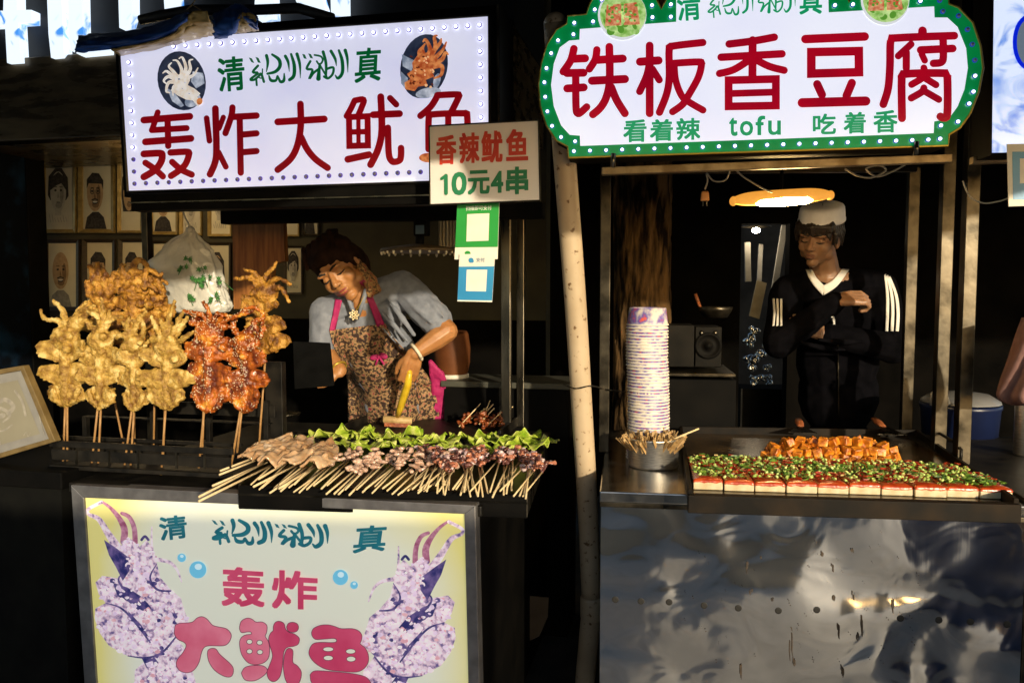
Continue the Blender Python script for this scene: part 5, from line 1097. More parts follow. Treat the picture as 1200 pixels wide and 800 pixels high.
b = MB(); b.tube([Vector(q) for q in spline([tuple(FR_.at(*a, .5)) for a in [(826, 222), (829, 212), (828, 203), (836, 212), (850, 211), (858, 198), (872, 208), (892, 220), (905, 226)]], 6)], .0028, 7); obj('lamp_cable', b, CAB, None, 'pale looped cable running from the plug to the strip lamp', 'cable')
b = MB(); c = FR_.at(826, 230, .5)
b.hexa([c + FR_.U * x + FR_.V * y + Vector((0, 0, z)) for z, w_ in ((-.016, .014), (.016, .011)) for x, y in ((-w_, -.008), (w_, -.008), (w_, .008), (-w_, .008))])
pg = obj('orange_plug', b, mat('plug_orange', (.62, .25, .06), .4, 0, (.70, .32, .10), 20, 3), None, 'orange electric plug dangling from its cable left of the strip lamp', 'plug', bevel=.004)
b = MB()
for s in (-1, 1): b.tube([c + FR_.U * .006 * s + Vector((0, 0, -.016)), c + FR_.U * .006 * s + Vector((0, 0, -.032))], .002, 6)
obj('prongs', b, STEEL, pg)
b = MB(); b.tube([Vector(q) for q in spline([tuple(FR_.at(*a, .45)) for a in [(990, 198), (1005, 206), (1022, 208), (1038, 200), (1030, 194), (1015, 198), (1028, 207), (1048, 200), (1062, 192)]], 6)], .003, 7); obj('coiled_cable', b, CAB, None, 'small grey coil of cable tied under the right of the tofu sign', 'cable')

# leaning pipe
PIPE = mat('beige_plastic_pipe', (.40, .30, .19), .45, 0, (.50, .39, .26), 6, 7, amount=(.3, .6), bump=.0008, col3=(.53, .42, .29))
nt = PIPE.node_tree; bs = nt.nodes['Principled BSDF']; src = bs.inputs['Base Color'].links[0].from_socket     # brown flecks of dirt
tc = nd(nt, 'ShaderNodeTexCoord'); n3 = nd(nt, 'ShaderNodeTexNoise'); n3.inputs['Scale'].default_value = 55; n3.inputs['Detail'].default_value = 3; nt.links.new(tc.outputs['Object'], n3.inputs[0])
cr = nd(nt, 'ShaderNodeValToRGB'); cr.color_ramp.elements[0].position = .62; cr.color_ramp.elements[1].position = .70; nt.links.new(n3.outputs['Fac'], cr.inputs[0])
mx = nd(nt, 'ShaderNodeMix', data_type='RGBA'); nt.links.new(cr.outputs[0], mx.inputs[0]); nt.links.new(src, mx.inputs[6]); mx.inputs[7].default_value = (.13, .065, .02, 1); nt.links.new(mx.outputs[2], bs.inputs['Base Color'])
pp = thing('drain_pipe', deep(684, 830, 2.66), 'leaning beige plastic drain pipe between the two stalls', 'pipe')
pts = [deep(651, 28, 2.24), deep(656, 110, 2.27), deep(665, 230, 2.32), deep(674, 350, 2.38), deep(682, 480, 2.45), deep(689, 600, 2.52), deep(693, 700, 2.58)]
b = MB(); b.tube(spline([tuple(q) for q in pts], 5), .0325, 24); b.ell(pts[0], (.0325, .0325, .030)); obj('pipe_body', b, PIPE, pp)
b = MB(); b.tube([deep(693, 698, 2.58), deep(693, 701, 2.58), deep(693, 722, 2.59), deep(692.6, 725, 2.59)], [.034, .037, .037, .034], 24); obj('pipe_joint', b, PIPE, pp)
b = MB(); b.tube(spline([tuple(q) for q in (deep(693, 718, 2.585), deep(689, 760, 2.62), deep(684, 830, 2.66), deep(680, 1000, 2.72), deep(679, 1060, 2.75))], 5), .034, 24); obj('pipe_body', b, PIPE, pp)
b = MB(); b.tube([Vector(q) for q in spline([tuple(a) for a in (deep(660, 450, 2.40), deep(675, 455, 2.38), deep(692, 452, 2.40), FR_.at(706, 455, v7 - .01), FR_.at(716, 457, v7 - .01), FR_.at(735, 459, v7 + .2))], 6)], .0022, 6); obj('tie_wire', b, STEELD, None, 'thin wire tying the leaning pipe to the tofu cart post', 'wire')
b = MB(); q = [deep(*a, 2.8) for a in ((610, 697), (643, 700), (642, 722), (632, 745), (617, 752), (611, 735))]; kk = [a + Vector((.0, .006, 0)) for a in q]; n = 6; t_ = tessellate_polygon([q])
b.add(q + kk, [tuple(t) for t in t_] + [tuple(n + i for i in t) for t in t_] + [(i, (i + 1) % n, n + (i + 1) % n, n + i) for i in range(n)]); obj('torn_cardboard', b, mat('brown_cardboard', (.09, .055, .026), .8, 0, (.13, .085, .045), 14, 5), None, 'torn piece of brown cardboard hanging in the dark gap left of the pipe', 'cardboard')

# ------------------------------------------------------------------ behind the tofu cart
TRK = mat('rough_bark', (.006, .0035, .002), .9, 0, (.10, .058, .024), 26, 9, amount=(.40, .60), stretch=(1, 1, .22), bump=.03, bscale=26, spec=.1)
tb = deep(752, 400, 3.55); tree = thing('tree', Vector((tb.x, tb.y, 0)), 'thick tree trunk with deeply furrowed bark behind the paper bowls', 'tree')
b = MB(); vs = []; NT, NZ = 96, 150
for i in range(NZ + 1):
    z = 3.4 * i / NZ; r0 = .125 * (1.25 - .25 * min(1, z / .6)) * (1 - .02 * z)
    for k in range(NT):
        a = 2 * math.pi * k / NT; P_ = Vector((math.cos(a) * 3.2, math.sin(a) * 3.2, z * 3.2)); d = abs(noise.noise(P_ * 1.5)) + .6 * abs(noise.noise(P_ * 3.1 + Vector((5, 0, 0)))); rr = r0 * (1 + .30 * min(.5, d) - .08) + .012 * noise.noise(P_ * .4)
        vs.append(Vector((tb.x + rr * math.cos(a), tb.y + rr * math.sin(a), z)))
b.add(vs, [(i * NT + k, i * NT + (k + 1) % NT, (i + 1) * NT + (k + 1) % NT, (i + 1) * NT + k) for i in range(NZ) for k in range(NT)], 0, True); obj('trunk', b, TRK, tree, fix=False)
LEAFM = mat('tree_leaf', (.03, .06, .015), .6, 0, (.06, .10, .03), 30, 3)
b = MB(); rl = random.Random(2)
for q in range(7):
    a = q * .9; b.tube([Vector((tb.x, tb.y, 3.3)), Vector((tb.x + .35 * math.cos(a), tb.y + .35 * math.sin(a), 3.9)), Vector((tb.x + .9 * math.cos(a), tb.y + .9 * math.sin(a), 4.6))], [.05, .035, .015], 8)
obj('limbs', b, TRK, tree)
b = MB()
for q in range(900):
    c = Vector((tb.x + rl.gauss(0, .8), tb.y + rl.gauss(0, .8), 4.9 + rl.gauss(0, .35))); a = Vector((rl.uniform(-1, 1), rl.uniform(-1, 1), rl.uniform(-1, 1))).normalized() * .05; d = a.orthogonal() * .6
    b.add([c - a, c + d, c + a, c - d], [(0, 1, 2, 3)])
obj('crown', b, LEAFM, tree, fix=False)
def cab(fr, x0, y0, x1, y1, v0, v1, name, m, parent=None, zb=None, **k):
    b = MB(); u0, z1 = fr.uz(x0, y0, v0); u1, z0 = fr.uz(x1, y1, v0); b.box(fr, u0, u1, v0, v1, z0 if zb is None else zb, z1); return obj(name, b, m, parent, bevel=.003, **k)
vs_ = 1.15
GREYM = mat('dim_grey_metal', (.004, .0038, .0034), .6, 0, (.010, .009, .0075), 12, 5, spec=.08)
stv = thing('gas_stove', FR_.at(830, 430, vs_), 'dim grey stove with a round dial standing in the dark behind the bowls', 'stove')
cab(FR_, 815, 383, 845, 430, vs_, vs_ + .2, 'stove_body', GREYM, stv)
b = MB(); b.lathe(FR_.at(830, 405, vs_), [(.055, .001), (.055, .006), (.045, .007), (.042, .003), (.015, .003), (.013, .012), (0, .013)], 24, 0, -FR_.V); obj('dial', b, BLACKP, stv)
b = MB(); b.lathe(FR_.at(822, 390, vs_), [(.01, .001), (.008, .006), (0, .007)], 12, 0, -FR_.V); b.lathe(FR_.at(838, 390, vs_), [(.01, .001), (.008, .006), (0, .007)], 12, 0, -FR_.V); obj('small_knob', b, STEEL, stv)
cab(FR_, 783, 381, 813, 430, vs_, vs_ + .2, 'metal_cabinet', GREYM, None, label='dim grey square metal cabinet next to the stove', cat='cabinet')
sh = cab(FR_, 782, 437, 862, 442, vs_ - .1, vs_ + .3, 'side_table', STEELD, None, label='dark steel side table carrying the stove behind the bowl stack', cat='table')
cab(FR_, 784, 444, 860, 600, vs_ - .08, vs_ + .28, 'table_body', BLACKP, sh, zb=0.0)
b = MB(); c = FR_.at(838, 372, vs_ + .1); b.lathe(c, [(.0, 0), (.05, 0), (.068, .03), (.072, .045), (.069, .046), (.05, .006), (0, .005)], 28); wk = obj('cooking_pan', b, STEELD, None, 'small pan with a gleaming rim on top of the stove', 'pan')
b = MB(); b.tube([c + Vector((-.065, 0, .045)), c + Vector((-.085, .0, .10))], .007, 8); obj('handle', b, WRED, wk)
b = MB(); b.lathe(FR_.at(822, 360, vs_ + .08), [(0, 0), (0, 0)], 8)
# doorway clutter in the daylight beyond
PALE = mat('pale_board', (.50, .46, .38), .6, 0, (.66, .62, .54), 10, 5); FOIL = mat('crumpled_foil', (.6, .6, .58), .2, 1.0, (.8, .8, .78), 30, 4, bump=.02, bscale=18)
def plank(x0, y0, x1, y1, w, D0, D1, m, label):
    A0, B0 = deep(x0, y0, D0), deep(x1, y1, D1); d = (B0 - A0).normalized(); S = d.cross(Vector((0, 1, 0))).normalized() * (w * D0 / FPX / 2); n = Vector((0, .02, 0)); b = MB()
    b.hexa([A0 - S, B0 - S, B0 - S + n, A0 - S + n, A0 + S, B0 + S, B0 + S + n, A0 + S + n]); return obj('leaning_plank', b, m, None, label, 'plank', bevel=.002)
al = thing('alley_lamp', deep(886, 276, 5.9), 'small bright lamp at the top of the far doorway', 'lamp')
b = MB(); b.ell(deep(886, 270, 5.9), (.03, .03, .02)); obj('bulb', b, mat('alley_bulb', (.8, .75, .6), .4, emit=(1, .84, .60), estr=60), al)
b = MB(); b.lathe(deep(886, 266, 5.9), [(.11, 0), (.08, .05), (.02, .08), (0, .08)], 20); b.tube([deep(886, 262, 5.9), deep(886, 200, 5.9)], .006, 6); obj('shade', b, STEELD, al)
plank(876, 284, 877, 330, 7, 6.0, 6.0, PALE, 'short white plank at the left edge of the far doorway')
plank(892, 286, 889, 352, 5, 6.1, 6.0, PALE, 'narrow upright pale plank in the middle of the far doorway')
plank(920, 262, 897, 408, 7, 6.0, 5.8, PALE, 'long pale plank leaning across the right of the far doorway')
plank(893, 330, 884, 372, 12, 5.9, 5.8, mat('tan_board', (.42, .32, .16), .6, 0, (.55, .44, .25), 10, 5), 'broad tan board leaning in the middle of the far doorway')
rf = random.Random(6)
for i, (x, y, r_) in enumerate([(878, 400, 8), (884, 388, 6), (880, 425, 8), (890, 418, 7), (886, 445, 6), (898, 432, 5), (900, 445, 6)]):
    b = MB(); c = deep(x, y, 5.75)
    for _ in range(9): b.ell(c + Vector((rf.uniform(-1, 1), rf.uniform(-1, 1), rf.uniform(-1, 1))) * r_ * .0045, tuple(r_ * rf.uniform(.0015, .005) for _ in range(3)), Matrix.Rotation(rf.uniform(0, 6), 3, 'Y'), 7, 5)
    obj('crumpled_foil', b, FOIL, None, 'crumpled shiny foil scrap piled in the far doorway', 'foil', 'foil scraps in the doorway', fix=False)
cab(FB, 868, 455, 925, 520, .4, .7, 'low_crate', GREYM, None, label='dark crate standing on the floor of the far doorway', cat='crate', zb=0.0)
b = MB(); b.box(FB, -3.5, 3.5, 2.2, 2.3, 0, 3.2); obj('alley_wall', b, mat('alley_plaster', (.06, .055, .05), .9, 0, (.12, .11, .10), 5, 6), label='grey alley wall far behind the doorway', cat='wall')

# blue bucket with white lid
zk = None; vk = 1.02; bc = FR_.at(1124, 500, vk); br = (FR_.at(1170, 480, vk) - FR_.at(1078, 480, vk)).length / 2
bk = thing('lidded_bucket', bc, 'dark blue bucket with a white domed lid behind the right posts', 'bucket')
z_l = FR_.uz(1124, 472, vk)[1]; bc0 = Vector((bc.x, bc.y, z_l))
b = MB(); b.lathe(bc0, [(0, -.30), (br * .82, -.30), (br * .97, -.02), (br, -.015), (br, 0), (br * .95, 0)], 36); obj('bucket_body', b, mat('navy_plastic', (.004, .008, .035), .35, 0, (.006, .012, .05), 10, 3), bk)
b = MB(); b.lathe(bc0, [(br * .98, .004), (br * .96, .012), (br * .7, .035), (br * .2, .045), (0, .046)], 36); obj('lid', b, mat('white_lid', (.14, .14, .145), .35, 0, (.18, .18, .185), 6, 3), bk)
b = MB(); b.tube([bc0 + Vector((-br * .92, -.04, .0)), bc0 + Vector((-br * .98, -.06, .045)), bc0 + Vector((-br * .8, -.1, .05)), bc0 + Vector((-br * .72, -.1, .01))], .008, 8); obj('handle', b, PALE, bk)

# ------------------------------------------------------------------ the stall at the right edge
ns = thing('neighbour_cart', FR_.at(1200, 700, .1), 'steel posted cart cut off at the right edge of the picture', 'cart')
v3 = .10
post(FR_, 1138, 1154, 88, 545, FR_.uv(1140, 548, zr)[1], .04, STEELD, ns, z1=0)
b = MB(); u0 = uB2 + .006; b.box(FR_, u0, u0 + 1.0, .02, .98, .08, zr - .005); obj('cabinet', b, STEELD, ns, bevel=.003)
b = MB(); b.box(FR_, u0, u0 + 1.0, .0, .98, zr - .004, zr + .012); obj('counter_top', b, IRON, ns, bevel=.003)
rail(1140, 192, 1320, 186, .14, .02, 'top_rail', BRASSY, ns)
sg3 = thing('blue_sign', FR_.at(1230, 182, .05), 'pale lit sign with blue brush marks and a blue ring, cut by the right edge', 'sign')
q = [(1161, 182), (1330, 178), (1334, -60), (1165, -60)]
b = MB(); b.quadslab([FR_.at(*a, .055) for a in q], -FR_.V, .12); obj('sign_box', b, BLACKP, sg3)
b = MB(); b.quadslab([FR_.at(*a, .05) for a in [(1163, 179), (1328, 175), (1332, -58), (1166, -58)]], -FR_.V, .004)
BLU = glow('light_box_blue_wash', rgb(214, 226, 250), .72, (.5, .55, .6), .3, rgb(70, 130, 222), 9)
for n_ in BLU.node_tree.nodes:
    if n_.type == 'VALTORGB': n_.color_ramp.elements[0].position = .36; n_.color_ramp.elements[1].position = .50
    if n_.type == 'TEX_NOISE': n_.inputs['Distortion'].default_value = 2.0; n_.inputs['Detail'].default_value = 6
obj('light_panel', b, BLU, sg3)
p = Print(FR_, .049); p.stroke([(1206 + 17 * math.cos(a), 50 + 30 * math.sin(a)) for a in [6.283 * i / 30 for i in range(30)]], 5, 0, closed=True); p.oval(1206, 50, 14.6, 27.6, 1); p.obj('ring_mark', [glow('ring_blue', rgb(0, 28, 190), .8), glow('ring_fill', rgb(110, 125, 140), .5)], sg3)
pay_card(FR_, .02, [(1182, 242), (1240, 240), (1240, 168), (1180, 169)], BPAY, 'cream framed blue payment card hanging at the right edge under the blue sign', [(1187, 234), (1236, 233), (1236, 177), (1186, 178)], [(1195, 215), (1228, 214), (1228, 185), (1195, 186)], (1205, 224, 3, 2), [('支付', [(1210, 221), (1222, 221), (1222, 227), (1210, 227)])], MATS['card_white_print'])
b = MB(); b.tube([Vector(a) for a in spline([tuple(FR_.at(*q, .12)) for q in [(1128, 212), (1136, 230), (1152, 238), (1170, 236), (1182, 232)]], 6)], .002, 6); obj('sagging_cable', b, CAB, None, 'thin sagging cable between the right posts and the edge card', 'cable')
tcn = FR_.uv(1197, 533, zr + .012); th_c = FR_.w(tcn[0] + .012, tcn[1], zr + .012)
b = MB(); b.lathe(th_c, [(0, 0), (.034, 0), (.036, .004), (.036, .20), (.030, .225), (.026, .23), (0, .23)], 28); fk = obj('steel_flask', b, MATS['polished_steel'], None, 'tall steel flask with a white cap at the right edge', 'flask')
b = MB(); b.lathe(th_c, [(.027, .231), (.027, .26), (.020, .30), (0, .302)], 20); b.tube([th_c + Vector((-.02, -.01, .25)), th_c + Vector((-.03, -.02, .30)), th_c + Vector((-.022, -.02, .325))], .008, 8); obj('cap', b, mat('white_cap', (.6, .58, .54), .4, 0, (.66, .64, .6), 10, 3), fk)
b = MB(); vs = []; 
rows_ = spline([(372, 1197, 1245), (400, 1188, 1245), (425, 1180, 1245), (450, 1171, 1245), (466, 1169, 1245), (474, 1185, 1245)], 4)
for i, (y, xa, xb) in enumerate(rows_):
    for k in range(20):
        t = k / 19; vs.append(FR_.at(xa + (xb - xa) * t, y, .32 - .07 * math.sin(math.pi * t) + .012 * math.sin(t * 17 + i * .3)))
b.add(vs, [(i * 20 + k, i * 20 + k + 1, (i + 1) * 20 + k + 1, (i + 1) * 20 + k) for i in range(len(rows_) - 1) for k in range(19)], 0, True)
solidify(obj('sleeve_cloth', b, mat('dusty_rose_cloth', (.15, .075, .065), .85, 0, (.21, .11, .095), 30, 4), None, 'dusty rose sleeve of a person behind the steel flask at the right edge', 'cloth', fix=False), .006)  # cloth sheet stands for a person's sleeve at the edge
# ------------------------------------------------------------------ people
from mathutils.bvhtree import BVHTree
SKIN = mat('skin_warm', (.34, .145, .048), .45, 0, (.40, .185, .066), 30, 4, sss=.15, bump=.0004, bscale=220)
SKINM = mat('skin_tan', (.22, .115, .062), .45, 0, (.27, .145, .08), 30, 4, sss=.15, bump=.0004, bscale=220)
LIP = mat('lip_red', (.26, .055, .045), .4, 0, sss=.1); LIPM = mat('lip_brown', (.16, .06, .045), .45, 0)
BROW = mat('brow_black', (.012, .008, .006), .8, 0); HAIR = mat('black_hair', (.010, .007, .005), .38, 0, (.03, .02, .014), 50, 4, stretch=(8, 8, 1), bump=.002, bscale=60)
def basis(f, u):
    f = Vector(f).normalized(); u = Vector(u); u = (u - f * u.dot(f)).normalized(); x = u.cross(f)
    return Matrix((x, f, u)).transposed()
class Head:
    def __init__(s, eye_px, D, f, u, k=1.0, low=.0):
        s.R = basis(f, u); s.k = k; s.c = deep(*eye_px, D) - s.R @ Vector((0, .07 * k, 0))
    def p(s, x, y, z): return s.c + s.R @ (Vector((x, y, z)) * s.k)
    def e(s, mb, c, r, rot=None, seg=14, rings=9): mb.ell(s.p(*c), tuple(a * s.k for a in r), s.R @ (rot or Matrix.Identity(3)), seg, rings)
    def chain(s, mb, pts, rr): mb.cap_chain([s.p(*q) for q in pts], [r * s.k for r in rr])
    def skull(s, mb, nose=1.0):
        e = s.e
        e(mb, (0, -.012, .030), (.074, .092, .086)); e(mb, (0, .022, -.032), (.058, .062, .074)); e(mb, (0, .056, -.094), (.025, .022, .019))
        for q in (-1, 1):
            e(mb, (q * .036, .050, -.030), (.027, .024, .028)); e(mb, (q * .028, .070, .020), (.026, .014, .009)); e(mb, (q * .031, .064, -.002), (.016, .0125, .010))
            e(mb, (q * .011, .090 * nose, -.031), (.009, .010, .007)); e(mb, (q * .075, -.004, -.012), (.009, .020, .031)); e(mb, (q * .046, .010, -.062), (.022, .034, .026))
        s.chain(mb, [(0, .074, .012), (0, .084, -.006), (0, .099 * nose, -.027)], [.0075, .0085, .011])
        e(mb, (0, .076, -.060), (.024, .014, .014)); e(mb, (0, .079, -.057), (.019, .011, .0065)); e(mb, (0, .078, -.069), (.017, .011, .0065))
    def face_parts(s, root, lip, lid=-.007):
        b = MB(); s.e(b, (0, .0825, -.0575), (.020, .0095, .0050)); s.e(b, (0, .0815, -.0675), (.018, .0095, .0055)); obj('lips', fuse(b, .0018, 1), lip, root, fix=False)
        for q in (-1, 1):
            b = MB(); s.chain(b, [(q * .013, .0845, .021), (q * .030, .0835, .0265), (q * .050, .068, .021)], [.0034, .004, .002]); obj('eyebrow', b, BROW, root)
            b = MB(); s.chain(b, [(q * .016, .0735, lid + .001), (q * .031, .0785, lid - .0015), (q * .047, .068, lid + .001)], [.0018, .0027, .002]); obj('eyelashes', b, BROW, root)
            b = MB(); s.e(b, (q * .0085, .094, -.0365), (.0042, .004, .0022)); obj('nostril', b, BROW, root)
def hand(mb, W_, d, n, side, curl, k=1.0, thumb=(.6, .75, -.35), tcurl=.5):
    d = Vector(d).normalized(); n = Vector(n); n = (n - d * n.dot(d)).normalized(); s = d.cross(n) * side; W_ = Vector(W_)
    for i in range(4):
        x = (.030 - .020 * i) * k; mb.cap_chain([W_ + s * x * .62, W_ + d * .045 * k + s * x * .85, W_ + d * .082 * k + s * x - n * .004 * k * abs(i - 1.3)], [.016 * k, .0150 * k, .0112 * k])
        L = (.95, 1.08, 1.0, .8)[i]; p = W_ + d * .084 * k + s * x - n * .003 * k; a = 0; pts = [p]
        for j, (l, c) in enumerate(zip((.040, .026, .021), curl)):
            a += c * (1 + .08 * i); p = p + (d * math.cos(a) - n * math.sin(a)) * l * L * k; pts.append(p)
        mb.cap_chain(pts, [.0098 * k, .0092 * k, .0084 * k, .0072 * k])
    p0 = W_ + d * .022 * k + s * .026 * k; t = (d * thumb[0] + s * thumb[1] + n * thumb[2]).normalized(); p1 = p0 + t * .036 * k
    t2 = (t + (d * .9 - s * .5) * tcurl).normalized(); p2 = p1 + t2 * .03 * k; p3 = p2 + (t2 + (d * .6 - s * .6) * tcurl).normalized() * .024 * k
    mb.cap_chain([p0, p1, p2, p3], [.0145 * k, .0125 * k, .0108 * k, .0088 * k])
def drape(bvh, left, right, n, off, rows=8, wob=0.0, seed=0):
    L = spline(left, rows); Rr = spline(right, rows); g = []; last = 3.0
    for a, c in zip(L, Rr):
        row = []
        for k in range(n + 1):
            t = k / n; x, y = a[0] + (c[0] - a[0]) * t, a[1] + (c[1] - a[1]) * t; d = ray(x, y); h = bvh.ray_cast(CAM, d)
            if h[0] is not None: last = h[0].y; q = h[0]
            else: q = CAM + d * (last / d.y)
            row.append(q - d.normalized() * (off + wob * noise.noise(Vector((x * .12, y * .10, seed)))))
        g.append(row)
    for _ in range(2):                                     # let the cloth bridge the hollows
        g2 = [[q.copy() for q in r] for r in g]
        for i in range(1, len(g) - 1):
            for k in range(1, n): g2[i][k] = (g[i - 1][k] + g[i + 1][k] + g[i][k - 1] + g[i][k + 1]) / 4 if True else 0
        for i in range(1, len(g) - 1):
            for k in range(1, n):
                if g2[i][k].y < g[i][k].y + .02: g[i][k] = g2[i][k]
    b = MB(); m = n + 1; b.add([q for r in g for q in r], [(i * m + k, i * m + k + 1, (i + 1) * m + k + 1, (i + 1) * m + k) for i in range(len(g) - 1) for k in range(n)], 0, True); return b

# ---- the woman at the squid griddle
wo = thing('person', deep(455, 760, 3.42), 'woman in a grey shirt and floral apron bending over the griddle with a brush', 'person')
wo.location.z = 0
HW = Head((390, 323), 2.95, (-.10, -.90, -.40), (-.60, -.25, .80), 1.08)
nk = deep(424, 352, 3.10); ch = deep(428, 388, 3.20); wa = deep(455, 445, 3.36); hp = deep(462, 505, 3.45); sl_, sr_ = deep(381, 366, 3.12), deep(472, 336, 3.16)
el_l, wr_l = deep(379, 408, 3.07), deep(399, 434, 3.00); el_r, wr_r = deep(524, 388, 3.06), deep(486, 414, 3.02)
b = MB(); HW.skull(b)
b.cap_chain([HW.p(0, -.03, -.06), (HW.p(0, -.03, -.06) + nk) / 2, nk], [.050, .047, .052])
b.cap_chain([nk, ch, wa, hp], [.055, .10, .105, .115]); b.cap_chain([sl_, nk, sr_], [.042, .048, .042])
b.cap_chain([sl_, el_l, wr_l], [.040, .036, .025]); b.cap_chain([sr_, el_r], [.044, .042]); b.cap_chain([el_r, (el_r * .65 + wr_r * .35), wr_r], [.042, .042, .027])
hand(b, wr_r, deep(479, 441, 3.03) - wr_r, (.45, -.8, .3), 1, (.35, .9, .8), .95, (.8, .45, -.5), .5)
hand(b, wr_l, Vector((-.80, -.3, .05)), (.0, -.75, .65), -1, (.9, 1.1, .8), .88)
for q in (-1, 1):
    h0 = hp + Vector((.075 * q, .0, -.04)); b.cap_chain([h0, Vector((h0.x + .01 * q, h0.y + .02, .48)), Vector((h0.x, h0.y + .04, .09))], [.085, .058, .042]); b.cap_chain([Vector((h0.x, h0.y + .05, .04)), Vector((h0.x + .02 * q, h0.y - .12, .03))], [.04, .03])
obj('body', fuse(b, .0036, 2), SKIN, wo, fix=False)
HW.face_parts(wo, LIP)
SHIRT = mat('grey_blue_shirt', (.15, .165, .205), .75, 0, (.20, .215, .26), 40, 5, bump=.005, bscale=17, sheen=.1)
b = MB()
b.cap_chain([nk + Vector((0, .01, -.005)), ch], [.062, .120]); b.cap_chain([ch, wa, hp], [.125, .128, .135]); b.cap_chain([sl_, nk + Vector((0, .015, 0)), sr_], [.062, .060, .066])
b.ell((sl_ + ch) / 2, (.09, .085, .10)); b.ell((sr_ + ch) / 2 + Vector((-.01, 0, .01)), (.105, .09, .11)); b.ell((ch + wa) / 2 + Vector((.03, 0, .02)), (.13, .11, .14))
b.cap_chain([sl_, el_l], [.060, .056]); b.cap_chain([sr_, (sr_ + el_r) / 2, el_r + (sr_ - el_r) * .30], [.066, .068, .064])
cuff = el_r + (sr_ - el_r) * .27; dr = (el_r - sr_).normalized()
b.cap_chain([cuff - dr * .012, cuff + dr * .010], [.066, .063])
rk_ = random.Random(4)
for (p0, p1, r_) in ((deep(470, 345, 3.09), deep(505, 378, 3.02), .012), (deep(455, 352, 3.08), deep(485, 392, 3.06), .012), (deep(440, 360, 3.08), deep(478, 400, 3.1), .012), (deep(448, 385, 3.07), deep(478, 412, 3.14), .011), (deep(486, 335, 3.10), deep(520, 372, 3.02), .010), (deep(372, 372, 3.07), deep(380, 400, 3.03), .010), (deep(386, 372, 3.06), deep(390, 398, 3.06), .010)):
    b.cap_chain([p0, (p0 + p1) / 2 + Vector((.008, -.004, -.004)), p1], [r_ * .5, r_, r_ * .5])
sm = fuse(b, .0048, 3, .0065, 13, 3.0); BW = BVHTree.FromPolygons(sm.v, sm.f)
obj('shirt', sm, SHIRT, wo, fix=False)
b = MB()                                                     # open collar and stand
b.cap_chain([deep(409, 352, 2.99), deep(413, 362, 3.0), deep(418, 374, 3.03)], [.007, .008, .005]); b.cap_chain([deep(429, 340, 3.02), deep(425, 355, 3.01), deep(419, 374, 3.03)], [.009, .009, .005]); obj('collar', b, SHIRT, wo)
APR = mat('floral_cotton', (.030, .012, .008), .8, 0, (.34, .22, .10), 80, 3, amount=(.46, .57), bump=.003, bscale=22, col3=(.26, .012, .04))
FUCH = mat('fuchsia_band', (.32, .008, .09), .7, 0, (.40, .014, .12), 40, 4, bump=.0006)
ap = drape(BW, [(386, 387), (391, 405), (401, 425), (407, 445), (408, 465), (408, 500)], [(452, 379), (461, 395), (477, 413), (500, 438), (511, 465), (517, 500)], 34, .010, 6, .012, 2)
apo = solidify(obj('apron', ap, APR, wo, fix=False), .002)
for L_, R_ in (([(393, 350), (390, 368), (386, 387)], [(401, 352), (397, 369), (393, 387)]), ([(421, 330), (431, 352), (442, 383)], [(427, 328), (438, 350), (451, 380)])): solidify(obj('apron_strap', drape(BW, L_, R_, 4, .012, 6), FUCH, wo, fix=False), .002)
b = MB(); c = deep(445, 417, 3.10)
h = BW.ray_cast(CAM, ray(445, 417)); c = h[0] - Vector((0, .022, 0)) if h[0] else c
for q in (-1, 1): b.ell(c + Vector((.018 * q, 0, .002 * q)), (.018, .008, .012), Matrix.Rotation(.4 * q, 3, 'Y'))
b.ell(c + Vector((0, -.005, 0)), (.007, .007, .008)); b.cap_chain([c, c + Vector((.02, 0, -.03))], [.005, .004]); b.cap_chain([c, c + Vector((-.012, 0, -.032))], [.005, .004]); obj('bow', b, FUCH, apo)
b = MB()
for k in range(5): b.cap_chain([deep(505 + 3 * k, 425 + 3 * k, 3.34), deep(510 + 3 * k, 455, 3.38), deep(510 + 4 * k, 500, 3.44)], [.012, .02, .022])
obj('apron_ties', fuse(b, .005, 1, .004, 25), FUCH, wo, fix=False)
SCARF = mat('brown_velvet_scarf', (.012, .006, .004), .95, 0, (.028, .013, .008), 26, 5, bump=.001, spec=.1)
b = MB(); HW.e(b, (0, -.020, .038), (.083, .098, .084)); HW.e(b, (.0, .018, .060), (.070, .066, .042)); HW.e(b, (0, -.07, -.02), (.08, .06, .085)); HW.e(b, (-.066, -.016, .0), (.020, .048, .058)); HW.e(b, (.068, -.028, .0), (.022, .045, .055)); HW.e(b, (.0, -.06, .03), (.07, .06, .06))
for k in range(6): HW.chain(b, [(-.07 + .026 * k, .07 - abs(k - 2.5) * .008, .066), (-.06 + .024 * k, .0, .118), (-.03 + .015 * k, -.08, .10)], [.008, .011, .01])
obj('headscarf', fuse(b, .004, 2, .003, 30), SCARF, wo, fix=False)
PATT = mat('patterned_scarf_tail', (.06, .025, .010), .8, 0, (.34, .19, .06), 75, 3, amount=(.40, .52), bump=.0012, bscale=60, col3=(.20, .03, .02))
b = MB()
for k in range(4): b.cap_chain([deep(421 + 2 * k, 308 + 2 * k, 3.00 + .01 * k), deep(428 + 3 * k, 322 + 2 * k, 3.0 + .01 * k), deep(434 + 3 * k, 345 - 2 * k, 3.02)], [.011, .017, .012])
obj('scarf_tail', fuse(b, .004, 2, .004, 40), PATT, wo, fix=False)
b = MB(); pc = deep(415, 368, 3.02); h = BW.ray_cast(CAM, ray(415, 368)); pc = deep(415, 369, 2.985)
for k in range(14): a = 6.283 * k / 14; r_ = .012 if k % 2 else .017; b.ell(pc + Vector((r_ * math.cos(a), rk_.uniform(-.004, .002), r_ * math.sin(a))), (.0045,) * 3, None, 8, 5)
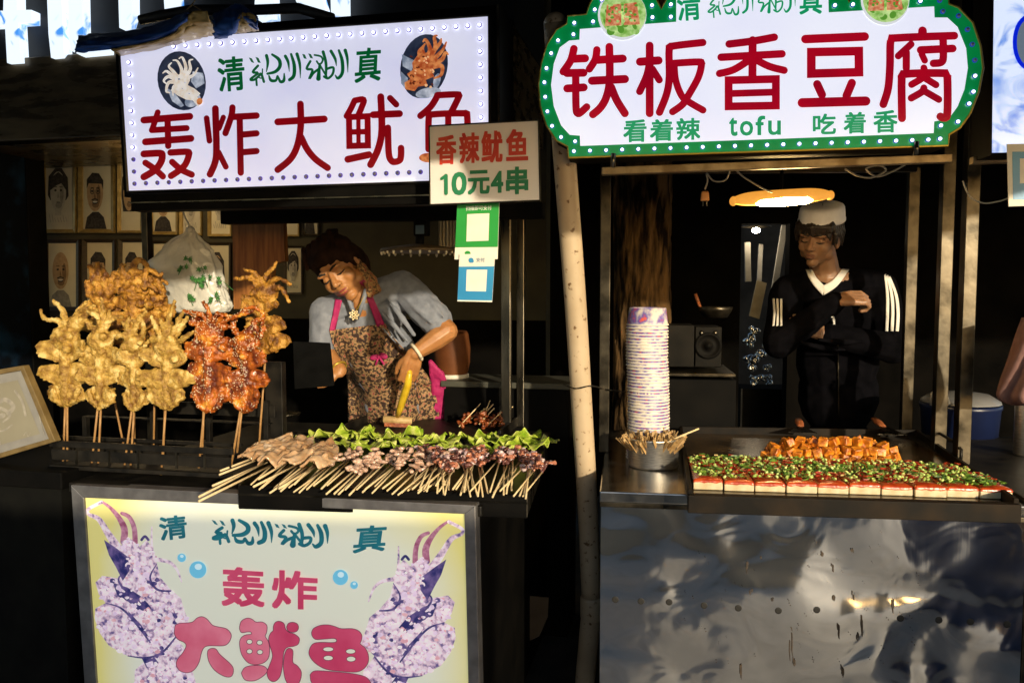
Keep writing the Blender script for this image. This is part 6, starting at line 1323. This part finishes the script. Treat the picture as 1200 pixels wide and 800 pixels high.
for k in range(6): a = 6.283 * k / 6; b.ell(pc + Vector((.006 * math.cos(a), -.004, .006 * math.sin(a))), (.004,) * 3, None, 8, 5)
nec = obj('pendant', b, mat('pearl_gold', (.62, .48, .24), .25, .3, (.75, .66, .48), 60, 3), wo)
b = MB(); b.tube([Vector(q) for q in spline([tuple(deep(*a)) for a in ((407, 352, 2.99), (411, 360, 3.0), (415, 366, 3.01), (421, 358, 3.0), (427, 345, 3.01))], 5)], .0018, 6); obj('chain', b, GOLD, nec)
def bangle(p, d, r, m, t=.0045):
    d = Vector(d).normalized(); X = d.orthogonal().normalized(); Y = d.cross(X); b = MB(); b.tube([p + X * r * math.cos(6.283 * k / 24) + Y * r * math.sin(6.283 * k / 24) for k in range(25)], t, 8); return obj('bangle', b, m, wo)
bangle(wr_r + (el_r - wr_r) * .06, wr_r - el_r, .034, mat('ivory_bangle', (.66, .58, .44), .3), .0065); bangle(wr_l + (el_l - wr_l) * .1, wr_l - el_l, .031, GOLD)
TROU = mat('dark_trousers', (.012, .012, .016), .85, 0, (.02, .02, .026), 20, 4)
b = MB(); b.ell(hp, (.17, .13, .14))
for q in (-1, 1):
    h0 = hp + Vector((.08 * q, 0, -.04)); b.cap_chain([h0, Vector((h0.x + .01 * q, h0.y + .02, .48)), Vector((h0.x, h0.y + .04, .12))], [.105, .082, .068])
obj('trousers', fuse(b, .008, 2), TROU, wo, fix=False)
b = MB()
for q in (-1, 1): b.cap_chain([Vector((hp.x + .08 * q, hp.y + .05, .05)), Vector((hp.x + .10 * q, hp.y - .13, .035))], [.05, .038])
obj('shoes', fuse(b, .006, 2), BLACKP, wo, fix=False)
# the brush in her hand and the dark board in the other
br_ = thing('sauce_brush', deep(467, 494, 3.2), 'wide sauce brush with a bright yellow handle held by the woman over the griddle', 'brush')
YEL = mat('yellow_handle', (.58, .36, .012), .4, 0, (.70, .48, .03), 30, 4)
h0, h1, h2 = deep(480, 436, 3.02), deep(474, 462, 3.08), deep(466, 488, 3.16)
b = MB(); b.cap_chain([h0, deep(478, 450, 3.05), h1, deep(469, 478, 3.13), h2], [.010, .015, .015, .014, .010]); obj('handle', b, YEL, br_)
b = MB(); hd = h2 + Vector((0, .0, -.014)); X = Vector((1, .05, -.06)).normalized(); b.tube([hd - X * .058, hd - X * .055, hd + X * .055, hd + X * .058], [.012, .015, .015, .012], 12); obj('brush_head', b, mat('worn_brush_wood', (.36, .22, .08), .55, 0, (.52, .36, .16), 40, 5), br_)
b = MB(); b.hexa([hd + X * sx * .052 + Vector((0, sy * .010, z)) for z in (-.026, -.008) for sx, sy in ((-1, -1), (1, -1), (1, 1), (-1, 1))]); obj('bristles', b, CHI, br_)
b = MB(); q = [deep(*a, 2.94) for a in ((345, 456), (391, 452), (386, 402), (343, 400))]; b.hexa([a + Vector((0, .02, 0)) for a in q] + q); obj('black_board', b, mat('matt_black', (.003, .003, .003), 1, 0, (.005, .005, .005), 20, 3, spec=.05), None, 'flat black board held upright in the woman\'s other hand', 'board', bevel=.003)

# ---- the man with crossed arms
mn = thing('person', deep(980, 760, 3.5), 'man in a white cap and dark striped track jacket standing with crossed arms', 'person'); mn.location.z = 0
HM = Head((952, 282), 3.24, (-.64, -.72, -.24), (.03, -.16, 1), 1.0)
nk = deep(968, 326, 3.36); ch = deep(980, 380, 3.44); wa = deep(982, 460, 3.47); hp = deep(982, 540, 3.48); sl_, sr_ = deep(923, 342, 3.42), deep(1030, 337, 3.42)
el_l, wr_l = deep(912, 402, 3.24), deep(982, 352, 3.14); el_r, wr_r = deep(1047, 408, 3.30), deep(964, 391, 3.27)
b = MB(); HM.skull(b, 1.02); b.cap_chain([HM.p(0, -.03, -.06), nk, nk + Vector((0, .01, -.05))], [.056, .060, .07])
b.cap_chain([nk, ch, wa, hp], [.07, .10, .08, .08]); b.cap_chain([sl_, nk, sr_], [.045, .055, .045])
b.cap_chain([sl_, el_l], [.046, .04]); b.cap_chain([el_l, wr_l], [.042, .029]); b.cap_chain([sr_, el_r], [.046, .04]); b.cap_chain([el_r, wr_r], [.042, .030])
hand(b, wr_l + Vector((.005, -.01, .004)), Vector((.95, -.1, .12)), (-.15, -.6, .8), -1, (.75, 1.0, .7), 1.0, (.8, .25, -.4), .8)
hand(b, wr_r, Vector((-.80, -.38, .36)), (.3, -.9, .2), 1, (.15, .3, .3), .92, (.9, .2, -.3), .2)
for q in (-1, 1):
    h0 = hp + Vector((.09 * q, 0, -.02)); b.cap_chain([h0, Vector((h0.x, h0.y, .48)), Vector((h0.x, h0.y + .03, .09))], [.085, .06, .045]); b.cap_chain([Vector((h0.x, h0.y + .04, .04)), Vector((h0.x + .02 * q, h0.y - .14, .03))], [.04, .03])
bodm = fuse(b, .0036, 2); bodm.v = [v.copy() for v in bodm.v]; bb_ = MB(); bb_.v = [v.copy() for v in bodm.v]; bb_.f = bodm.f; bb_.m = bodm.m; bb_.sm = bodm.sm; obj('body', bb_, SKINM, mn, fix=False); HM.face_parts(mn, LIPM)
JACK = mat('navy_black_jacket', (.0015, .0015, .0022), .95, 0, (.0034, .0032, .0045), 20, 5, bump=.0012, bscale=30, spec=.03)
b = MB(); b.cap_chain([nk + Vector((0, .03, -.02)), ch + Vector((0, 0, .02))], [.07, .14]); b.ell(ch, (.185, .125, .19)); b.ell((ch + wa) / 2, (.18, .125, .2)); b.ell(wa, (.175, .125, .2)); b.ell(hp + Vector((0, 0, .05)), (.18, .13, .12)); b.cap_chain([sl_, nk + Vector((0, .045, -.015)), sr_], [.074, .078, .076]); b.ell(nk + Vector((.005, .02, -.055)), (.13, .095, .075)); b.ell((nk + sr_) / 2 + Vector((0, 0, .005)), (.09, .075, .055)); b.ell((nk + sl_) / 2 + Vector((0, 0, .005)), (.08, .075, .055)); b.ell(hp, (.185, .14, .20))
b.cap_chain([sl_, el_l], [.074, .066]); b.cap_chain([el_l, wr_l - (wr_l - el_l) * .05], [.064, .044]); b.cap_chain([sr_, el_r], [.076, .068]); b.cap_chain([el_r, wr_r - (wr_r - el_r) * .1], [.066, .050])
for (p0, p1, r_) in ((deep(935, 395, 3.16), deep(975, 365, 3.12), .013), (deep(1010, 400, 3.18), deep(960, 398, 3.13), .014), (deep(1035, 350, 3.34), deep(1048, 392, 3.26), .012), (deep(990, 410, 3.2), deep(940, 402, 3.16), .012)): b.cap_chain([p0, (p0 + p1) / 2 + Vector((0, -.004, -.006)), p1], [r_ * .6, r_, r_ * .6])
jm = fuse(b, .005, 4, .004, 11, 7.0); BM = BVHTree.FromPolygons(jm.v + bodm.v, jm.f + [[i + len(jm.v) for i in f] for f in bodm.f]); jk = obj('jacket', jm, JACK, mn, fix=False)
TEE = mat('white_tee', (.55, .52, .48), .8, 0, (.62, .59, .55), 40, 4)
for L_, R_ in (([(944, 316), (951, 331), (964, 346)], [(951, 316), (958, 327), (966, 335)]), ([(964, 335), (976, 328), (987, 315)], [(965, 346), (981, 335), (995, 316)])): solidify(obj('tee_collar', drape(BM, L_, R_, 5, .008, 6), TEE, mn, fix=False), .004)
STR = mat('white_stripe', (.62, .60, .56), .7, 0, (.68, .66, .62), 30, 3)
for x in (0, 6.2, 12.4): solidify(obj('sleeve_stripe', drape(BM, [(1036 + x * .35, 322 + x * .2), (1038 + x * .8, 345), (1038 + x, 366), (1037 + x, 388)], [(1038 + x * .4, 321 + x * .2), (1041.5 + x * .8, 345), (1041.6 + x, 366), (1040.6 + x, 388)], 3, .004, 8), STR, jk, fix=False), .002)
for x in (0, 4.5, 9): solidify(obj('sleeve_stripe', drape(BM, [(905 + x, 350), (906 + x * .9, 365), (905 + x, 382)], [(907.5 + x, 350), (908.5 + x * .9, 365), (907.5 + x, 381)], 3, .004, 8), STR, jk, fix=False), .002)
solidify(obj('chest_mark', drape(BM, [(974, 371), (974, 375), (976, 380)], [(977.5, 371), (978.5, 375), (978.5, 380)], 3, .005, 3), STR, jk, fix=False), .001)
solidify(obj('zip', drape(BM, [(981, 404), (981.5, 450), (982, 500)], [(982.4, 404), (983, 450), (983.5, 500)], 2, .005, 6), STEELD, jk, fix=False), .001)
b = MB()
HM.e(b, (0, -.022, .034), (.081, .094, .086)); HM.e(b, (0, -.065, -.02), (.070, .045, .06))
rh = random.Random(9)
for k in range(15):
    x = -.066 + .132 * k / 14; yy = .088 - abs(x) * .45; HM.chain(b, [(x * .9, yy - .030, .082), (x, yy + .004, .058), (x * 1.03 + rh.uniform(-.006, .006), yy + .004, .030 + rh.uniform(-.008, .006) - abs(x) * .28)], [.012, .010, .004])
for q in (-1, 1):
    for k in range(5): HM.chain(b, [(q * .072, .045 - .022 * k, .06), (q * .080, .040 - .022 * k, .02), (q * .078, .038 - .022 * k, -.012 - .006 * k)], [.010, .009, .004])
obj('hair', fuse(b, .0032, 1, .002, 90), HAIR, mn, fix=False)
b = MB(); vs = []; NT = 40
for z, s_ in ((.062, .985), (.065, 1.02), (.074, 1.02), (.077, 1.0), (.10, .975), (.118, .945), (.125, .90), (.130, .78), (.132, 0.02)):
    for k in range(NT): a = 6.283 * k / NT; vs.append(HM.p(.089 * s_ * math.cos(a), -.018 + .104 * s_ * math.sin(a), z + .006 * math.sin(a) * -1))
b.add(vs, [(i * NT + k, i * NT + (k + 1) % NT, (i + 1) * NT + (k + 1) % NT, (i + 1) * NT + k) for i in range(8) for k in range(NT)], 0, True)
obj('white_cap', b, mat('cap_cotton', (.66, .67, .74), .8, 0, (.74, .75, .82), 30, 4, bump=.0006), mn)
b = MB(); b.ell(hp, (.18, .14, .13))
for q in (-1, 1):
    h0 = hp + Vector((.09 * q, 0, -.02)); b.cap_chain([h0, Vector((h0.x, h0.y, .48)), Vector((h0.x, h0.y + .03, .12))], [.11, .085, .07])
obj('trousers', fuse(b, .008, 2), TROU, mn, fix=False)
b = MB()
for q in (-1, 1): b.cap_chain([Vector((hp.x + .09 * q, hp.y + .04, .05)), Vector((hp.x + .11 * q, hp.y - .15, .035))], [.05, .038])
obj('shoes', fuse(b, .006, 2), BLACKP, mn, fix=False)
# ------------------------------------------------------------------ the portrait shop behind, and the lit shop letters
def portrait(x0, y0, x1, y1, kind, label, m=None, seed=0, v=-.02):
    """framed drawing on the wall; the sitter is drawn from simple ink shapes"""
    r = random.Random(seed); m = m or WOODF
    o = thing('framed_portrait', FW.at((x0 + x1) / 2, y1, v), label, 'picture')
    w, h = x1 - x0, y1 - y0; t = w * .11 if w < h else h * .13
    sk = [0, 0]
    def Q(a, c): return FW.at(x0 + a * w, y0 + c * h, v)
    out = [Q(0, 1), Q(1, 1), Q(1, 0), Q(0, 0)]; ti, tj = t / w, t / h
    inn = [Q(ti, 1 - tj), Q(1 - ti, 1 - tj), Q(1 - ti, tj), Q(ti, tj)]
    b = MB()
    for i in range(4):
        j = (i + 1) % 4; q = [out[i], out[j], inn[j], inn[i]]; f = [q[0], q[1], q[2] + FW.V * .012, q[3] + FW.V * .012]; b.hexa([a + FW.V * .03 for a in q] + f)
    obj('frame', b, m, o, bevel=.002)
    b = MB(); b.quadslab([a + FW.V * .018 for a in inn], -FW.V, .006); obj('paper', b, PAPER if kind != 'sketch' else PAPERG, o)
    p = Print(FW, v + .0172, .0006); X = lambda a: x0 + w * (ti + a * (1 - 2 * ti)); Y = lambda c: y0 + h * (tj + c * (1 - 2 * tj)); ww, hh = w * (1 - 2 * ti), h * (1 - 2 * tj)
    cx = .5 + r.uniform(-.03, .03); cy = .44 + r.uniform(-.03, .03); fw, fh = .29, .29
    if kind == 'land':
        p.stroke([(X(.1), Y(.35)), (X(.4), Y(.2)), (X(.9), Y(.3))], .6, 0); p.stroke([(X(.6), Y(.1)), (X(.66), Y(.5))], .9, 0)
    else:
        if kind in ('bald', 'glasses', 'man'): p.poly([(X(.12), Y(1)), (X(.2), Y(.82)), (X(.4), Y(.74)), (X(.62), Y(.74)), (X(.8), Y(.82)), (X(.9), Y(1))], 0 if kind != 'bald' else 3)
        if kind in ('long', 'girl', 'sketch'):
            p.poly([(X(cx - fw - .09), Y(cy + .05)), (X(cx - fw - .06), Y(cy - .22)), (X(cx - .1), Y(cy - .34)), (X(cx + .12), Y(cy - .34)), (X(cx + fw + .06), Y(cy - .2)), (X(cx + fw + .09), Y(cy + .06)), (X(cx + fw), Y(cy + (.3 if kind == 'girl' else .12))), (X(cx - fw), Y(cy + (.3 if kind == 'girl' else .12)))], 0)
        if kind in ('sketch', 'long'):
            p.poly([(X(cx - .1), Y(cy + .2)), (X(cx + .1), Y(cy + .2)), (X(cx + .12), Y(cy + .34)), (X(cx - .12), Y(cy + .34))], 4)
            for k in range(7): p.stroke([(X(.2 + .1 * k), Y(.82 + r.uniform(-.04, .04))), (X(.25 + .1 * k), Y(.9))], .5, 3)
        p.oval(X(cx), Y(cy), ww * fw, hh * fh, 1 if kind not in ('sketch', 'long') else 4)
        p.oval(X(cx + .13), Y(cy + .03), ww * .07, hh * .15, 2 if kind not in ('sketch', 'long') else 5); p.oval(X(cx + .02), Y(cy + .19), ww * .12, hh * .045, 2 if kind not in ('sketch', 'long') else 5)
        if kind in ('man', 'glasses'): p.poly([(X(cx - fw - .01), Y(cy - .06)), (X(cx - fw), Y(cy - .2)), (X(cx - .1), Y(cy - .30)), (X(cx + .14), Y(cy - .29)), (X(cx + fw + .01), Y(cy - .18)), (X(cx + fw), Y(cy - .04)), (X(cx + fw - .06), Y(cy - .13)), (X(cx - fw + .07), Y(cy - .14))], 0)
        if kind in ('sketch', 'long', 'girl'): p.poly([(X(cx - fw), Y(cy - .02)), (X(cx - fw + .02), Y(cy - .2)), (X(cx), Y(cy - .28)), (X(cx + fw - .02), Y(cy - .2)), (X(cx + fw), Y(cy - .02)), (X(cx + .12), Y(cy - .12)), (X(cx - .06), Y(cy - .09))], 0)
        for q in (-1, 1):
            p.oval(X(cx + .10 * q), Y(cy - .02), ww * .045, hh * .016, 0); p.stroke([(X(cx + .05 * q), Y(cy - .07)), (X(cx + .15 * q), Y(cy - .07))], max(.5, ww * .025), 0)
            if kind == 'glasses': p.stroke([(X(cx + .10 * q + .07 * math.cos(a)), Y(cy - .02 + .045 * math.sin(a))) for a in [6.283 * i / 10 for i in range(10)]], .7, 0, closed=True)
        p.poly([(X(cx - .01), Y(cy)), (X(cx + .05), Y(cy + .085)), (X(cx - .04), Y(cy + .09))], 2 if kind not in ('sketch', 'long') else 5)
        if kind in ('bald', 'glasses', 'man'):
            p.oval(X(cx), Y(cy + .15), ww * .10, hh * .028, 0); p.oval(X(cx), Y(cy + .143), ww * .085, hh * .014, 6); p.stroke([(X(cx - .1), Y(cy + .115)), (X(cx), Y(cy + .10)), (X(cx + .1), Y(cy + .115))], ww * .05, 0 if kind != 'man' else 2)
        else: p.stroke([(X(cx - .05), Y(cy + .15)), (X(cx + .05), Y(cy + .15))], ww * .03, 0)
    p.obj('drawing', [INK, SKINP, SKIND, GREY1, GREY2, GREY1, MATB], o)
    return o
portrait(77, 150, 132, 184, 'land', 'wide gilt framed drawing at the top left of the portrait wall', seed=1)
portrait(47, 182, 88, 273, 'sketch', 'gilt framed pencil portrait of a young person with a dark fringe', seed=2)
portrait(91, 187, 133, 273, 'glasses', 'gilt framed cartoon portrait of a grinning man in dark glasses', seed=3)
portrait(137, 190, 166, 273, 'girl', 'gilt framed dark portrait half hidden by the squid sign corner', seed=4)
portrait(174, 200, 208, 275, 'man', 'gilt framed portrait above the hanging bag', seed=5)
portrait(210, 205, 236, 276, 'sketch', 'pale sketch in a thin gilt frame just left of the wooden board, upper row', seed=6)
portrait(243, 205, 271, 277, 'long', 'gilt framed portrait touching the wooden board in the upper row', seed=7)
portrait(330, 205, 350, 277, 'girl', 'narrow framed portrait right of the wooden board, upper row', WOODF, 8)
portrait(353, 205, 373, 276, 'man', 'small dark framed portrait above the woman\'s headscarf', WOODD, 9)
portrait(50, 280, 92, 364, 'bald', 'dark framed cartoon portrait of a bald smiling man', WOODD, 10)
portrait(96, 280, 134, 364, 'man', 'dark framed portrait above the golden squid, second in the lower row', WOODD, 11)
portrait(138, 280, 171, 364, 'man', 'dark framed portrait above the golden squid, third in the lower row', WOODD, 12)
portrait(175, 282, 206, 364, 'long', 'dark framed portrait behind the hanging bag in the lower row', WOODD, 13)
portrait(240, 284, 270, 364, 'girl', 'dark framed portrait between the bag and the wooden board', WOODD, 14)
portrait(332, 288, 354, 345, 'long', 'small dark framed portrait right of the wooden board, lower row', WOODD, 15)
# picture lamp over the frames
pl = thing('picture_lamp', FW.at(172, 192, -.62), 'small warm wall lamp on the portrait wall, hidden behind the squid sign', 'lamp')
b = MB(); c = FW.at(172, 176, -.62); b.lathe(c, [(.09, .0), (.06, .05), (.02, .07), (0, .07)], 20); b.tube([c + Vector((0, 0, .06)), c + FW.V * .62 + Vector((0, 0, .12))], .012, 8); obj('shade', b, BLACKP, pl)
b = MB(); b.ell(c + Vector((0, 0, -.01)), (.05, .05, .04)); obj('bulb', b, mat('picture_bulb', (.8, .7, .5), .4, emit=(1, .72, .36), estr=95), pl)
b = MB(); bar(b, FW, 60, 156, 76, 190, -.03, -.005); obj('pale_pennant', b, PAPER, None, 'small pale sheet pinned beside the topmost portrait', 'paper')

# shopfront to the left: canopy, door post, blue column
cn = thing('shop_canopy', FW.at(60, 140, -.9), 'dark brown box canopy over the portrait shop at upper left', 'canopy')
CANM = mat('smoked_brown_panel', (.05, .034, .018), .28, .2, (.20, .14, .07), 6, 6, stretch=(.6, 1, 3), rvar=.1, bump=.001)
b = MB(); u0, zt_ = FW.uz(-260, 88, -.9); u1, zb_ = FW.uz(600, 138, -.9); b.box(FW, u0, u1, -.9, -.02, zb_, zt_); obj('panel', b, CANM, cn, bevel=.006)
b = MB(); zb2 = FW.uz(60, 152, -.9)[1]; b.box(FW, u0, u1, -.88, -.8, zb2, zb_ - .002); obj('lower_beam', b, BLACKP, cn)
b = MB(); z9 = FW.uz(60, -140, -.9)[1]; b.box(FW, u0, u1, -.85, -.02, zt_ + .002, z9); obj('sign_board', b, mat('black_fascia', (.006, .007, .010), .6, 0, (.010, .012, .016), 6, 4), cn)
LET = glow('blue_white_letter', rgb(226, 240, 252), .85, (.5, .55, .6), .4, rgb(60, 140, 225), 7)
for n_ in LET.node_tree.nodes:
    if n_.type == 'VALTORGB': n_.color_ramp.elements[0].position = .32; n_.color_ramp.elements[1].position = .40
    if n_.type == 'TEX_NOISE': n_.inputs['Distortion'].default_value = 1.2; n_.inputs['Detail'].default_value = 5
def letter(polys, label):
    o = thing('shop_letter', FW.at(polys[0][0][0], 75, -.95), label, 'sign', 'lit letters of the shop sign')
    for pl_ in polys:
        b = MB(); f = [FW.at(*q, -.93) for q in pl_]; k = [q + FW.V * .06 for q in f]; n = len(f); tr = tessellate_polygon([f])
        b.add(f + k, [tuple(t) for t in tr] + [tuple(n + i for i in t[::-1]) for t in tr] + [(i, (i + 1) % n, n + (i + 1) % n, n + i) for i in range(n)]); obj('stroke', b, LET, o)
letter([[(5, -40), (19, -40), (20, 12), (37, 12), (37, 26.5), (21.5, 27.5), (24, 73), (8.5, 74), (6, 30), (-20, 31), (-20, 13), (4, 13)]], 'cross shaped blue and white lit letter at the far left')
letter([[(53, -60), (70, -60), (75, 62), (71, 67), (60, 68), (57, 40)]], 'single upright blue and white lit stroke right of the cross shaped one')
letter([[(78, -60), (95, -60), (97, 36), (100, 50), (129, 48), (129, 63), (96, 66), (84, 60), (81, 50)]], 'L shaped lit letter partly behind the blue tarp')
letter([[(137, -60), (154, -60), (155, 14), (150, 32), (140, 33)], [(188, -60), (204, -60), (208, 10), (203, 14), (193, 12)]], 'lit letter of two strokes above the rolled tarp')
letter([[(298, 12), (303, -60), (318, -60), (322, 22), (303, 24)], [(322, -60), (360, -60), (382, 14), (372, 18), (352, 14)], [(386, -60), (404, -60), (405, 16), (388, 18)]], 'lit letter of three strokes above the middle of the squid sign')
b = MB(); u0, _ = FW.uz(0, 300, -.7); u1, _ = FW.uz(34, 300, -.4); b.box(FW, u0 - .5, u1, -.7, -.4, 0, zb2 - .005); obj('blue_column', b, BLUEP, None, 'dark blue painted column at the left edge of the portrait shop', 'column', bevel=.01)
b = MB(); u0 = u1 + .004; u1, _ = FW.uz(45, 300, -.25); b.box(FW, u0, u1, -.4, -.25, 0, zb2 - .005); obj('door_post', b, BLACKP, None, 'black door post right of the blue column', 'post', bevel=.006)

# big drawing leaning on a dark table at the left
vL = .06
ez = thing('framed_drawing', FL.at(10, 545, vL), 'large framed pencil drawing of a face leaning at the left edge', 'picture')
fo = [(-78, 560), (65, 517), (27, 428), (-116, 452)]; fi = [(-70, 551), (57, 514), (24, 434), (-104, 458)]; fj = [(-52, 536), (47, 508), (21, 445), (-90, 468)]
b = MB(); A_ = [FL.at(*q, vL) for q in fo]; B_ = [FL.at(*q, vL) for q in fi]
for i in range(4): j = (i + 1) % 4; q = [A_[i], A_[j], B_[j], B_[i]]; b.hexa([a + FL.V * .025 for a in q] + q)
obj('frame', b, mat('tan_moulding', (.13, .085, .03), .45, 0, (.19, .13, .05), 26, 4), ez, bevel=.002)
b = MB(); b.quadslab([a + FL.V * .008 for a in B_], -FL.V, .006); obj('mount', b, mat('dim_mount', (.20, .19, .18), .9, 0, (.24, .23, .21), 20, 3), ez)
p = Print(FL, vL + .0072, .0004); p.poly(fj, 3); p.stroke([(-6, 474), (6, 468), (16, 476), (10, 484)], 5, 0); p.stroke([(-20, 480), (0, 478), (12, 486), (4, 494)], [2, 4, 3, 2], 1); p.oval(2, 487, 5, 3, 0, -15); p.stroke([(-10, 500), (2, 505), (14, 498)], 2, 1); p.stroke([(-2, 512), (0, 520)], 3, 0); p.stroke([(18, 458), (26, 470), (30, 486)], 3, 1); p.stroke([(28, 510), (31, 506), (33, 511), (36, 507)], .8, 0); p.stroke([(45, 480), (49, 500), (52, 508)], 1, 0)
p.obj('drawing', [GREY1, GREY1, GREY2, mat('dim_sketch_paper', (.20, .18, .13), .85, 0, (.25, .23, .17), 5, 3)], ez)
tb_ = thing('dark_table', FL.at(0, 640, .12), 'dark table with a shelf box at the left edge under the large drawing', 'table')
b = MB(); u0, z0 = FL.uz(-160, 556, .0); u1, _ = FL.uz(72, 556, .0); b.box(FL, u0, u1, .0, .45, FL.uz(40, 572, 0)[1], FL.uz(40, 552, 0)[1]); obj('table_top', b, BLACKP, tb_, bevel=.004)
b = MB(); b.box(FL, u0 + .02, u1 - .02, .02, .44, .03, FL.uz(40, 573, 0)[1]); obj('skirt', b, mat('black_table_cloth', (.003, .003, .003), .9, 0, (.006, .006, .005), 12, 5, bump=.004, bscale=8, spec=.1), tb_)
# clay pot on a pale ledge behind the woman
vp = 1.32
ld = MB(); u0, z0 = FL.uz(516, 446, vp - .1); u1, z1 = FL.uz(668, 457, vp - .1); ld.box(FL, u0, u1, vp - .1, vp + .2, z1, z0); lg = obj('ledge', ld, mat('pale_ledge', (.04, .04, .03), .6, 0, (.06, .06, .045), 9, 4), None, 'pale grey green ledge behind the woman carrying the clay pot', 'shelf', bevel=.004)
ld = MB(); ld.box(FL, u0 + .01, u1 - .01, vp - .08, vp + .18, 0, z1 - .002); obj('ledge_front', ld, BLACKP, lg)
pc = FL.at(530, 444, vp + .02); pc.z = z0; rp = .078; b = MB()
b.lathe(pc, [(0, .001), (rp * .92, .001), (rp * .92, .018), (0, .018)], 26); cp = obj('clay_pot', b, PALE, None, 'orange clay pot on a white foot standing behind the woman', 'pot')
b = MB(); b.lathe(pc, [(rp * .86, .019), (rp * 1.0, .07), (rp * 1.03, .13), (rp * .92, .19), (rp * .82, .205), (rp * .78, .20), (0, .19)], 30); obj('pot_body', b, mat('orange_clay', (.09, .028, .008), .6, 0, (.13, .045, .014), 9, 4, spec=.2), cp)
